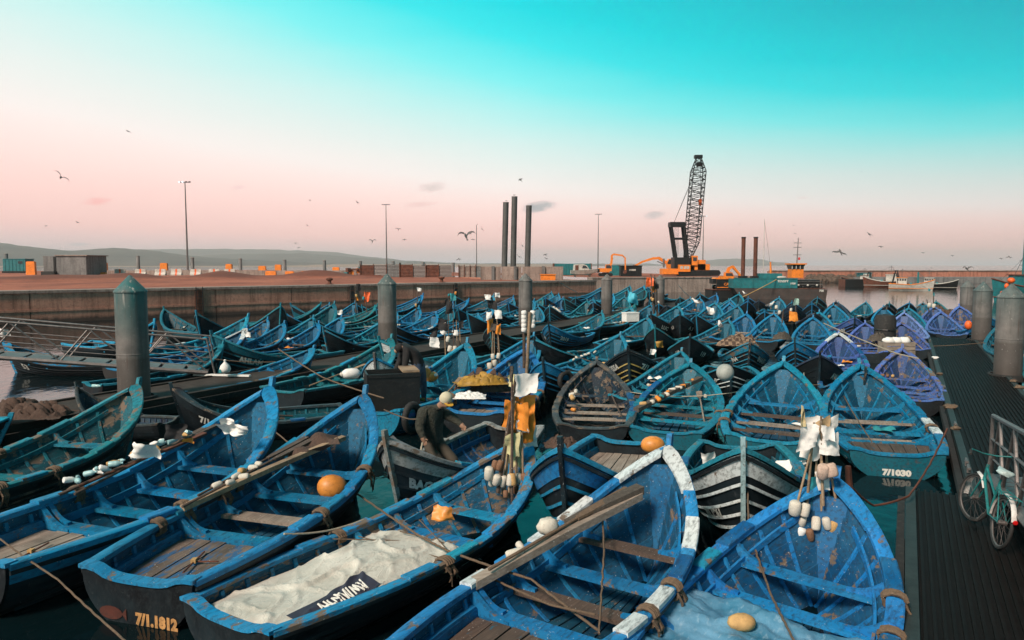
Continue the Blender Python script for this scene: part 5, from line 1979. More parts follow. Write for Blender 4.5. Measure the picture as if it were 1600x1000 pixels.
MB().box((0, .2, 1.02), (3.8, 3.6, .06)).build('deck', M_RUST, pt_)


# ---- trawlers by the breakwater
def trawler(u, v, lab, length, rz_, hullm, band, cabx=-.2, gantry=True, tealpost=False, scale=1.0, cabm=None):
    p = P(u, v, 0)
    t = thing('trawler', lab, 'fishing boat', p, (0, 0, rz_), group='trawlers by the breakwater')
    t.scale = (scale, scale, scale)
    L2 = length / 2
    rings, rin2 = [], []
    for i_ in range(11):
        f = i_ / 10
        x = -L2 + length * f
        w_ = 1.5 * (1 - max(0, (f - .45) / .55) ** 2.2) * (.85 + .15 * min(1, f * 5)) + .02
        zt = 1.35 + .25 * (1 - f) ** 2 + 1.3 * max(0, f - .45) ** 2 * 3.2
        rake_ = .9 * max(0, f - .7) * 2
        rings.append([(x + rake_, -w_, zt), (x + rake_ * .4, -w_ * .8, .5), (x, -w_ * .3, -.4), (x, w_ * .3, -.4), (x + rake_ * .4, w_ * .8, .5), (x + rake_, w_, zt)])
    MB().ring(rings).build('hull', hullm, t, smooth=35)
    for sd in (0, 5):
        MB().tube([Vector(r_[sd]) + Vector((0, 0, .03)) for r_ in rings], .09, 5).build('gunwale', band, t)
        MB().tube([Vector(r_[1 if sd == 0 else 4]) * 1.01 for r_ in rings], .06, 4).build('rubbing_band', band, t)
    cb_ = MB().box((cabx * length, 0, 2.2), (2.2, 1.9, 1.6)).build('wheelhouse', cabm or M_WPAINT, t)
    for q in range(4):
        MB().box((cabx * length - .8 + q * .53, -.965, 2.55), (.36, .03, .45)).build('window', M_GLASS, cb_)
    MB().box((cabx * length, 0, 3.05), (2.5, 2.2, .1)).build('roof', band, cb_)
    MB().tube([(cabx * length, 0, 3.05), (cabx * length, 0, 5.2)], .05, 5).build('mast', M_STEEL, t)
    for z_ in (4.2, 4.7):
        MB().tube([(cabx * length - .6, 0, z_), (cabx * length + .6, 0, z_)], .03, 4).build('yardarm', M_STEEL, t)
    if gantry:
        g_ = MB()
        xg = -L2 + .6
        for yy in (-1.1, 1.1):
            g_.tube([(xg, yy, 1.3), (xg + .5, yy * .7, 4.0)], .09, 5)
            g_.tube([(xg + 1.4, yy, 1.3), (xg + .9, yy * .7, 4.0)], .09, 5)
        g_.tube([(xg + .5, -.8, 4.0), (xg + .5, .8, 4.0)], .09, 5)
        g_.tube([(xg + .3, -.77, 4.0), (xg + 1.1, -.77, 4.0)], .09, 5)
        g_.build('gantry', M_BLACKM, t)
    if tealpost:
        MB().tube([(L2 * .35, 0, 1.2), (L2 * .35, 0, 4.4)], [.28, .2], 10).build('derrick_post', M_TEALP, t)
        MB().tube([(L2 * .35, 0, 4.2), (L2 * .9, 0, 2.0)], .06, 5).build('derrick_boom', M_STEEL, t)
    for q in range(5):
        MB().sphere((-L2 * .6 + q * .7, .4 * (-1) ** q, 1.6), .28, 7, 5, jit=.15, seed=q).build('net_bundle', M_NET if q % 2 else M_TEALC, t)
    for k_ in range(2):
        MB().tube([(cabx * length, 0, 5.1), (L2 if k_ else -L2, 0, 1.8)], .018, 3).build('stay', M_BLACKM, t)
    return t


trawler(1341, 447, 'dark rusty trawler with a black stern gantry by the breakwater', 8.0, R(150), M_BLACKM, M_RUST, scale=.66)
trawler(1380, 449, 'rusty trawler with white wheelhouse between the dark and white ones', 8.0, R(155), M_RUST, M_WPAINT, scale=.75)
trawler(1422, 454, 'white trawler with orange lower hull and teal derrick post', 9.0, R(-32), M_WPAINT, M_OPAINT, tealpost=True, scale=.66)
trawler(1463, 452, 'black-hulled trawler with pale bow at the right of the trawlers', 9.0, R(-30), M_BLACKM, M_WPAINT, gantry=False, scale=.62)
g_ = trawler(1612, 470, 'green trawler with tall mast beyond the orange-topped piling', 10.0, R(190), M_TEALP, M_RUST, cabx=.13, cabm=M_TEALP, scale=.95)
MB().tube([(1.4, 0, 2), (1.4, 0, 7.4)], [.12, .06], 6).build('tall_mast', M_TEALP, g_)
for q in (-3.5, 3.0):
    MB().tube([(1.4, 0, 5.2), (q, 0, 2.0)], .03, 3).build('stay', M_BLACKM, g_)
p = P(1337, 448, 0)
t = thing('black_pontoon', 'low black rectangular pontoon in front of the rubble slope', 'pontoon', p)
MB().box((0, 1, .5), (4.2, 2.4, 1.6)).build('float', M_BLACKM, t)
MB().box((-2.12, 1, .6), (.12, 2.5, 1.5)).build('end_plate', M_RUST, t)
MB().box((0, 1, 1.33), (4.3, 2.5, .08)).build('deck', M_RUBBER, t)
# kiosk and hut on the breakwater
t = base_thing('teal_kiosk', 'small teal and white kiosk at the foot of the breakwater', 'kiosk', 1352, 168, 1.2)
px_box('body', M_TEALP, t, 1343, 1362, 427, 434, 168, 1.5, base=1.0)
px_box('panel', M_WPAINT, t, 1349, 1358, 426, 431, 167.9, .1)
px_box('roof', M_TEALP, t, 1342, 1363, 426, 427.2, 167.8, 1.9)

# ================================================================== GEAR, PEOPLE, BIRDS
def find(word):
    return next(B for B in BOATS if word in B['label'])


def LPt(B, x, y, z):
    return B['obj'].matrix_basis @ Vector((x, y, z))


rgg = random.Random(77)


def cloth(name, mat, u0, v0, u1, v1, y, label=None, cat=None, parent=None, bulge=.12, ragged=.18, seed=0, sc=1.0, nx=11, ny=11, **kw):
    """a hanging scrap of cloth covering about this box of the photo at depth y"""
    rr = random.Random(seed + int(u0 * 13 + v0))
    c = PD((u0 + u1) / 2, (v0 + v1) / 2, y)
    w_, h_ = (u1 - u0) * y / FPX, (v1 - v0) * y / FPX
    cor = [(rr.uniform(-ragged, ragged) * w_, rr.uniform(-ragged, ragged) * h_) for _ in range(4)]
    ph = rr.random() * 6
    sd_n = rr.random() * 50

    def fn(a, b):
        ox = sum(w2 * cc[0] for w2, cc in zip(((1 - a) * (1 - b), a * (1 - b), a * b, (1 - a) * b), cor))
        oz = sum(w2 * cc[1] for w2, cc in zip(((1 - a) * (1 - b), a * (1 - b), a * b, (1 - a) * b), cor))
        yy = bulge * (math.sin(a * 5 + ph + b * 2) * .6 + math.sin(b * 4 + ph * 2) * .4) * max(w_, h_)
        yy += .13 * abs(mnoise.noise(Vector((a * 3.2, b * 3.2, sd_n)))) * max(w_, h_)
        ox += w_ * .11 * mnoise.noise(Vector((a * 2.5, b * 3.5, sd_n + 9)))
        oz += h_ * .11 * mnoise.noise(Vector((a * 3.5, b * 2.5, sd_n + 4)))
        return Vector(((a - .5) * w_ + ox, yy, (.5 - b) * h_ + oz))
    m_ = MB().grid(fn, nx, ny)
    # give it a thickness
    n0 = len(m_.v)
    m_.v += [(x, yy + .006, z) for x, yy, z in m_.v]
    m_.f += [tuple(i_ + n0 for i_ in f)[::-1] for f in m_.f]
    if parent is not None:
        o = m_.build(name, mat, parent, c - parent.location, smooth=60)
    else:
        o = m_.build(name, mat, None, c, smooth=60)
        tag(o, label, cat, kw.get('group'))
    return o


def float_mesh(kind):
    m_ = MB()
    if kind == 'barrel':
        m_.lathe([(.02, -.5), (.30, -.49), (.40, -.38), (.43, 0), (.40, .38), (.30, .49), (.02, .5)], 12)
    else:
        m_.sphere((0, 0, 0), .5, 12, 8)
    return m_.mesh('float', 50)


FM = {'barrel': float_mesh('barrel'), 'ball': float_mesh('ball')}
FM['bottle'] = MB().lathe([(.02, -.5), (.26, -.49), (.30, -.44), (.28, -.2), (.30, -.1), (.28, .05), (.29, .12), (.20, .28), (.10, .40), (.09, .47), (.12, .48), (.12, .55), (.02, .56)], 10).mesh('plastic_bottle', 50)


def dan_buoy(u0, v0, u1, v1, y, label, group, floats=(), flags=(), r=.018, mat=None, y1=None, kink=0.0):
    """fishing marker: pole from (u0,v0) up to (u1,v1), its floats and flags as parts"""
    a, b = PD(u0, v0, y), PD(u1, v1, y if y1 is None else y1)
    t = thing('dan_buoy', label, 'marker buoy', a, group=group)
    mid_ = (b - a) * .5 + Vector((kink, 0, 0))
    MB().tube([(0, 0, 0), mid_ * .5 + Vector((kink * .4, 0, 0)), mid_, (b - a)], [r * 1.15, r, r, r * .7], 6).build('pole', mat or M_OAR, t, smooth=50)
    for (fu, fv, sx_, sz_, mt, *kd) in floats:
        p = PD(fu, fv, y - .05) - a
        o = ob('float', FM[kd[0] if kd else 'barrel'], mt, t, p, (rgg.uniform(-.35, .35), rgg.uniform(-.35, .35), rgg.random() * 3))
        k_ = y / FPX
        o.scale = (sx_ * k_ * 1.12, sx_ * k_ * 1.12, sz_ * k_)
    for (gu0, gv0, gu1, gv1, mt) in flags:
        cloth('flag', mt, gu0, gv0, gu1, gv1, y - .06 + rgg.uniform(-.08, .08), parent=t, seed=len(t.children))
    return t


GB = 'marker buoys bundled in the bow of tarpaulin boat'
yb = 10.9
W_, Y_, O_, Br_, K_ = M_WHITE, M_FLOATY, M_ORANGE, M_FLOATBR, M_BLACKC
dan_buoy(778, 770, 806, 590, yb, 'thick dark pole of the bundle with orange sheet and white floats', GB, [(764, 740, 16, 22, M_FLOAT), (776, 750, 14, 18, M_FLOAT)], [(790, 625, 826, 675, O_)], .035, M_WOODD)
dan_buoy(788, 775, 801, 640, yb + .05, 'pole with pale yellow rag and two long white floats', GB, [(786, 752, 13, 19, M_FLOAT), (773, 727, 11, 16, Br_)], [(796, 585, 812, 607, mat_simple('cream_cloth', (.62, .58, .32), .85)), (790, 680, 812, 715, MATS['cream_cloth'])])
dan_buoy(795, 778, 805, 600, yb - .05, 'pole with large white square flag and brown float', GB, [(797, 750, 12, 19, M_FLOAT), (801, 749, 12, 20, M_FLOATY)], [(806, 588, 838, 620, W_)])
dan_buoy(806, 772, 809, 620, yb + .1, 'pole with white pennant and one white float', GB, [(811, 748, 11, 18, M_FLOAT)], [(806, 655, 824, 676, W_)])
dan_buoy(818, 770, 814, 630, yb, 'pole with orange pennant and brown barrel float', GB, [(820, 749, 12, 20, Br_), (781, 727, 11, 17, Br_)], [(800, 602, 810, 628, O_)])
dan_buoy(800, 784, 800, 580, yb - .1, 'pole ending in a grey broom of old rope', GB, [(790, 772, 9, 12, M_FLOATBR)], [(796, 575, 802, 600, M_NETG)], .022, M_WOODD)
dan_buoy(784, 772, 808, 615, yb + .15, 'pole wrapped in the largest orange sheet with cream rag below', GB, [(769, 752, 12, 17, M_FLOAT), (806, 765, 10, 14, M_FLOATBR)], [(786, 622, 838, 694, O_), (788, 690, 816, 732, MATS['cream_cloth'])])
dan_buoy(812, 776, 818, 640, yb + .2, 'pole with white ragged sheet below the orange one', GB, [(826, 752, 11, 16, M_FLOATBR), (815, 766, 10, 14, M_FLOAT)], [(812, 662, 838, 700, W_)])
GB = 'marker buoys bundled in the bow of blue-sheeted boat'
yb = 8.75
dan_buoy(1222, 880, 1268, 700, yb, 'slanting pole with two big whitish floats by blue sheet', GB, [(1242, 794, 20, 24, M_FLOAT), (1258, 797, 15, 22, M_FLOAT)], [], .016)
dan_buoy(1250, 910, 1272, 660, yb + .05, 'pole with white triangular pennant over stained floats', GB, [(1250, 833, 16, 21, mat_simple('clean_float', (.78, .78, .76), .6, var=.1)), (1253, 814, 14, 16, M_FLOAT)], [(1251, 663, 1276, 705, W_)])
dan_buoy(1284, 915, 1283, 650, yb, 'straight pole with yellow tip flags and square float', GB, [(1275, 818, 15, 22, M_FLOAT), (1266, 836, 13, 20, M_FLOATBR)], [(1286, 664, 1308, 690, W_), (1252, 637, 1259, 668, mat_simple('pale_yellow', (.62, .52, .30), .8))])
dan_buoy(1312, 912, 1290, 700, yb + .1, 'pole with pinkish stained floats and white cloth', GB, [(1282, 842, 19, 23, mat_simple('pink_float', (.55, .40, .32), .8, dirt=(.3, .2, .15))), (1293, 845, 15, 20, MATS['pink_float'])], [(1280, 680, 1309, 712, W_), (1270, 668, 1294, 694, mat_simple('tan_cloth', (.52, .36, .20), .85))])
dan_buoy(1322, 862, 1298, 740, yb - .05, 'leaning cane pole with brown ball float', GB, [(1302, 823, 15, 19, M_FLOATY), (1310, 821, 12, 17, M_FLOATBR), (1292, 818, 14, 20, M_FLOAT)], [(1276, 740, 1296, 765, W_)])
dan_buoy(1332, 850, 1325, 728, yb + .4, 'thick rusty post standing in the bow of blue-sheeted boat', GB, [], [], .05, M_RUST)
dan_buoy(1286, 790, 1284, 720, yb - .1, 'short pole with pair of pink floats at its top', GB, [(1286, 737, 20, 24, MATS['pink_float']), (1298, 735, 22, 22, MATS['pink_float'])], [])
dan_buoy(1264, 905, 1278, 690, yb + .15, 'pole with big white sheet and a column of stained floats', GB, [(1262, 852, 14, 20, M_FLOAT), (1240, 815, 15, 19, M_FLOAT), (1272, 800, 13, 18, M_FLOAT)], [(1256, 648, 1306, 716, W_)], .016)
dan_buoy(1300, 905, 1290, 690, yb + .2, 'pole with tan rag and brown floats low on it', GB, [(1304, 846, 14, 20, M_FLOATBR), (1312, 800, 13, 18, M_FLOATY), (1292, 800, 12, 17, M_FLOAT)], [(1276, 655, 1300, 690, MATS['tan_cloth']), (1268, 735, 1300, 790, M_TEALC)], .016)
GB = 'marker buoys in the bow of crate boat'
yb = 23.0
dan_buoy(703, 600, 700, 478, yb, 'tall pole with black flag in the crate boat', GB, [(703, 545, 8, 10, M_FLOAT)], [(686, 498, 700, 515, K_)], .02, M_WOODD)
dan_buoy(710, 600, 708, 486, yb, 'tall pole with black net flag and cream floats', GB, [(707, 552, 9, 12, M_FLOATY), (711, 545, 7, 9, M_FLOAT)], [(696, 474, 708, 492, K_)], .02, M_WOODD)
dan_buoy(716, 595, 713, 500, yb, 'pole with white square flag and small floats', GB, [(724, 555, 8, 11, M_FLOAT), (722, 563, 7, 9, M_FLOAT)], [(688, 504, 698, 523, W_)])
dan_buoy(722, 590, 718, 510, yb, 'pole with dark pennant and grey float', GB, [(716, 538, 8, 13, M_NETG), (727, 567, 7, 9, M_FLOAT)], [(716, 500, 725, 513, K_), (708, 515, 716, 523, W_)])
dan_buoy(698, 600, 694, 505, yb, 'pole with white ragged flag near black crate', GB, [(700, 530, 7, 9, M_FLOAT)], [(673, 528, 686, 542, W_), (672, 516, 685, 528, K_)])
GB = 'marker buoys with yellow flags by the chevron boat'
yb = 22.2
dan_buoy(773, 590, 772, 520, yb, 'pole with two yellow pennants and blue-marked floats', GB, [(765, 572, 9, 11, M_FLOAT), (773, 567, 8, 10, M_FLOAT)], [(762, 500, 770, 520, M_ORANGE), (775, 508, 782, 524, M_ORANGE)])
dan_buoy(779, 590, 776, 470, yb, 'pole with black square flag and white pennants', GB, [(779, 556, 7, 9, M_FLOAT), (787, 573, 9, 11, M_FLOAT)], [(764, 471, 777, 483, K_), (773, 486, 784, 500, W_)], .018, M_WOODD)
dan_buoy(783, 590, 774, 465, yb, 'pole with white torn flags and floats hung low', GB, [(779, 580, 6, 9, M_FLOAT), (794, 571, 8, 10, M_FLOAT)], [(757, 460, 766, 468, W_), (773, 457, 782, 464, W_), (760, 487, 769, 500, W_)])
dan_buoy(768, 585, 770, 505, yb, 'pole with grey pennant and pale floats', GB, [(770, 557, 7, 9, M_FLOAT), (774, 578, 6, 8, M_FLOAT)], [(767, 505, 777, 518, M_NETG)])
GB = 'marker buoys with orange flags on the far boats'
dan_buoy(1021, 490, 1017, 428, 44, 'pole with bright orange flag beside slim piling', GB, [(1020, 468, 4, 5, M_FLOATY)], [(1011, 432, 1020, 446, M_REDOR)], .04, M_WOODD)
dan_buoy(1023, 490, 1023, 430, 44.2, 'pole with yellow-orange flag beside slim piling', GB, [(1018, 466, 4, 4, M_FLOATY)], [(1018, 440, 1024, 456, O_)], .04, M_WOODD)
dan_buoy(1027, 490, 1026, 440, 44.4, 'pole with dark green flag beside slim piling', GB, [(1029, 472, 3, 4, M_FLOAT)], [(1024, 444, 1030, 452, K_)], .04, M_WOODD)
dan_buoy(556, 488, 555, 448, 41, 'pole with black and orange flags below quay wall', GB, [(557, 462, 4, 5, M_FLOATY)], [(556, 445, 563, 456, K_), (556, 460, 560, 469, O_)], .03, M_WOODD)
dan_buoy(573, 488, 571, 452, 41, 'pole with large orange flag below quay wall', GB, [(568, 466, 4, 5, M_TEALC)], [(570, 455, 578, 472, M_REDOR)], .03, M_WOODD)
dan_buoy(650, 488, 654, 450, 45, 'pole with pale flag and blue band near quay wall', GB, [(650, 477, 4, 5, M_FLOATY)], [(652, 450, 658, 456, W_)], .03, M_WOODD)
dan_buoy(706, 490, 703, 460, 44, 'pole with teal and orange rags by quay wall', GB, [(712, 458, 4, 5, M_ORBUOY)], [(703, 456, 712, 470, M_TEALC)], .03, M_WOODD)
dan_buoy(699, 490, 700, 462, 44, 'pole with dark rags by quay wall', GB, [(701, 461, 3, 4, M_TEALC)], [(695, 466, 702, 478, K_)], .03, M_WOODD)
dan_buoy(1222, 505, 1224, 483, 32, 'pole with yellow pennant and pale net floats', GB, [(1213, 480, 5, 6, M_FLOAT), (1218, 488, 5, 6, M_FLOAT)], [(1234, 487, 1247, 500, O_)], .03, M_WOODD)
dan_buoy(1452, 488, 1448, 468, 42, 'pole with teal flag in boat on open water', GB, [(1452, 477, 6, 7, M_FLOAT)], [(1451, 451, 1454, 455, M_TEALC)], .03, M_WOODD)
dan_buoy(1458, 488, 1459, 462, 42, 'pole with small teal flag and cream float', GB, [(1459, 478, 6, 7, M_FLOAT)], [(1458, 457, 1461, 462, M_TEALC)], .03, M_WOODD)
dan_buoy(1243, 490, 1244, 463, 40, 'pole with pale green rag below the barge', GB, [(1236, 484, 4, 5, M_FLOAT)], [(1240, 466, 1249, 477, mat_simple('pale_green', (.35, .55, .48), .8))], .03, M_WOODD)

# pole with white foam, in the royal blue boat
a, b = PD(822, 606, 22.0), PD(828, 488, 21.6)
t = thing('foam_topped_pole', 'upright wooden pole with white foam pads around its top', 'pole', a)
MB().tube([(0, 0, 0), (b - a)], [.055, .05], 8).build('pole', M_OAR, t, smooth=50)
for k_ in range(5):
    p = PD(825.5, 489 + k_ * 6.5, 21.75) - a
    for q in (-1, 1):
        if q < 0 or k_ < 4:
            o = ob('foam_pad', FM['barrel'], M_WHITE, t, p + Vector((q * .13, -.02, 0)), (0, q * .1, k_))
            o.scale = (.19, .19, .15)
MB().tube([PD(819, 520, 21.9) - a, PD(819, 575, 22.0) - a], .05, 7).build('stub_post', M_WOODD, t)

# ---- white tarpaulin
B = find('white tarpaulin')


def tarp(a, b):
    x = -.02 + 3.1 * a
    t_ = max(.004, x / BL)
    hw = hb(t_) + .0
    y = (b * 2 - 1)
    yy = y * hw * (.90 + .05 * math.sin(a * 9))
    edge = abs(y)
    fold = abs(mnoise.noise(Vector((x * .9 + yy * .7, yy * 2.2 - x * .9, 9))))
    n1 = mnoise.noise(Vector((x * 1.1, yy * 1.1, 3))) * .08 + (max(0, .13 - fold) / .13) * .055 + (max(0, .09 - abs(mnoise.noise(Vector((x * 2.3 - yy * 1.6, yy * 2.0 + x * .7, 5))))) / .09) * .03 - .01
    lump = .16 * math.exp(-((a - .62) / .25) ** 2) * (1 - edge ** 2)
    z = sheer(t_) - .07 + (n1 + lump) * (1 - edge ** 3 * .6) - .10 * edge ** 4
    if a > .93:
        z -= (a - .93) * 2.2
    if a < .04:
        z -= (.04 - a) * 1.0
    return Vector((x, yy, z))


m_ = MB().grid(tarp, 90, 56)
n0 = len(m_.v)
m_.v += [(x, y, z - .008) for x, y, z in m_.v]
m_.f += [tuple(i_ + n0 for i_ in f)[::-1] for f in m_.f]
M_TARP, n_ = newmat('dirty_white_tarp')
v_ = ovec(n_)
st = n_.noise(v_, 1.4, 6, .65)
cl = n_.mix(n_.ramp(st, [(.42, 0.0), (.74, .65)]), (.60, .575, .51), (.30, .265, .21))
sm = n_.noise(n_.mapping(v_, scale=(1, 2.5, 1), rot=(0, 0, .5)), 3.0, 5, .7)
cl = n_.mix(n_.ramp(sm, [(.60, 0.0), (.66, .45)]), cl, (.22, .19, .15))
finish(n_, cl, .65, 0, n_.n('ShaderNodeTexNoise', {'Vector': n_.mapping(v_, scale=(1, 1.8, 1), rot=(0, 0, .7)), 'Scale': 4.5, 'Detail': 5, 'Roughness': .65, 'Distortion': 1.2}).outputs[0], .6, .04)
tp = m_.build('tarpaulin', M_TARP, smooth=60)
tp.matrix_basis = B['obj'].matrix_basis.copy()
tag(tp, 'crumpled dirty white tarpaulin with dark printed band over the boat stern', 'tarpaulin')


def band(a, b):
    p = tarp(.14 + .36 * a, .045 + .20 * b + .06 * a)
    p.z += .014
    return p


M_PRINT = mat_simple('dark_print', (.035, .035, .06), .7, dirtamt=.2)
MB().grid(band, 40, 12).build('printed_band', M_PRINT, tp, smooth=60)
# brush-like printed marks on the band
rgm = random.Random(4)
for q in range(9):
    pts = []
    a0 = .30 + q * .065
    for k_ in range(6):
        aa = a0 + .012 * k_ + rgm.uniform(-.008, .008)
        bb = .45 + .26 * math.sin(k_ * 1.3 + q * 1.7)
        p = band(min(.97, aa), bb)
        p.z += .012
        pts.append(p)
    MB().tube(pts, .013, 4).build('printed_mark', M_TEXTW, tp)

# ---- blue plastic sheet
B = find('blue plastic sheet')


def sheet(a, b):
    x = -.1 + 3.24 * a
    t_ = max(.004, x / BL)
    y = (b * 2 - 1) * hb(t_) * .93
    n1 = mnoise.noise(Vector((x * 1.6, y * 1.6, 13))) * .13 + abs(mnoise.noise(Vector((x * 3.4, y * 3.4 + x, 19)))) * .12 + abs(mnoise.noise(Vector((x * 8, y * 8, 9)))) * .04
    z = sheer(t_) - .16 + n1 + .06 * abs(b * 2 - 1) ** 2
    if a > .93:
        z -= (a - .93) * 2.5
    return Vector((x, y, z))


m_, n_ = newmat('blue_plastic')
v_ = ovec(n_)
pn = n_.noise(v_, 2.2, 5, .6)
cl = n_.mix(n_.ramp(pn, [(.3, 0.0), (.7, 1.0)]), (.03, .16, .27), (.16, .34, .50))
wr = n_.noise(n_.mapping(v_, scale=(1, 2.4, 1), rot=(0, 0, .6)), 7, 5, .7)
cl = n_.mix(n_.ramp(wr, [(.55, 0.0), (.75, .5)]), cl, (.45, .60, .70))
finish(n_, cl, .28, 0, wr, .5, .02)
m2 = MB().grid(sheet, 80, 50)
n0 = len(m2.v)
m2.v += [(x, y, z - .008) for x, y, z in m2.v]
m2.f += [tuple(i_ + n0 for i_ in f)[::-1] for f in m2.f]
o = m2.build('plastic_sheet', m_, smooth=70)
o.matrix_basis = B['obj'].matrix_basis.copy()
tag(o, 'crumpled blue translucent plastic sheet heaped in the boat stern', 'plastic sheet')
o = MB().sphere((0, 0, 0), .11, 12, 8, (1.3, .9, .8), .03, 3).build('stone_sinker', M_FLOATY, None, LPt(B, 2.3, .25, .50), smooth=60)
tag(o, 'ochre buoy poking out of the blue plastic sheet', 'buoy')


# ---- poles, oars and their bundles, laid across boats
def laid_pole(B, A, C_, r, mat, name='oar', label='', cat='oar', blade=0, group=None):
    a, b = LPt(B, *A), LPt(B, *C_)
    t = thing(name, label, cat, a, group=group)
    d = b - a
    if blade:
        sd = Vector((d.y, -d.x, 0)).normalized()
        t0, t1 = d * .62, d
        MB().tube([(0, 0, 0), d * .62], r, 7).build('shaft', mat, t, smooth=50)
        rings = []
        for f, w_ in ((.6, .03), (.66, .05), (.9, .06), (1.0, .055)):
            c = d * f
            rings.append([c + sd * w_ + UP * .018, c - sd * w_ + UP * .018, c - sd * w_ - UP * .018, c + sd * w_ - UP * .018])
        MB().ring(rings).build('blade', mat, t)
    else:
        sd = Vector((d.y, -d.x, 0)).normalized()
        MB().ring([[c + sd * r * 1.6 + UP * r, c - sd * r * 1.6 + UP * r, c - sd * r * 1.6 - UP * r, c + sd * r * 1.6 - UP * r] for c in (Vector((0, 0, 0)), d * .5 + UP * .02, d)]).build('plank', mat, t)
    return t


def scraps(B, A, C_, n, group, what, mats, sz=.10, seed=0, cat='float'):
    rr = random.Random(seed)
    a, b = Vector(A), Vector(C_)
    for q in range(n):
        f = (q + .5) / n
        p = a + (b - a) * f + Vector((rr.uniform(-.06, .06), rr.uniform(-.10, .10), .05 + rr.uniform(0, .05)))
        o = ob(what[0], FM['bottle' if what[0] == 'plastic_bottle' else 'barrel'], rr.choice(mats), None, LPt(B, *p), (1.57 + rr.uniform(-.5, .5), rr.uniform(-.4, .4), rr.random() * 3))
        s_ = sz * rr.uniform(.8, 1.3)
        o.scale = (s_ * 1.1, s_ * 1.1, s_ * rr.uniform(1.2, 2.0))
        tag(o, what[1], cat, group)


B = find('orange buoy')
laid_pole(B, (1.75, .95, .62), (4.55, -.05, .98), .035, M_OAR, 'oar', 'long pale plank oar lying across the flaking-deck boat', 'oar', 0)
laid_pole(B, (1.7, .90, .66), (4.5, .35, 1.02), .022, M_WOODD, 'pole', 'thin dark pole beside the pale oar in flaking-deck boat', 'pole', 1)
laid_pole(B, (2.1, .98, .68), (4.3, .55, 1.0), .018, M_WOODD, 'pole', 'thin dark cane along the side of flaking-deck boat', 'pole', 1)
scraps(B, (2.3, .82, .68), (3.2, .62, .78), 7, 'floats tied to the oars', ('net_float', 'cream net float tied to the oars of flaking-deck boat'), [M_FLOAT, M_FLOAT, M_FLOATY, M_FLOAT], .085, 2)
o = MB().sphere((0, 0, 0), .20, 16, 10, (1.25, 1, 1)).build('orange_buoy', M_ORBUOY, None, LPt(B, 3.72, -.32, .42), (0, .3, .5), smooth=60)
tag(o, 'big orange buoy under the thwart of flaking-deck boat', 'buoy')
o = MB().grid(lambda a, b: Vector(((a - .5) * .9, (b - .5) * .7, .12 * math.sin(a * 7) * math.sin(b * 6) + .10 * (1 - (2 * a - 1) ** 2))), 14, 12).build('dark_net', M_NET, None, LPt(B, 4.1, .30, .86), (0, -.35, B['h']), smooth=60)
tag(o, 'dark net bundled in the bow of flaking-deck boat', 'net')
cross = []


def cross_iron(B, x, y, label):
    t = thing('deck_clasp', label, 'deck fitting', LPt(B, x, y, .29), (0, 0, math.pi / 2 - B['h'] + .3))
    MB().tube([(-.32, 0, .02), (.32, 0, .02)], .012, 5).build('bar', M_RUST, t)
    MB().tube([(0, 0, .02), (0, -.30, .02)], .010, 5).build('strap', M_RUST, t)
    MB().box((0, 0, .035), (.07, .06, .05)).build('padlock', M_FLOATY, t)


cross_iron(B, .95, .05, 'rusty iron clasp with padlock on the flaking blue deck')
cross_iron(find('white-painted gunwale'), 1.0, 0, 'rusty iron clasp with padlock on the dark plank deck')
cross_iron(find('bare grey plank'), .9, .1, 'rusty iron rod clasp on the bare grey deck')
# fish shape painted on the transom of the flaking-deck boat
fish = []
for q in range(16):
    an = 2 * math.pi * q / 16
    fish.append((-.046, .38 + .17 * math.cos(an), .10 + .075 * math.sin(an)))
m_ = MB().add(fish + [(-.046, .22, .10), (-.046, .15, .17), (-.046, .15, .03)], [tuple(range(16)), (16, 17, 18)])
m_.build('painted_fish', mat_simple('red_brown_paint', (.09, .022, .014), .8, dirt=(.02, .015, .012), dirtamt=.7), B['obj'])

B = find('bottle-covered')
GBt = 'plastic bottles tied to the poles of grey-decked boat'
laid_pole(B, (1.95, .95, .60), (4.6, .50, 1.05), .028, M_WOODD, 'pole', 'dark pole hung with bottles along the grey-decked boat', 'pole', 1)
laid_pole(B, (2.0, .70, .62), (4.4, .62, 1.02), .022, M_WOODD, 'pole', 'second dark pole under the plastic bottles', 'pole', 1)
laid_pole(B, (2.2, .85, .66), (4.2, .40, 1.0), .02, M_RUST, 'pole', 'rusty thin rod under the plastic bottles', 'pole', 1)
scraps(B, (2.0, .80, .68), (4.1, .55, .98), 24, GBt, ('plastic_bottle', 'plastic bottle tied to the poles of grey-decked boat'), [M_BOTTLE, M_BOTTLE, M_WHITE, M_BOTTLE, M_FLOATY, M_WHITE], .115, 5, 'bottle')
for (u0, v0, u1, v1, mt, lab) in ((205, 694, 240, 718, M_WHITE, 'torn white cloth at the left end of bottle poles'), (344, 664, 388, 684, M_WHITE, 'long white rag at the bow end of bottle poles'), (262, 662, 290, 690, M_BLACKC, 'black rag among the plastic bottles'),
                                  (345, 655, 365, 664, M_WHITE, 'small white rag on the bottle poles'), (287, 684, 305, 692, M_ORANGE, 'orange scrap among the plastic bottles')):
    cloth('rag', mt, u0, v0, u1, v1, LPt(B, 3.0, .6, 0).y - .3 + (u0 - 260) * .006, lab, 'rag', bulge=.3, ragged=.25)

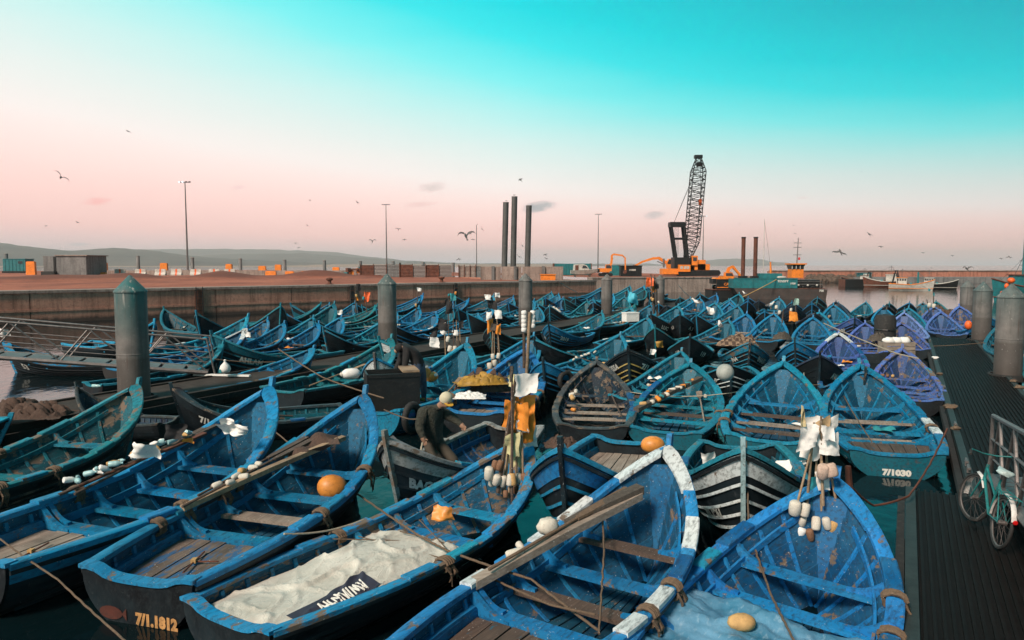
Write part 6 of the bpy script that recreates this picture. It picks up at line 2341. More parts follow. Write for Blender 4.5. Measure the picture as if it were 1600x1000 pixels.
B = find('white-painted gunwale')
laid_pole(B, (1.75, .98, .56), (4.55, .10, 1.05), .045, M_WOOD, 'oar', 'heavy grey beam lying along the white-prowed boat', 'beam', 0)
laid_pole(B, (1.9, .85, .70), (4.5, .25, 1.12), .02, M_ROPE, 'pole', 'thin brown pole on the grey beam', 'pole', 1)
scraps(B, (2.35, .86, .68), (2.65, .78, .72), 2, 'white floats on the grey beam', ('float_bundle', 'greyish float bundle tied on the grey beam'), [M_FLOAT], .11, 9)
o = MB().sphere((0, 0, 0), .105, 12, 9, (1.35, 1, .95), .09, 4).build('netted_float', M_FLOAT, None, LPt(B, 3.05, .70, .92), (0, 0, .4), smooth=40)
tag(o, 'large white netted float on the grey beam of white-prowed boat', 'float')
laid_pole(B, (3.4, .60, .86), (4.6, .10, 1.12), .05, M_NETG, 'net_roll', 'roll of grey net and gear at the bow of white-prowed boat', 'net', 0)

B = find('gear bundle across')
laid_pole(B, (1.6, .9, .62), (4.5, -.35, 1.15), .05, M_NETG, 'gear_bundle', 'bundle of poles and netting across the turquoise boat', 'bundle', 0)
scraps(B, (1.8, .80, .66), (4.2, -.20, 1.05), 11, 'scraps tied along the gear bundle', ('gear_float', 'stained float or scrap tied to the gear bundle'), [M_FLOAT, M_FLOATY, M_ORANGE, M_TEALC, M_FLOAT, M_ORANGE], .10, 12)
B = find('nearly black')
scraps(B, (2.6, .75, .62), (3.4, .5, .74), 4, 'floats in the nearly black boat', ('pale_float', 'pale yellow float in the nearly black boat'), [M_FLOATY, M_FLOAT], .11, 15)
B = find('orange scraps')
scraps(B, (2.0, .8, .6), (3.8, .4, .85), 6, 'scraps in the turquoise boat', ('scrap', 'orange or white scrap lying in the turquoise boat'), [M_ORANGE, M_FLOAT, M_FLOAT], .09, 16)


# ---- heaps of net, sacks and boxes
def heap(u, v, z, w_, d_, h_, mat, name, label, cat, seed=0, rotz=0.0):
    p = P(u, v, z)

    def fn(a, b):
        x, y = (a - .5) * 2, (b - .5) * 2
        r2 = min(1, x * x + y * y)
        hh = h_ * (1 - r2) ** .6 * (1 + .6 * mnoise.noise(Vector((x * 2.2, y * 2.2, seed))) - .7 * max(0, .2 - abs(mnoise.noise(Vector((x * 3.4 + y, y * 3.4 - x, seed + 6))))) / .2) + .05 * min(1, h_ / .4) * abs(mnoise.noise(Vector((x * 8, y * 8, seed + 3))))
        k_ = 1 + .12 * mnoise.noise(Vector((x * 2, y * 2, seed + 8)))
        return Vector((x * w_ / 2 * k_, y * d_ / 2 * k_, hh - .05))
    o = MB().grid(fn, 34, 34).build(name, mat, None, p, (0, 0, rotz), smooth=60)
    return tag(o, label, cat)


M_CHECK, n_ = newmat('checked_net')
v_ = n_.mapping(ovec(n_, False), scale=(1, 1, 1))
ch = n_.n('ShaderNodeTexChecker', {'Vector': v_, 'Scale': 7.0, 'Color1': (.30, .21, .14, 1), 'Color2': (.07, .045, .035, 1)}).outputs[0]
finish(n_, n_.mix(n_.ramp(n_.noise(v_, 6, 4), [(.35, 0.0), (.7, .6)]), ch, (.12, .08, .06)), .95, 0, n_.noise(v_, 20, 4), .6, .03)
heap(40, 645, .70, 1.9, 1.1, .35, M_NET, 'net_heap', 'heap of reddish brown net on the boat beside the pontoon', 'net', 1)
heap(754, 606, .55, 1.6, 1.0, .5, M_NET, 'net_heap', 'dark brown net heap under the ochre oilcloth', 'net', 2)
heap(752, 596, .80, 1.4, .8, .24, M_YELLOW, 'oilcloth', 'crumpled ochre oilcloth over the net heap', 'oilcloth', 3, .3)
heap(1152, 538, .75, 1.7, .6, .42, M_CHECK, 'checked_net', 'checked brown net bale behind the INASS boat', 'net', 4)
heap(1222, 528, .7, .9, .5, .3, M_NETG, 'net_heap', 'grey net heaped in the bow of a blue boat', 'net', 5)
heap(1372, 530, .7, .9, .5, .3, M_NETG, 'net_heap', 'grey net beside the black drum', 'net', 6)
heap(1472, 501, .45, 2.2, 1.5, .9, M_ROCK, 'net_mound', 'big brown mound of net at the seaward end of walkway', 'net', 7)
heap(878, 692, .45, .7, .5, .2, M_NET, 'net_heap', 'small net heap with white floats behind the tarpaulin boat', 'net', 8)
heap(1018, 492, .7, 1.2, .7, .3, M_NETG, 'net_heap', 'pale net heap among the far turquoise boats', 'net', 9)
heap(862, 486, .7, 1.3, .8, .35, M_FLOAT, 'sack_heap', 'heap of pale sacks in a far boat by the second piling', 'sacks', 10)
o = heap(732, 617, .62, .9, .7, .12, M_WHITE, 'flat_sack', 'flat white sack with blue print on the pale boards', 'sack', 11)
# white sack
p = P(548, 592, .75)
t = thing('white_sack', 'bulging white sack lying in the dark teal boat', 'sack', p, (0, 0, .5))
t.scale = (.68, .68, .68)
MB().ring([[(x, r_ * math.cos(a), .22 + r_ * .9 * math.sin(a)) for a in [k_ * 2 * math.pi / 12 for k_ in range(12)]] for x, r_ in ((-.38, .05), (-.33, .15), (-.2, .24), (.05, .26), (.28, .23), (.40, .10), (.44, .03))]).build('body', M_WHITE, t, smooth=60)
MB().lathe([(.05, 0), (.10, .04), (.03, .10)], 8, (0, 0, 0)).build('neck', M_FLOAT, t, (-.36, 0, .22), (0, -1.57, 0))
# white plastic bag on the pontoon-side boat
p = P(352, 583, .6)
t = thing('plastic_bag', 'knotted white plastic bag beside the gangway end', 'bag', p)
t.scale = (.7, .7, .8)
MB().lathe([(.02, 0), (.20, .04), (.25, .16), (.20, .30), (.09, .40), (.04, .46), (.06, .52), (.01, .55)], 12).build('body', M_WHITE, t, smooth=60)
MB().box((-.15, -.2, .1), (.12, .04, .14)).build('print', M_TEALC, t)
# litter on the pontoon
p = P(150, 603, PZ + .05)
t = thing('water_bottle', 'clear plastic water bottle lying on the dark pontoon', 'bottle', p, (1.57, 0, 1.4))
MB().lathe([(.04, -.12), (.05, -.11), (.05, .08), (.02, .13), (.02, .15)], 10).build('body', M_BOTTLE, t, smooth=50)
MB().lathe([(.024, .15), (.024, .18)], 10).build('cap', M_TEALC, t)
t = thing('mooring_plank', 'pale plank lying on the pontoon beside the plastic bag', 'plank', P(345, 586, PZ + .04), (0, 0, -.15))
MB().box((0, 0, 0), (2.0, .14, .05)).build('board', M_WHITE, t)
# round grey buoy on the KU boat
B = find('round grey buoy')
p = PD(1133, 582, P(1149, 566, 1.5).y - .5)
o = MB().sphere((0, 0, 0), .22, 16, 11).build('round_buoy', mat_simple('grey_buoy', (.34, .36, .33), .6, scale=4, dirt=(.12, .14, .12)), None, p, smooth=60)
tag(o, 'large round grey buoy hanging on the black KU bow', 'buoy')
# black drum and crate on the purple boat
yy = 33.0
t = base_thing('black_drum', 'black plastic drum standing on a purple-blue boat', 'drum', 1386, yy, .6)
MB().lathe([(.42, 0), (.46, .1), (.44, .5), (.46, .9), (.38, 1.15), (.05, 1.2)], 14).build('body', M_RUBBER, t, smooth=50)
MB().lathe([(.47, .48), (.49, .5), (.47, .54)], 14).build('hoop', M_BLACKM, t)
t = base_thing('wooden_crate', 'mossy wooden crate with white bags beside black drum', 'crate', 1405, 30.5, .15)
t.scale = (.78, .78, .78)
for k_ in range(4):
    MB().box((0, -.45, .1 + k_ * .22), (1.5, .05, .19)).build('slat', M_WOOD, t)
for sx_ in (-.75, .75):
    MB().box((sx_, 0, .42), (.06, .9, .85)).build('end_board', M_WOOD, t)
for k_ in range(3):
    MB().sphere((-.4 + .4 * k_, 0, .9), .3, 9, 6, (1.1, 1, .7), .12, k_).build('bag', M_WHITE, t, smooth=50)
# big black crate and yellow buoys in the crate boat
yy = 18.6
cpx = PD(612, 600, yy)
t = thing('black_crate', 'big open black box standing in the crate boat', 'crate', (cpx.x, yy, .30), (0, 0, .28))
for (c, s_) in (((0, -.45, .5), (1.3, .04, 1.0)), ((0, .45, .5), (1.3, .04, 1.0)), ((-.64, 0, .5), (.04, .86, 1.0)), ((.64, 0, .5), (.04, .86, 1.0)), ((0, 0, .06), (1.24, .86, .05))):
    MB().box(c, s_).build('panel', M_BLACKM, t)
MB().box((.45, .1, 1.03), (.42, .95, .05)).build('top_board', M_OAR, t)
MB().box((0, -.48, .95), (1.34, .03, .08)).build('rim', M_BLACKM, t)
for (u, v, rx) in ((667, 586, 0), (676, 589, .9)):
    p = PD(u, v, 20.4)
    t = thing('yellow_canister', 'yellow canister lying beside the bending man' if rx else 'yellow canister standing beside the bending man', 'canister', p, (rx, rx, 0))
    MB().lathe([(.02, -.17), (.12, -.16), (.13, .10), (.09, .16), (.04, .2)], 12).build('body', M_ORBUOY, t, smooth=50)
    MB().lathe([(.045, .2), (.045, .25), (.01, .26)], 10).build('cap', M_WHITE, t)
# foam box in the long turquoise boat
p = P(985, 502, .9)
t = thing('foam_box', 'white foam fish box in the bow of a turquoise boat', 'box', p, (0, 0, .4))
MB().box((0, 0, .22), (.8, .5, .44)).build('body', M_WHITE, t)
MB().box((0, 0, .47), (.84, .54, .06)).build('lid', M_WHITE, t)
# orange ball on the piling, orange buoys beyond the walkway
p = PD(1584, 438, 23.6)
o = MB().sphere((0, 0, 0), .11, 12, 8, (1, 1, .85)).build('orange_ball', M_REDOR, None, (p.x - .08, 23.6, PD(1580, 443, 23.6).z + .10), smooth=60)
tag(o, 'bright orange ball sitting on the thick piling', 'ball')
for (u, v, y, lab) in ((1513, 508, 33, 'orange buoy hanging between the pilings beyond walkway'), (1573, 447, 40, 'small orange buoy behind the thick piling'), (1566, 459, 40, 'small red-orange buoy on a boat behind the thick piling')):
    p = PD(u, v, y)
    o = MB().sphere((0, 0, 0), .17 if v > 480 else .13, 12, 8, (.9, .9, 1.25)).build('orange_buoy', M_REDOR, None, p, smooth=60)
    tag(o, lab, 'buoy')
p = PD(1020, 695, 11.9)
o = MB().sphere((0, 0, 0), .16, 14, 9, (1.25, 1, .9)).build('orange_buoy', M_ORBUOY, None, p, smooth=60)
tag(o, 'orange buoy behind the white prow', 'buoy')
for (u0, v0, u1, v1, y, mt, lab) in ((1098, 706, 1122, 730, 12.9, M_WHITE, 'white cloth in the black striped boat'), (1215, 718, 1262, 742, 12.6, M_WHITE, 'white sheet over the side of black striped boat'), (676, 792, 706, 816, 9.9, M_ORBUOY, 'orange float edge under the tarpaulin rope'),
                                     (1026, 533, 1037, 543, 25, M_YELLOW, 'ochre glove hung inside a turquoise boat'), (1015, 546, 1024, 554, 24.5, M_WHITE, 'white T-shaped scrap in a turquoise boat'), (1105, 480, 1117, 492, 33, M_WHITE, 'white cloth over a gunwale below the barge'),
                                     (527, 484, 536, 492, 40, M_WHITE, 'white square cloth on a teal bow near quay wall'), (382, 518, 392, 528, 27, M_WHITE, 'white paper in the cyan boat'), (982, 456, 996, 474, 46, mat_simple('sky_blue_cloth', (.05, .45, .60), .6), 'sky blue cloth tied round a stem'),
                                     (0, 514, 14, 526, 24, M_WHITE, 'white rags at the gangway edge')):
    cloth('cloth', mt, u0, v0, u1, v1, y, lab, 'cloth', bulge=.25)

# ---- ropes
def rope(pts, label, r=.014, mat=None, sag=.25, n=14, group=None):
    """pts: (u, v, y) stations; the rope sags between them"""
    P3 = [PD(*q) if not isinstance(q, Vector) else q for q in pts]
    out = []
    for a, b in zip(P3[:-1], P3[1:]):
        for k_ in range(n):
            f = k_ / n
            p = a + (b - a) * f
            p.z -= sag * (b - a).length * .25 * 4 * f * (1 - f) * .5
            p.x += .006 * math.sin(f * 40)
            out.append(p)
    out.append(P3[-1])
    o = MB().tube(out, r, 6).build('mooring_rope', mat or M_ROPE, smooth=60)
    return tag(o, label, 'rope', group)


rope([(398, 648, 17), (545, 762, 11.3), (660, 840, 9.2), (715, 868, 8.7)], 'long brown rope running from grey-decked boat to white tarpaulin', .014, None, .04)
rope([(0, 842, 8.8), (90, 905, 7.6), (200, 1005, 6.4)], 'thin rope from grey-decked boat stern into the water', .011, None, .05)
rope([(1166, 690, 11.0), (1170, 830, 8.9), (1205, 930, 7.6), (1240, 1000, 6.6)], 'brown rope hanging from striped boat to blue plastic sheet', .013, None, .02)
rope([(938, 735, 10.2), (944, 860, 8.2), (936, 990, 6.9)], 'brown rope dropping across the white-prowed boat', .012, None, .02)
rope([(660, 692, 12.7), (650, 745, 12.2), (645, 775, 11.6), (668, 812, 10.6)], 'pale rope held by the man in green jacket', .020, M_ROPEP, .05)
rope([(1480, 670, 12.6), (1420, 775, 10.6), (1365, 790, 10.3), (1330, 760, 9.9)], 'rusty rope from walkway edge to blue-sheeted boat', .016, M_RUST, .25)
rope([(435, 545, 20), (505, 590, 17.5), (600, 622, 15.5)], 'brown rope across the dark teal boat', .016, None, .05)
rope([(1287, 505, 29), (1400, 552, 22), (1435, 560, 21)], 'pale rope across purple-blue boats', .020, M_ROPEP, .03)
rope([(1304, 590, 21), (1330, 640, 16.5), (1362, 690, 13.6)], 'thin rope inside the boat numbered 1030', .014, None, .02)
rope([(1148, 470, 80), (1215, 436, 86)], 'thick orange-brown hawser from boats to the barge', .05, M_FLOATY, .05)
rope([(868, 437, 86), (902, 457, 70)], 'dark mooring line from quay corner to boats', .035, M_BLACKM, .03)
rope([(1060, 445, 98), (1078, 464, 70)], 'dark mooring line below crane quay', .035, M_BLACKM, .03)
rope([(600, 640, 16.5), (640, 655, 15.5), (680, 652, 15.0)], 'slack rope behind the man in green jacket', .014, None, .1)
for (a_, b_) in (((520, 842, 9.3), (640, 845, 9.4)), ((625, 830, 9.6), (700, 850, 9.2)), ((655, 812, 9.9), (695, 855, 9.0)), ((560, 838, 9.5), (690, 872, 8.8))):
    rope([a_, b_], 'thin cord lashed over the white tarpaulin', .007, None, .0, 6, 'cords over the tarpaulin')
rope([(720, 868, 8.5), (830, 905, 7.8), (935, 985, 7.0)], 'brown lashing between tarpaulin boat and white-prowed boat', .014, None, .05)
rope([(745, 892, 8.2), (860, 945, 7.3), (930, 960, 7.1)], 'second lashing across the dark plank deck', .012, None, .06)

# ---- gangways
def gangway(A, Bv, width, label, side, rail=1.05, bays=5, name='gangway'):
    A, Bv = Vector(A), Vector(Bv)
    t = thing(name, label, 'gangway', A)
    d = Bv - A
    sd = Vector((d.y, -d.x, 0)).normalized() * width
    for k_, off in enumerate((Vector((0, 0, 0)), sd)):
        MB().tube([off, off + d], .075, 6).build('side_beam', M_STEEL, t)
        MB().tube([off + UP * rail + d * .0, off + d + UP * rail], .035, 7).build('top_rail', M_STEEL, t, smooth=50)
        MB().tube([off + UP * rail * .62, off + d + UP * rail * .62], .02, 6).build('middle_rail', M_STEEL, t)
        MB().tube([off + UP * rail * .32, off + d + UP * rail * .32], .016, 6).build('lower_rail', M_STEEL, t)
        MB().tube([off + d * -.02, off + d * -.0 + UP * rail], .032, 6).build('end_post', M_STEEL, t)
        for q in range(bays):
            f0, f1 = q / bays, (q + 1) / bays
            fm = (f0 + f1) / 2
            MB().tube([off + d * f0 + UP * .03, off + d * (f0 + .62 * (f1 - f0)) + UP * rail], .026, 6).build('diagonal', M_STEEL, t)
            MB().tube([off + d * (f0 + .62 * (f1 - f0)) + UP * rail, off + d * f1 + UP * .03], .026, 6).build('diagonal', M_STEEL, t)
    n = 14
    for q in range(n):
        c0, c1 = d * (q / n), d * ((q + 1) / n - .01)
        MB().ring([[c + UP * .05, c + sd + UP * .05, c + sd + UP * .02, c + UP * .02] for c in (c0, c1)]).build('tread_plate', M_STEEL, t)
    return t


gangway((-9.75, 23.4, .55), (-19.5, 20.1, 1.85), 1.15, 'steel truss gangway sloping down to the dark pontoon', 1, 1.08, 5)
gangway((7.75, 11.7, .58), (4.9, 6.3, 1.3), -1.2, 'steel gangway end landing on the ridged pontoon by the bicycle', 1, 1.0, 4)

# pontoon edge litter: mooring rings and rags along the walkway
for q in range(26):
    s_ = rgg.choice((-1, 1))
    p = start + AX * rgg.uniform(.5, 27) + AXR * (s_ * (PW / 2 - .05))
    p.z = PZ + .06
    if q % 3 == 0:
        t = thing('mooring_cleat', 'steel mooring cleat on the walkway edge', 'cleat', p, (0, 0, math.atan2(AX.y, AX.x)), 'cleats along the walkway')
        MB().tube([(-.14, 0, .08), (.14, 0, .08)], .022, 6).build('horn', M_STEEL, t)
        MB().box((0, 0, .03), (.12, .06, .08)).build('foot', M_STEEL, t)
    else:
        o = MB().sphere((0, 0, 0), rgg.uniform(.06, .14), 8, 5, (1.3, 1, .5), .3, q).build('rope_knot', rgg.choice([M_ROPE, M_RUST, M_WHITE, M_DECKEDGE]), None, p, (0, 0, q), smooth=40)
        tag(o, 'small knot of rope or rag on the walkway edge', 'rope knot', 'knots along the walkway')

# ---- bicycle
t = thing('bicycle', 'old turquoise bicycle with white mudguards and pale saddle leaning on the gangway', 'bicycle', (6.02, 8.92, PZ + .035), (R(9), 0, math.atan2(.96, .28)))
M_BIKE = mat_simple('turquoise_bike_paint', (.012, .17, .17), .4, scale=12, dirt=(.12, .04, .03), dirtamt=.5)
M_GUARD = mat_simple('white_mudguard', (.62, .60, .58), .4, scale=9, dirt=(.2, .1, .07), dirtamt=.4)


def tyre_mesh(R_, r_, n=28):
    rings = []
    for i_ in range(n + 1):
        a = 2 * math.pi * i_ / n
        rings.append([((R_ + r_ * math.cos(b)) * math.cos(a), r_ * math.sin(b), (R_ + r_ * math.cos(b)) * math.sin(a)) for b in [2 * math.pi * j / 7 for j in range(7)]])
    return MB().ring(rings, cap=False)


for (cx, nm, turn) in ((0, 'rear', 0), (1.05, 'front', .3)):
    wsub = MB().lathe([(.03, -.05), (.03, .05)], 8).build('wheel', M_STEEL, t, (cx, 0, .335), (1.57, 0, turn if cx else 0))
    # wheel local: axis along z
    o = tyre_mesh(.31, .022).build('tyre', M_RUBBER, wsub, (0, 0, 0), (1.57, 0, 0), smooth=50)
    o = tyre_mesh(.288, .011).build('rim', M_STEEL, wsub, (0, 0, 0), (1.57, 0, 0), smooth=50)
    sp_ = MB()
    for q in range(20):
        a = 2 * math.pi * q / 20
        sp_.tube([(.02 * math.cos(a + 1), .02 * math.sin(a + 1), .03 * (-1) ** q), (.29 * math.cos(a), .29 * math.sin(a), 0)], .0022, 3)
    sp_.build('spokes', M_STEEL, wsub, kind='stuff')
    gp_ = [(cx + .355 * math.cos(a), 0, .335 + .355 * math.sin(a)) for a in [R(-8 + (18 if cx == 0 else 30) * k_) if cx else R(0 + 16 * k_) for k_ in range(11 if cx == 0 else 6)]]
    rings = []
    for p in gp_:
        rings.append([(p[0], -.03, p[2] - .008), (p[0], 0, p[2] + .012), (p[0], .03, p[2] - .008), (p[0], 0, p[2])])
    MB().ring(rings).build('mudguard', M_GUARD, t, smooth=60)
bb = (.46, 0, .29)
frame_ = MB()
for a, b, r_ in ((bb, (.33, 0, .80), .016), (bb, (.86, 0, .66), .019), ((.39, 0, .56), (.84, 0, .80), .016), ((.845, 0, .86), (.875, 0, .62), .021)):
    frame_.tube([a, b], r_, 8)
for sy in (-.05, .05):
    frame_.tube([bb, (0, sy, .335)], .011, 6)
    frame_.tube([(.345, 0, .74), (0, sy, .335)], .009, 6)
frame_.build('frame', M_BIKE, t, smooth=50)
fk = MB()
for sy in (-.05, .05):
    fk.tube([(.875, sy * .6, .63), (.93, sy, .50), (1.05, sy, .335)], .012, 6)
fk.build('fork', M_BIKE, t, smooth=50)
MB().tube([(.845, 0, .86), (.835, 0, .98)], .013, 6).build('stem', M_STEEL, t)
hb_ = MB().tube([(.70, -.29, .99), (.80, -.24, 1.03), (.86, -.08, .99), (.86, .08, .99), (.80, .24, 1.03), (.70, .29, .99)], .011, 6).build('handlebar', M_BIKE, t, smooth=60)
for sy in (-.29, .29):
    MB().tube([(.78, sy * .9, 1.02), (.66, sy, .985)], .017, 7).build('grip', M_RUBBER, hb_)
MB().tube([(.33, 0, .80), (.325, 0, .88)], .012, 6).build('seat_post', M_STEEL, t)
MB().ring([[(x, w_ * math.cos(a), .91 + .035 * math.sin(a)) for a in [k_ * 2 * math.pi / 10 for k_ in range(10)]] for x, w_ in ((.16, .04), (.19, .10), (.27, .10), (.36, .05), (.45, .025), (.47, .01))]).build('saddle', mat_simple('pale_saddle', (.45, .56, .55), .5), t, smooth=60)
rk = MB()
for sy in (-.06, .06):
    rk.tube([(.25, sy, .70), (-.26, sy, .70)], .007, 5)
    rk.tube([(-.2, sy, .70), (0, sy * .9, .34)], .006, 5)
for x in (.1, -.08, -.24):
    rk.tube([(x, -.06, .70), (x, .06, .70)], .006, 5)
rk.build('rear_rack', M_BIKE, t)
MB().lathe([(.025, 0), (.03, .01), (.02, .02)], 10).build('reflector', mat_simple('red_reflector', (.5, .01, .01), .2), t, (-.36, 0, .46), (0, -1.57, 0))
ck = MB().lathe([(.09, -.004), (.09, .004)], 18).build('chainring', M_STEEL, t, (.46, -.05, .29), (1.57, 0, 0))
for s_ in (-1, 1):
    MB().tube([(.46, s_ * .06, .29), (.46 + s_ * .10, s_ * .08, .29 - s_ * .13)], .009, 5).build('crank', M_STEEL, t)
    MB().box((.46 + s_ * .10, s_ * .12, .29 - s_ * .13), (.09, .07, .022)).build('pedal', M_RUBBER, t)


# ---- people: one skinned body each
def person(label, joints, radii, bones, mats_by, cap=None):
    """joints: name -> Vector; grows one continuous body over the bones"""
    names = list(joints)
    me = bpy.data.meshes.new('person_body')
    org = joints['root_ground']
    idx = {n_: i_ for i_, n_ in enumerate([q for q in names if q != 'root_ground'])}
    vs = [joints[n_] - org for n_ in idx]
    me.from_pydata(vs, [(idx[a], idx[b]) for a, b in bones], [])
    o = bpy.data.objects.new('person', me)
    COL.objects.link(o)
    o.location = org
    sk = o.modifiers.new('skin', 'SKIN')
    sk.use_smooth_shade = True
    for n_, i_ in idx.items():
        r_ = radii.get(n_, .05)
        me.skin_vertices[0].data[i_].radius = (r_, r_) if not isinstance(r_, tuple) else r_
        me.skin_vertices[0].data[i_].use_root = (n_ == 'pelvis')
    ss = o.modifiers.new('sub', 'SUBSURF')
    ss.levels = ss.render_levels = 2
    dg = bpy.context.evaluated_depsgraph_get()
    m2 = bpy.data.meshes.new_from_object(o.evaluated_get(dg))
    o.modifiers.clear()
    o.data = m2
    m2.materials.clear()
    ml = []
    for k_ in mats_by.values():
        if k_ not in ml:
            ml.append(k_)
    for k_ in ml:
        m2.materials.append(k_)
    inv = [(n_, joints[n_] - org) for n_ in idx]
    segs = [(joints[a] - org, joints[b] - org, b if b in mats_by else a) for a, b in bones]
    for pl in m2.polygons:
        pl.use_smooth = True
        c = pl.center
        best = None
        for a, b, key in segs:
            d = b - a
            f = max(0, min(1, (c - a).dot(d) / max(d.length_squared, 1e-9)))
            ds = (a + d * f - c).length
            if best is None or ds < best[0]:
                best = (ds, key)
        pl.material_index = ml.index(mats_by.get(best[1], ml[0]))
    tag(o, label, 'person')
    return o


def hand(j, bones, rad, key, wrist, dirv, side, curl, ln=.075):
    """palm and five fingers"""
    d = dirv.normalized()
    sd = side.normalized()
    palm = wrist + d * .055
    j[key + '_palm'] = palm
    rad[key + '_palm'] = (.038, .022)
    bones.append((key, key + '_palm'))
    for q, (off, l_) in enumerate(((-.032, .85), (-.011, 1.0), (.011, .95), (.032, .75))):
        a = palm + sd * off + d * .035
        b = a + d * ln * .5 * l_ + curl * .010
        c = b + d * ln * .35 * l_ + curl * .035
        for nm, p, r_ in (('a', a, .010), ('b', b, .009), ('c', c, .008)):
            j['%s_f%d%s' % (key, q, nm)] = p
            rad['%s_f%d%s' % (key, q, nm)] = r_
        bones += [(key + '_palm', '%s_f%da' % (key, q)), ('%s_f%da' % (key, q), '%s_f%db' % (key, q)), ('%s_f%db' % (key, q), '%s_f%dc' % (key, q))]
    a = palm - sd * .045 - d * .01
    b = a - sd * .022 + d * .035 + curl * .01
    j[key + '_ta'], j[key + '_tb'] = a, b
    rad[key + '_ta'], rad[key + '_tb'] = .011, .009
    bones += [(key + '_palm', key + '_ta'), (key + '_ta', key + '_tb')]


M_SKIN = mat_simple('skin', (.30, .17, .11), .6, scale=10, var=.15, dirtamt=.15)
M_JACKET = mat_simple('dark_green_jacket', (.040, .042, .030), .8, scale=5, var=.4, bs=1.0, bd=.06)
M_TROUS = mat_simple('olive_trousers', (.055, .045, .032), .85, scale=7, var=.3)
M_HOOD = mat_simple('black_hoodie', (.010, .010, .011), .85, scale=6, var=.3, bs=.5)
M_JEANS = mat_simple('blue_jeans', (.055, .085, .14), .85, scale=9, var=.35)
M_SHOE = mat_simple('dark_shoes', (.02, .018, .016), .7)


def make_man(label, pts, y0, jm, tm, hooded, facedir):
    j, rad, bones = {}, {}, []
    for n_, (u, v, dy) in pts.items():
        j[n_] = PD(u, v, y0 + dy)
    fl = min(j['l_foot'].z, j['r_foot'].z) - .05
    j['root_ground'] = Vector((j['pelvis'].x, j['pelvis'].y, fl))
    for s_ in ('l', 'r'):
        j[s_ + '_toe'] = j[s_ + '_foot'] + Vector((facedir.x, facedir.y, 0)).normalized() * .18 + Vector((0, 0, -.02))
    hd = j['head']
    j['chin'] = hd + facedir * .075 - UP * .075
    j['crown'] = hd + (hd - j['neck']).normalized() * .10
    j['nose'] = hd + facedir * .105 - UP * .02
    rad.update(pelvis=(.19, .165), belly=(.225, .185), chest=(.23, .18), neck=.062, head=(.085, .095), crown=.07, chin=.045, nose=.016, l_shoulder=.125, r_shoulder=.125, l_elbow=.088, r_elbow=.088, l_wrist=.052, r_wrist=.052,
               l_hip=.125, r_hip=.125, l_knee=.095, r_knee=.095, l_foot=.052, r_foot=.052, l_toe=.038, r_toe=.038)
    bones += [('pelvis', 'belly'), ('belly', 'chest'), ('chest', 'neck'), ('neck', 'head'), ('head', 'crown'), ('head', 'chin'), ('head', 'nose'), ('chest', 'l_shoulder'), ('l_shoulder', 'l_elbow'), ('l_elbow', 'l_wrist'), ('chest', 'r_shoulder'), ('r_shoulder', 'r_elbow'), ('r_elbow', 'r_wrist'),
              ('pelvis', 'l_hip'), ('l_hip', 'l_knee'), ('l_knee', 'l_foot'), ('l_foot', 'l_toe'), ('pelvis', 'r_hip'), ('r_hip', 'r_knee'), ('r_knee', 'r_foot'), ('r_foot', 'r_toe')]
    for s_ in ('l', 'r'):
        dv = (j[s_ + '_wrist'] - j[s_ + '_elbow']).normalized()
        sdv = dv.cross(Vector((0, 1, .2))).normalized()
        hand(j, bones, rad, s_ + '_wrist', j[s_ + '_wrist'], dv, sdv if s_ == 'l' else -sdv, dv.cross(sdv))
    mats = {}
    for n_ in j:
        if 'palm' in n_ or '_f' in n_ and n_[-1] in 'abc' and '_foot' not in n_ or n_.endswith('_ta') or n_.endswith('_tb'):
            mats[n_] = M_SKIN
    for n_ in ('head', 'crown', 'chin', 'nose'):
        mats[n_] = M_SKIN
    mats.update(neck=jm, chest=jm, belly=jm, l_shoulder=jm, r_shoulder=jm, l_elbow=jm, r_elbow=jm, l_wrist=jm, r_wrist=jm, l_hip=tm, r_hip=tm, l_knee=tm, r_knee=tm, l_foot=tm, r_foot=tm, l_toe=M_SHOE, r_toe=M_SHOE, pelvis=tm)
    o = person(label, j, rad, bones, mats)
    return o, j


fd = Vector((.55, -.55, -.45)).normalized()
man, j = make_man('man in dark green jacket and beige cap leaning over the BAGHDAD boat', dict(
    pelvis=(676, 692, .1), belly=(672, 672, -.0), chest=(675, 648, -.12), neck=(688, 634, -.25), head=(697, 626, -.33),
    l_shoulder=(694, 645, .02), l_elbow=(711, 655, -.10), l_wrist=(721, 664, -.2), r_shoulder=(661, 645, -.3), r_elbow=(655, 668, -.35), r_wrist=(661, 684, -.42),
    l_hip=(688, 697, .12), r_hip=(668, 697, .05), l_knee=(712, 722, -.1), r_knee=(690, 726, -.3), l_foot=(702, 760, .2), r_foot=(680, 764, .0)), 13.3, M_JACKET, M_TROUS, False, fd)
hd = j['head'] - man.location
rot = fd.to_track_quat('X', 'Z').to_matrix().to_4x4()
M_CAP = mat_simple('beige_cap', (.55, .50, .36), .85, scale=20, var=.1, dirtamt=.2)
cap_ = MB().lathe([(.112, -.03), (.118, .02), (.108, .07), (.075, .115), (.02, .132)], 16).build('cap', M_CAP, man, hd + UP * .02 - fd * .012, rot.to_euler(), smooth=60)
MB().ring([[(x, w_ * s_, .0 - .01 * x) for s_ in (-1, -.5, 0, .5, 1)] + [(x, w_ * s_, .012 - .01 * x) for s_ in (1, .5, 0, -.5, -1)] for x, w_ in ((.08, .085), (.13, .08), (.175, .055), (.19, .02))]).build('cap_visor', mat_simple('yellow_visor', (.72, .40, .05), .6), cap_, (0, 0, -.02), smooth=50)
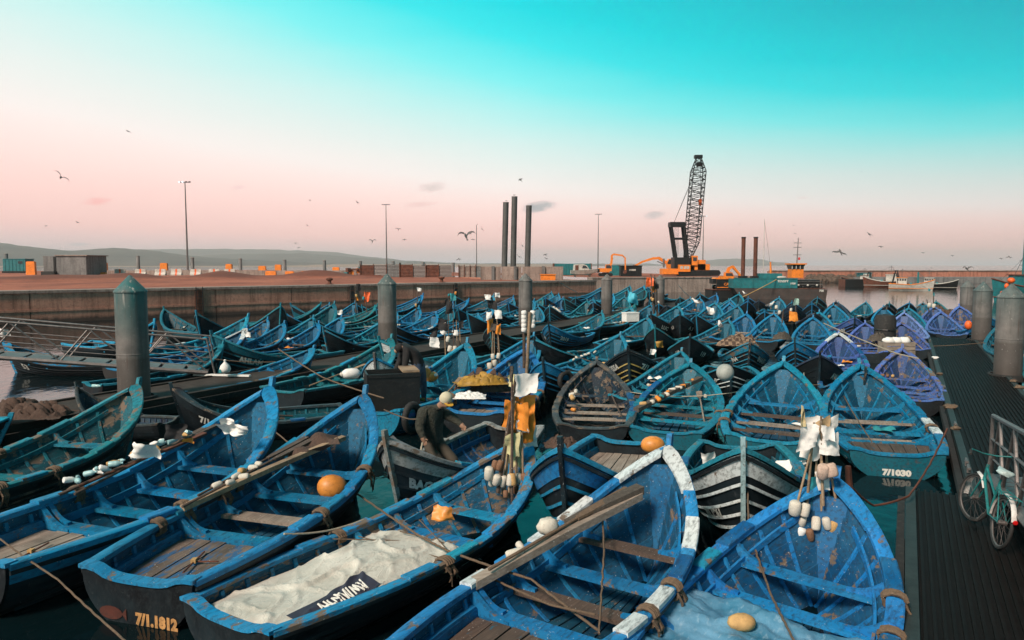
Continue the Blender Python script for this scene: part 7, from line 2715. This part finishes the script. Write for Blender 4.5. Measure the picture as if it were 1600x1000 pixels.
for s_ in (-1, 1):
    e_ = Matrix(rot).to_3x3() @ Vector((.088, s_ * .033, .0))
    MB().sphere((0, 0, 0), .012, 8, 6).build('eye', M_RUBBER, man, hd + e_, smooth=60)
    e_ = Matrix(rot).to_3x3() @ Vector((-.01, s_ * .095, -.01))
    MB().sphere((0, 0, 0), .028, 8, 6, (.6, .4, 1)).build('ear', M_SKIN, man, hd + e_, smooth=60)
fd2 = Vector((-.75, -.2, -.6)).normalized()
man2, j2 = make_man('man in black hooded top and blue jeans bending over the black crate', dict(
    pelvis=(655, 572, 0), belly=(650, 555, .0), chest=(639, 542, -.05), neck=(629, 540, -.1), head=(622, 546, -.12),
    l_shoulder=(636, 548, -.25), l_elbow=(633, 570, -.32), l_wrist=(628, 585, -.40), r_shoulder=(634, 540, .16), r_elbow=(624, 566, .12), r_wrist=(616, 580, .0),
    l_hip=(652, 578, -.1), r_hip=(659, 578, .1), l_knee=(650, 606, -.12), r_knee=(662, 606, .15), l_foot=(650, 633, -.1), r_foot=(662, 633, .2)), 19.6, M_HOOD, M_JEANS, True, fd2)
hd = j2['head'] - man2.location
rot = fd2.to_track_quat('X', 'Z').to_matrix().to_4x4()
MB().lathe([(.085, -.10), (.125, -.06), (.135, .0), (.125, .06), (.08, .11), (.02, .125)], 14).build('hood', M_HOOD, man2, hd + UP * .015 - fd2 * .045, rot.to_euler(), smooth=60)


# ---- gulls
def gull(u, v, span_px, lab, up=.35, bank=0.0, yaw=0.0, span=1.25, dark=True, tuck=0.0):
    y = FPX * span / span_px
    p = PD(u, v, y)
    t = thing('gull', lab, 'gull', p, (R(25 + (u * 7) % 35), R(bank * .7), R(yaw)), 'gulls flying over the harbour')
    m_ = MalM = MB()
    rings = []
    for x, r_ in ((-.28, .012), (-.2, .04), (-.08, .075), (.06, .08), (.16, .055), (.22, .045), (.27, .012)):
        rings.append([(0 + r_ * math.cos(a), x, r_ * .85 * math.sin(a)) for a in [k_ * 2 * math.pi / 8 for k_ in range(8)]])
    m_.ring(rings)
    h = span / 2
    for s_ in (-1, 1):
        st = [(.03, .0, .16, .02), (.16, .10 * up * 3, .17, .03), (.36, up * .42, .15, .02), (.52, up * .42 * .9, .10, .0), (h, up * .42 * (.55 if up > 0 else 1.1), .02, -.10)]
        top, bot = [], []
        rr_ = []
        for (x, z, c, sw) in st:
            rr_.append([(s_ * x, c * .5 + sw, z + .012), (s_ * x, -c * .5 + sw, z + .012), (s_ * x, -c * .5 + sw, z), (s_ * x, c * .5 + sw, z - .006)])
        m_.ring(rr_)
    m_.add([(-.04, -.24, .0), (.04, -.24, .0), (.07, -.40, .0), (-.07, -.40, .0), (0, -.3, .02)], [(0, 1, 4), (1, 2, 4), (2, 3, 4), (3, 0, 4), (3, 2, 1, 0)])
    m_.build('body', M_GULLW, t, smooth=40)
    MB().lathe([(.014, 0), (.002, .06)], 6).build('beak', M_FLOATY, t, (0, .27, 0), (-1.57, 0, 0))
    return t


GL = [(95, 277, 20, .5, 55, 40), (200, 205, 11, .1, 5, 90), (484, 313, 6, .1, 0, 80), (480, 352.5, 8, .4, 50, 50), (558, 316, 10, .2, 30, 70), (728, 369, 24, .8, -8, 20), (734, 365, 7, .3, 30, 40), (813, 281, 11, .2, -25, 60),
      (622, 358, 9, .3, 10, 30), (632, 374, 7, -.3, 0, 10), (582, 377, 10, .7, 0, 0), (717, 404.5, 8, -.4, -15, 30), (753, 358, 8, .4, 70, 60), (739, 374, 6, -.3, 0, 0), (1358, 366, 12, .2, 25, 30), (1313, 393, 21, -.35, 14, 10), (1376, 385.5, 9, .1, 0, 20),
      (1511, 420.5, 16, .6, 0, 10), (1577, 401, 9, -.4, 0, 0), (1442, 395, 5, .2, 0, 0), (1488, 399.5, 5, .1, 0, 0), (1346, 268, 4, .2, 0, 0), (816, 384, 8, .2, 55, 30), (811, 401, 9, .2, 45, 30), (852, 398, 8, .1, -20, 40), (853, 404, 7, .3, 20, 40), (1155, 350, 4, .2, 0, 0), (1242, 365, 4, .3, 30, 0),
      (72, 353, 5, .1, 0, 0), (121, 347.5, 6, .3, 40, 0), (462, 380, 5, .2, 0, 0), (467, 387, 5, .1, 0, 0), (1240, 352, 4, .2, 0, 0), (1564, 404, 6, .1, 10, 0), (1455, 419, 4, .2, 0, 0)]
GLAB = {95: 'large dark gull banking steeply high above the concrete block', 728: 'gull with raised V wings beside the slim lamp post', 1313: 'gull gliding low above the trawlers, wings arched', 1511: 'gull with shallow V wings before the breakwater', 813: 'gull gliding just above the three steel tubes', 200: 'lone gull highest in the sky'}
for (u, v, s_, up, bank, yaw) in GL:
    gull(u, v, s_ * 1.25, GLAB.get(u, 'small distant gull flying over the harbour'), up, bank, yaw)


def perched(p, lab, yaw):
    t = thing('perched_gull', lab, 'gull', p, (0, 0, yaw), 'gulls standing on boats and tubes')
    rings = []
    for x, z, r_ in ((-.26, .16, .01), (-.18, .18, .045), (-.06, .2, .08), (.06, .23, .08), (.12, .29, .05), (.15, .34, .048), (.19, .35, .04), (.23, .34, .012)):
        rings.append([(x, r_ * math.cos(a), z + r_ * math.sin(a)) for a in [k_ * 2 * math.pi / 8 for k_ in range(8)]])
    MB().ring(rings).build('body', M_GUANO, t, smooth=50)
    MB().ring([[(x, s2 * .075, z) for s2, z in ((-1, z0), (0, z0 + .06), (1, z0))] for x, z0 in ((-.28, .16), (-.1, .22), (.06, .24))]).build('folded_wings', M_GULLW, t, smooth=50)
    for s2 in (-.03, .03):
        MB().tube([(0, s2, 0), (0, s2, .14)], .007, 4).build('leg', M_FLOATY, t)
    MB().lathe([(.013, 0), (.002, .06)], 6).build('beak', M_FLOATY, t, (.23, 0, .335), (0, 1.57, 0))


for (u, v, y, lab, yaw) in ((804, 306.6, 128, 'gull perched on the tallest steel tube', 0), (790.5, 315.6, 128, 'gull perched on the leftmost steel tube', 2.5), (1088, 479, 33, 'white gull perched on a turquoise boat below crane quay', 2.6), (1125, 517, 27, 'white gull perched beside the checked net', 1.5),
                            (1204, 483, 36, 'white gull perched near the barge', .3), (1163, 462, 60, 'gull standing on a boat below the barge hawser', 2)):
    perched(PD(u, v, y), lab, yaw)

# ---- far litter: gear lying in the boats of the rows
NETM = MB().grid(lambda a, b: Vector(((a - .5) * .9, (b - .5) * .6, max(0, 1 - (2 * a - 1) ** 2 - (2 * b - 1) ** 2) ** .6 * .28 * (1 + .6 * mnoise.noise(Vector((a * 4, b * 4, 2)))))), 9, 9).mesh('net_lump', 60)
OARM = MB().tube([(0, 0, 0), (1.7, 0, .0), (2.0, 0, .01)], [.022, .02, .02], 6)
OARM.ring([[(1.9 + .6 * f, -w2, .012), (1.9 + .6 * f, w2, .012), (1.9 + .6 * f, w2, -.012), (1.9 + .6 * f, -w2, -.012)] for f, w2 in ((0, .02), (.2, .07), (.9, .08), (1, .06))])
OARM = OARM.mesh('oar', 40)
RAGM = MB().grid(lambda a, b: Vector(((a - .5) * .42 + .05 * math.sin(b * 5), (b - .5) * .34, .07 * math.sin(a * 6) * math.cos(b * 5) + .05)), 7, 7).mesh('rag', 60)
rgl = random.Random(99)
for i, B in enumerate(BOATS):
    if i < 6 or B['lod'] == 0 or B['group'] == 'boats beyond the walkway' or B['label'].startswith(('small black', 'boat heaped')):
        continue
    cw = 'near' if B['lod'] == 2 else 'row'
    for q in range(rgl.choice((1, 2, 2, 3)) if B['lod'] == 2 else rgl.choice((1, 2, 3)) if not B.get('filler') else rgl.choice((0, 1, 2))):
        kd = rgl.choice(('net_lump', 'oar', 'rag', 'net_float', 'net_float'))
        x, y = rgl.uniform(1.8, 4.0), rgl.uniform(-.45, .45)
        z = sheer(x / BL) - .20
        w2 = inner_half(x / BL, z, .2)
        y = max(-w2, min(w2, y * 1.6))
        if kd == 'net_lump':
            o = ob(kd, NETM, rgl.choice([M_NET, M_NETG, M_NET]), None, LPt(B, x, y * .5, .02), (0, 0, rgl.random() * 6))
            tag(o, 'lump of old brown or grey net lying in a moored boat', 'net', 'net lumps in the boats')
        elif kd == 'oar':
            x = rgl.uniform(1.6, 2.0)
            ysd = rgl.choice((-1, 1))
            a_, b_ = LPt(B, x, ysd * .70, sheer(x / BL) - .17), LPt(B, x + 2.4, ysd * .35, sheer((x + 2.4) / BL) - .14)
            d_ = b_ - a_
            o = ob(kd, OARM, rgl.choice([M_OAR, M_WOOD, M_WOODD]), None, a_, (0, -math.asin(d_.z / d_.length), math.atan2(d_.y, d_.x)))
            tag(o, 'wooden oar laid lengthwise over the thwarts of a moored boat', 'oar', 'oars in the boats')
        elif kd == 'rag':
            j_ = min(range(4), key=lambda k_: abs(THW[k_] - x / BL))
            if j_ not in B['thw']:
                continue
            o = ob(kd, RAGM, rgl.choice([M_WHITE, M_ORANGE, M_WHITE, M_TEALC, M_YELLOW]), None, LPt(B, THW[j_] * BL, y, thw_z(THW[j_]) + .01), (0, 0, rgl.random() * 6))
            tag(o, 'crumpled rag dropped on the thwart of a moored boat', 'rag', 'rags in the boats')
        else:
            j_ = min(range(4), key=lambda k_: abs(THW[k_] - x / BL))
            if j_ not in B['thw']:
                continue
            for k_ in range(rgl.choice((1, 2, 3))):
                o = ob(kd, FM['barrel'], rgl.choice([M_FLOAT, M_FLOAT, M_FLOATY, M_FLOATBR, M_FLOAT, M_ORBUOY]), None, LPt(B, THW[j_] * BL + rgl.uniform(-.06, .06), y + k_ * .17, thw_z(THW[j_]) + .07), (1.57, 0, rgl.random() * 3))
                o.scale = (.115, .115, rgl.uniform(.11, .19))
                tag(o, 'small barrel net float lying on the thwart of a moored boat', 'float', 'net floats in the boats')

# ---- cross ropes: lashings between neighbouring boats
rgx = random.Random(12)
nrope = 0
for i, A in enumerate(BOATS):
    for j, B in enumerate(BOATS):
        if j <= i or nrope >= 60 or (A['o'] - B['o']).length > 4.5 or (A['lod'] == 0):
            continue
        if rgx.random() < .45:
            ta, tb = rgx.uniform(.25, .95), rgx.uniform(.25, .95)
            best = None
            for sa in (-1, 1):
                for sb in (-1, 1):
                    pa_, pb_ = LPt(A, ta * BL, sa * hb(ta), sheer(ta) + .08), LPt(B, tb * BL, sb * hb(tb), sheer(tb) + .08)
                    dd_ = (pa_ - pb_).length
                    if best is None or dd_ < best[0]:
                        best = (dd_, pa_, pb_)
            if .4 < best[0] < 3.2:
                rope([best[1], best[2]], 'thin brown lashing stretched between two neighbouring boats', rgx.choice((.010, .013, .017)), rgx.choice((M_ROPE, M_ROPE, M_RUBBER, M_ROPEP)), rgx.uniform(.1, .5), 8, 'lashings between boats')
                nrope += 1

# ================================================================== the evening haze
hm = bpy.data.materials.new('evening_haze')
hm.use_nodes = True
hn = NT(hm.node_tree)
hv = hn.n('ShaderNodeVolumePrincipled', {'Color': (.97, .92, .91, 1), 'Density': .00016, 'Anisotropy': .0})
hn.n('ShaderNodeOutputMaterial', {'Volume': hv.outputs[0]})
MB().box((0, 3250, 64.5), (9000, 7400, 131)).build('haze', hm, kind='stuff', label='thin evening haze over the harbour and bay')
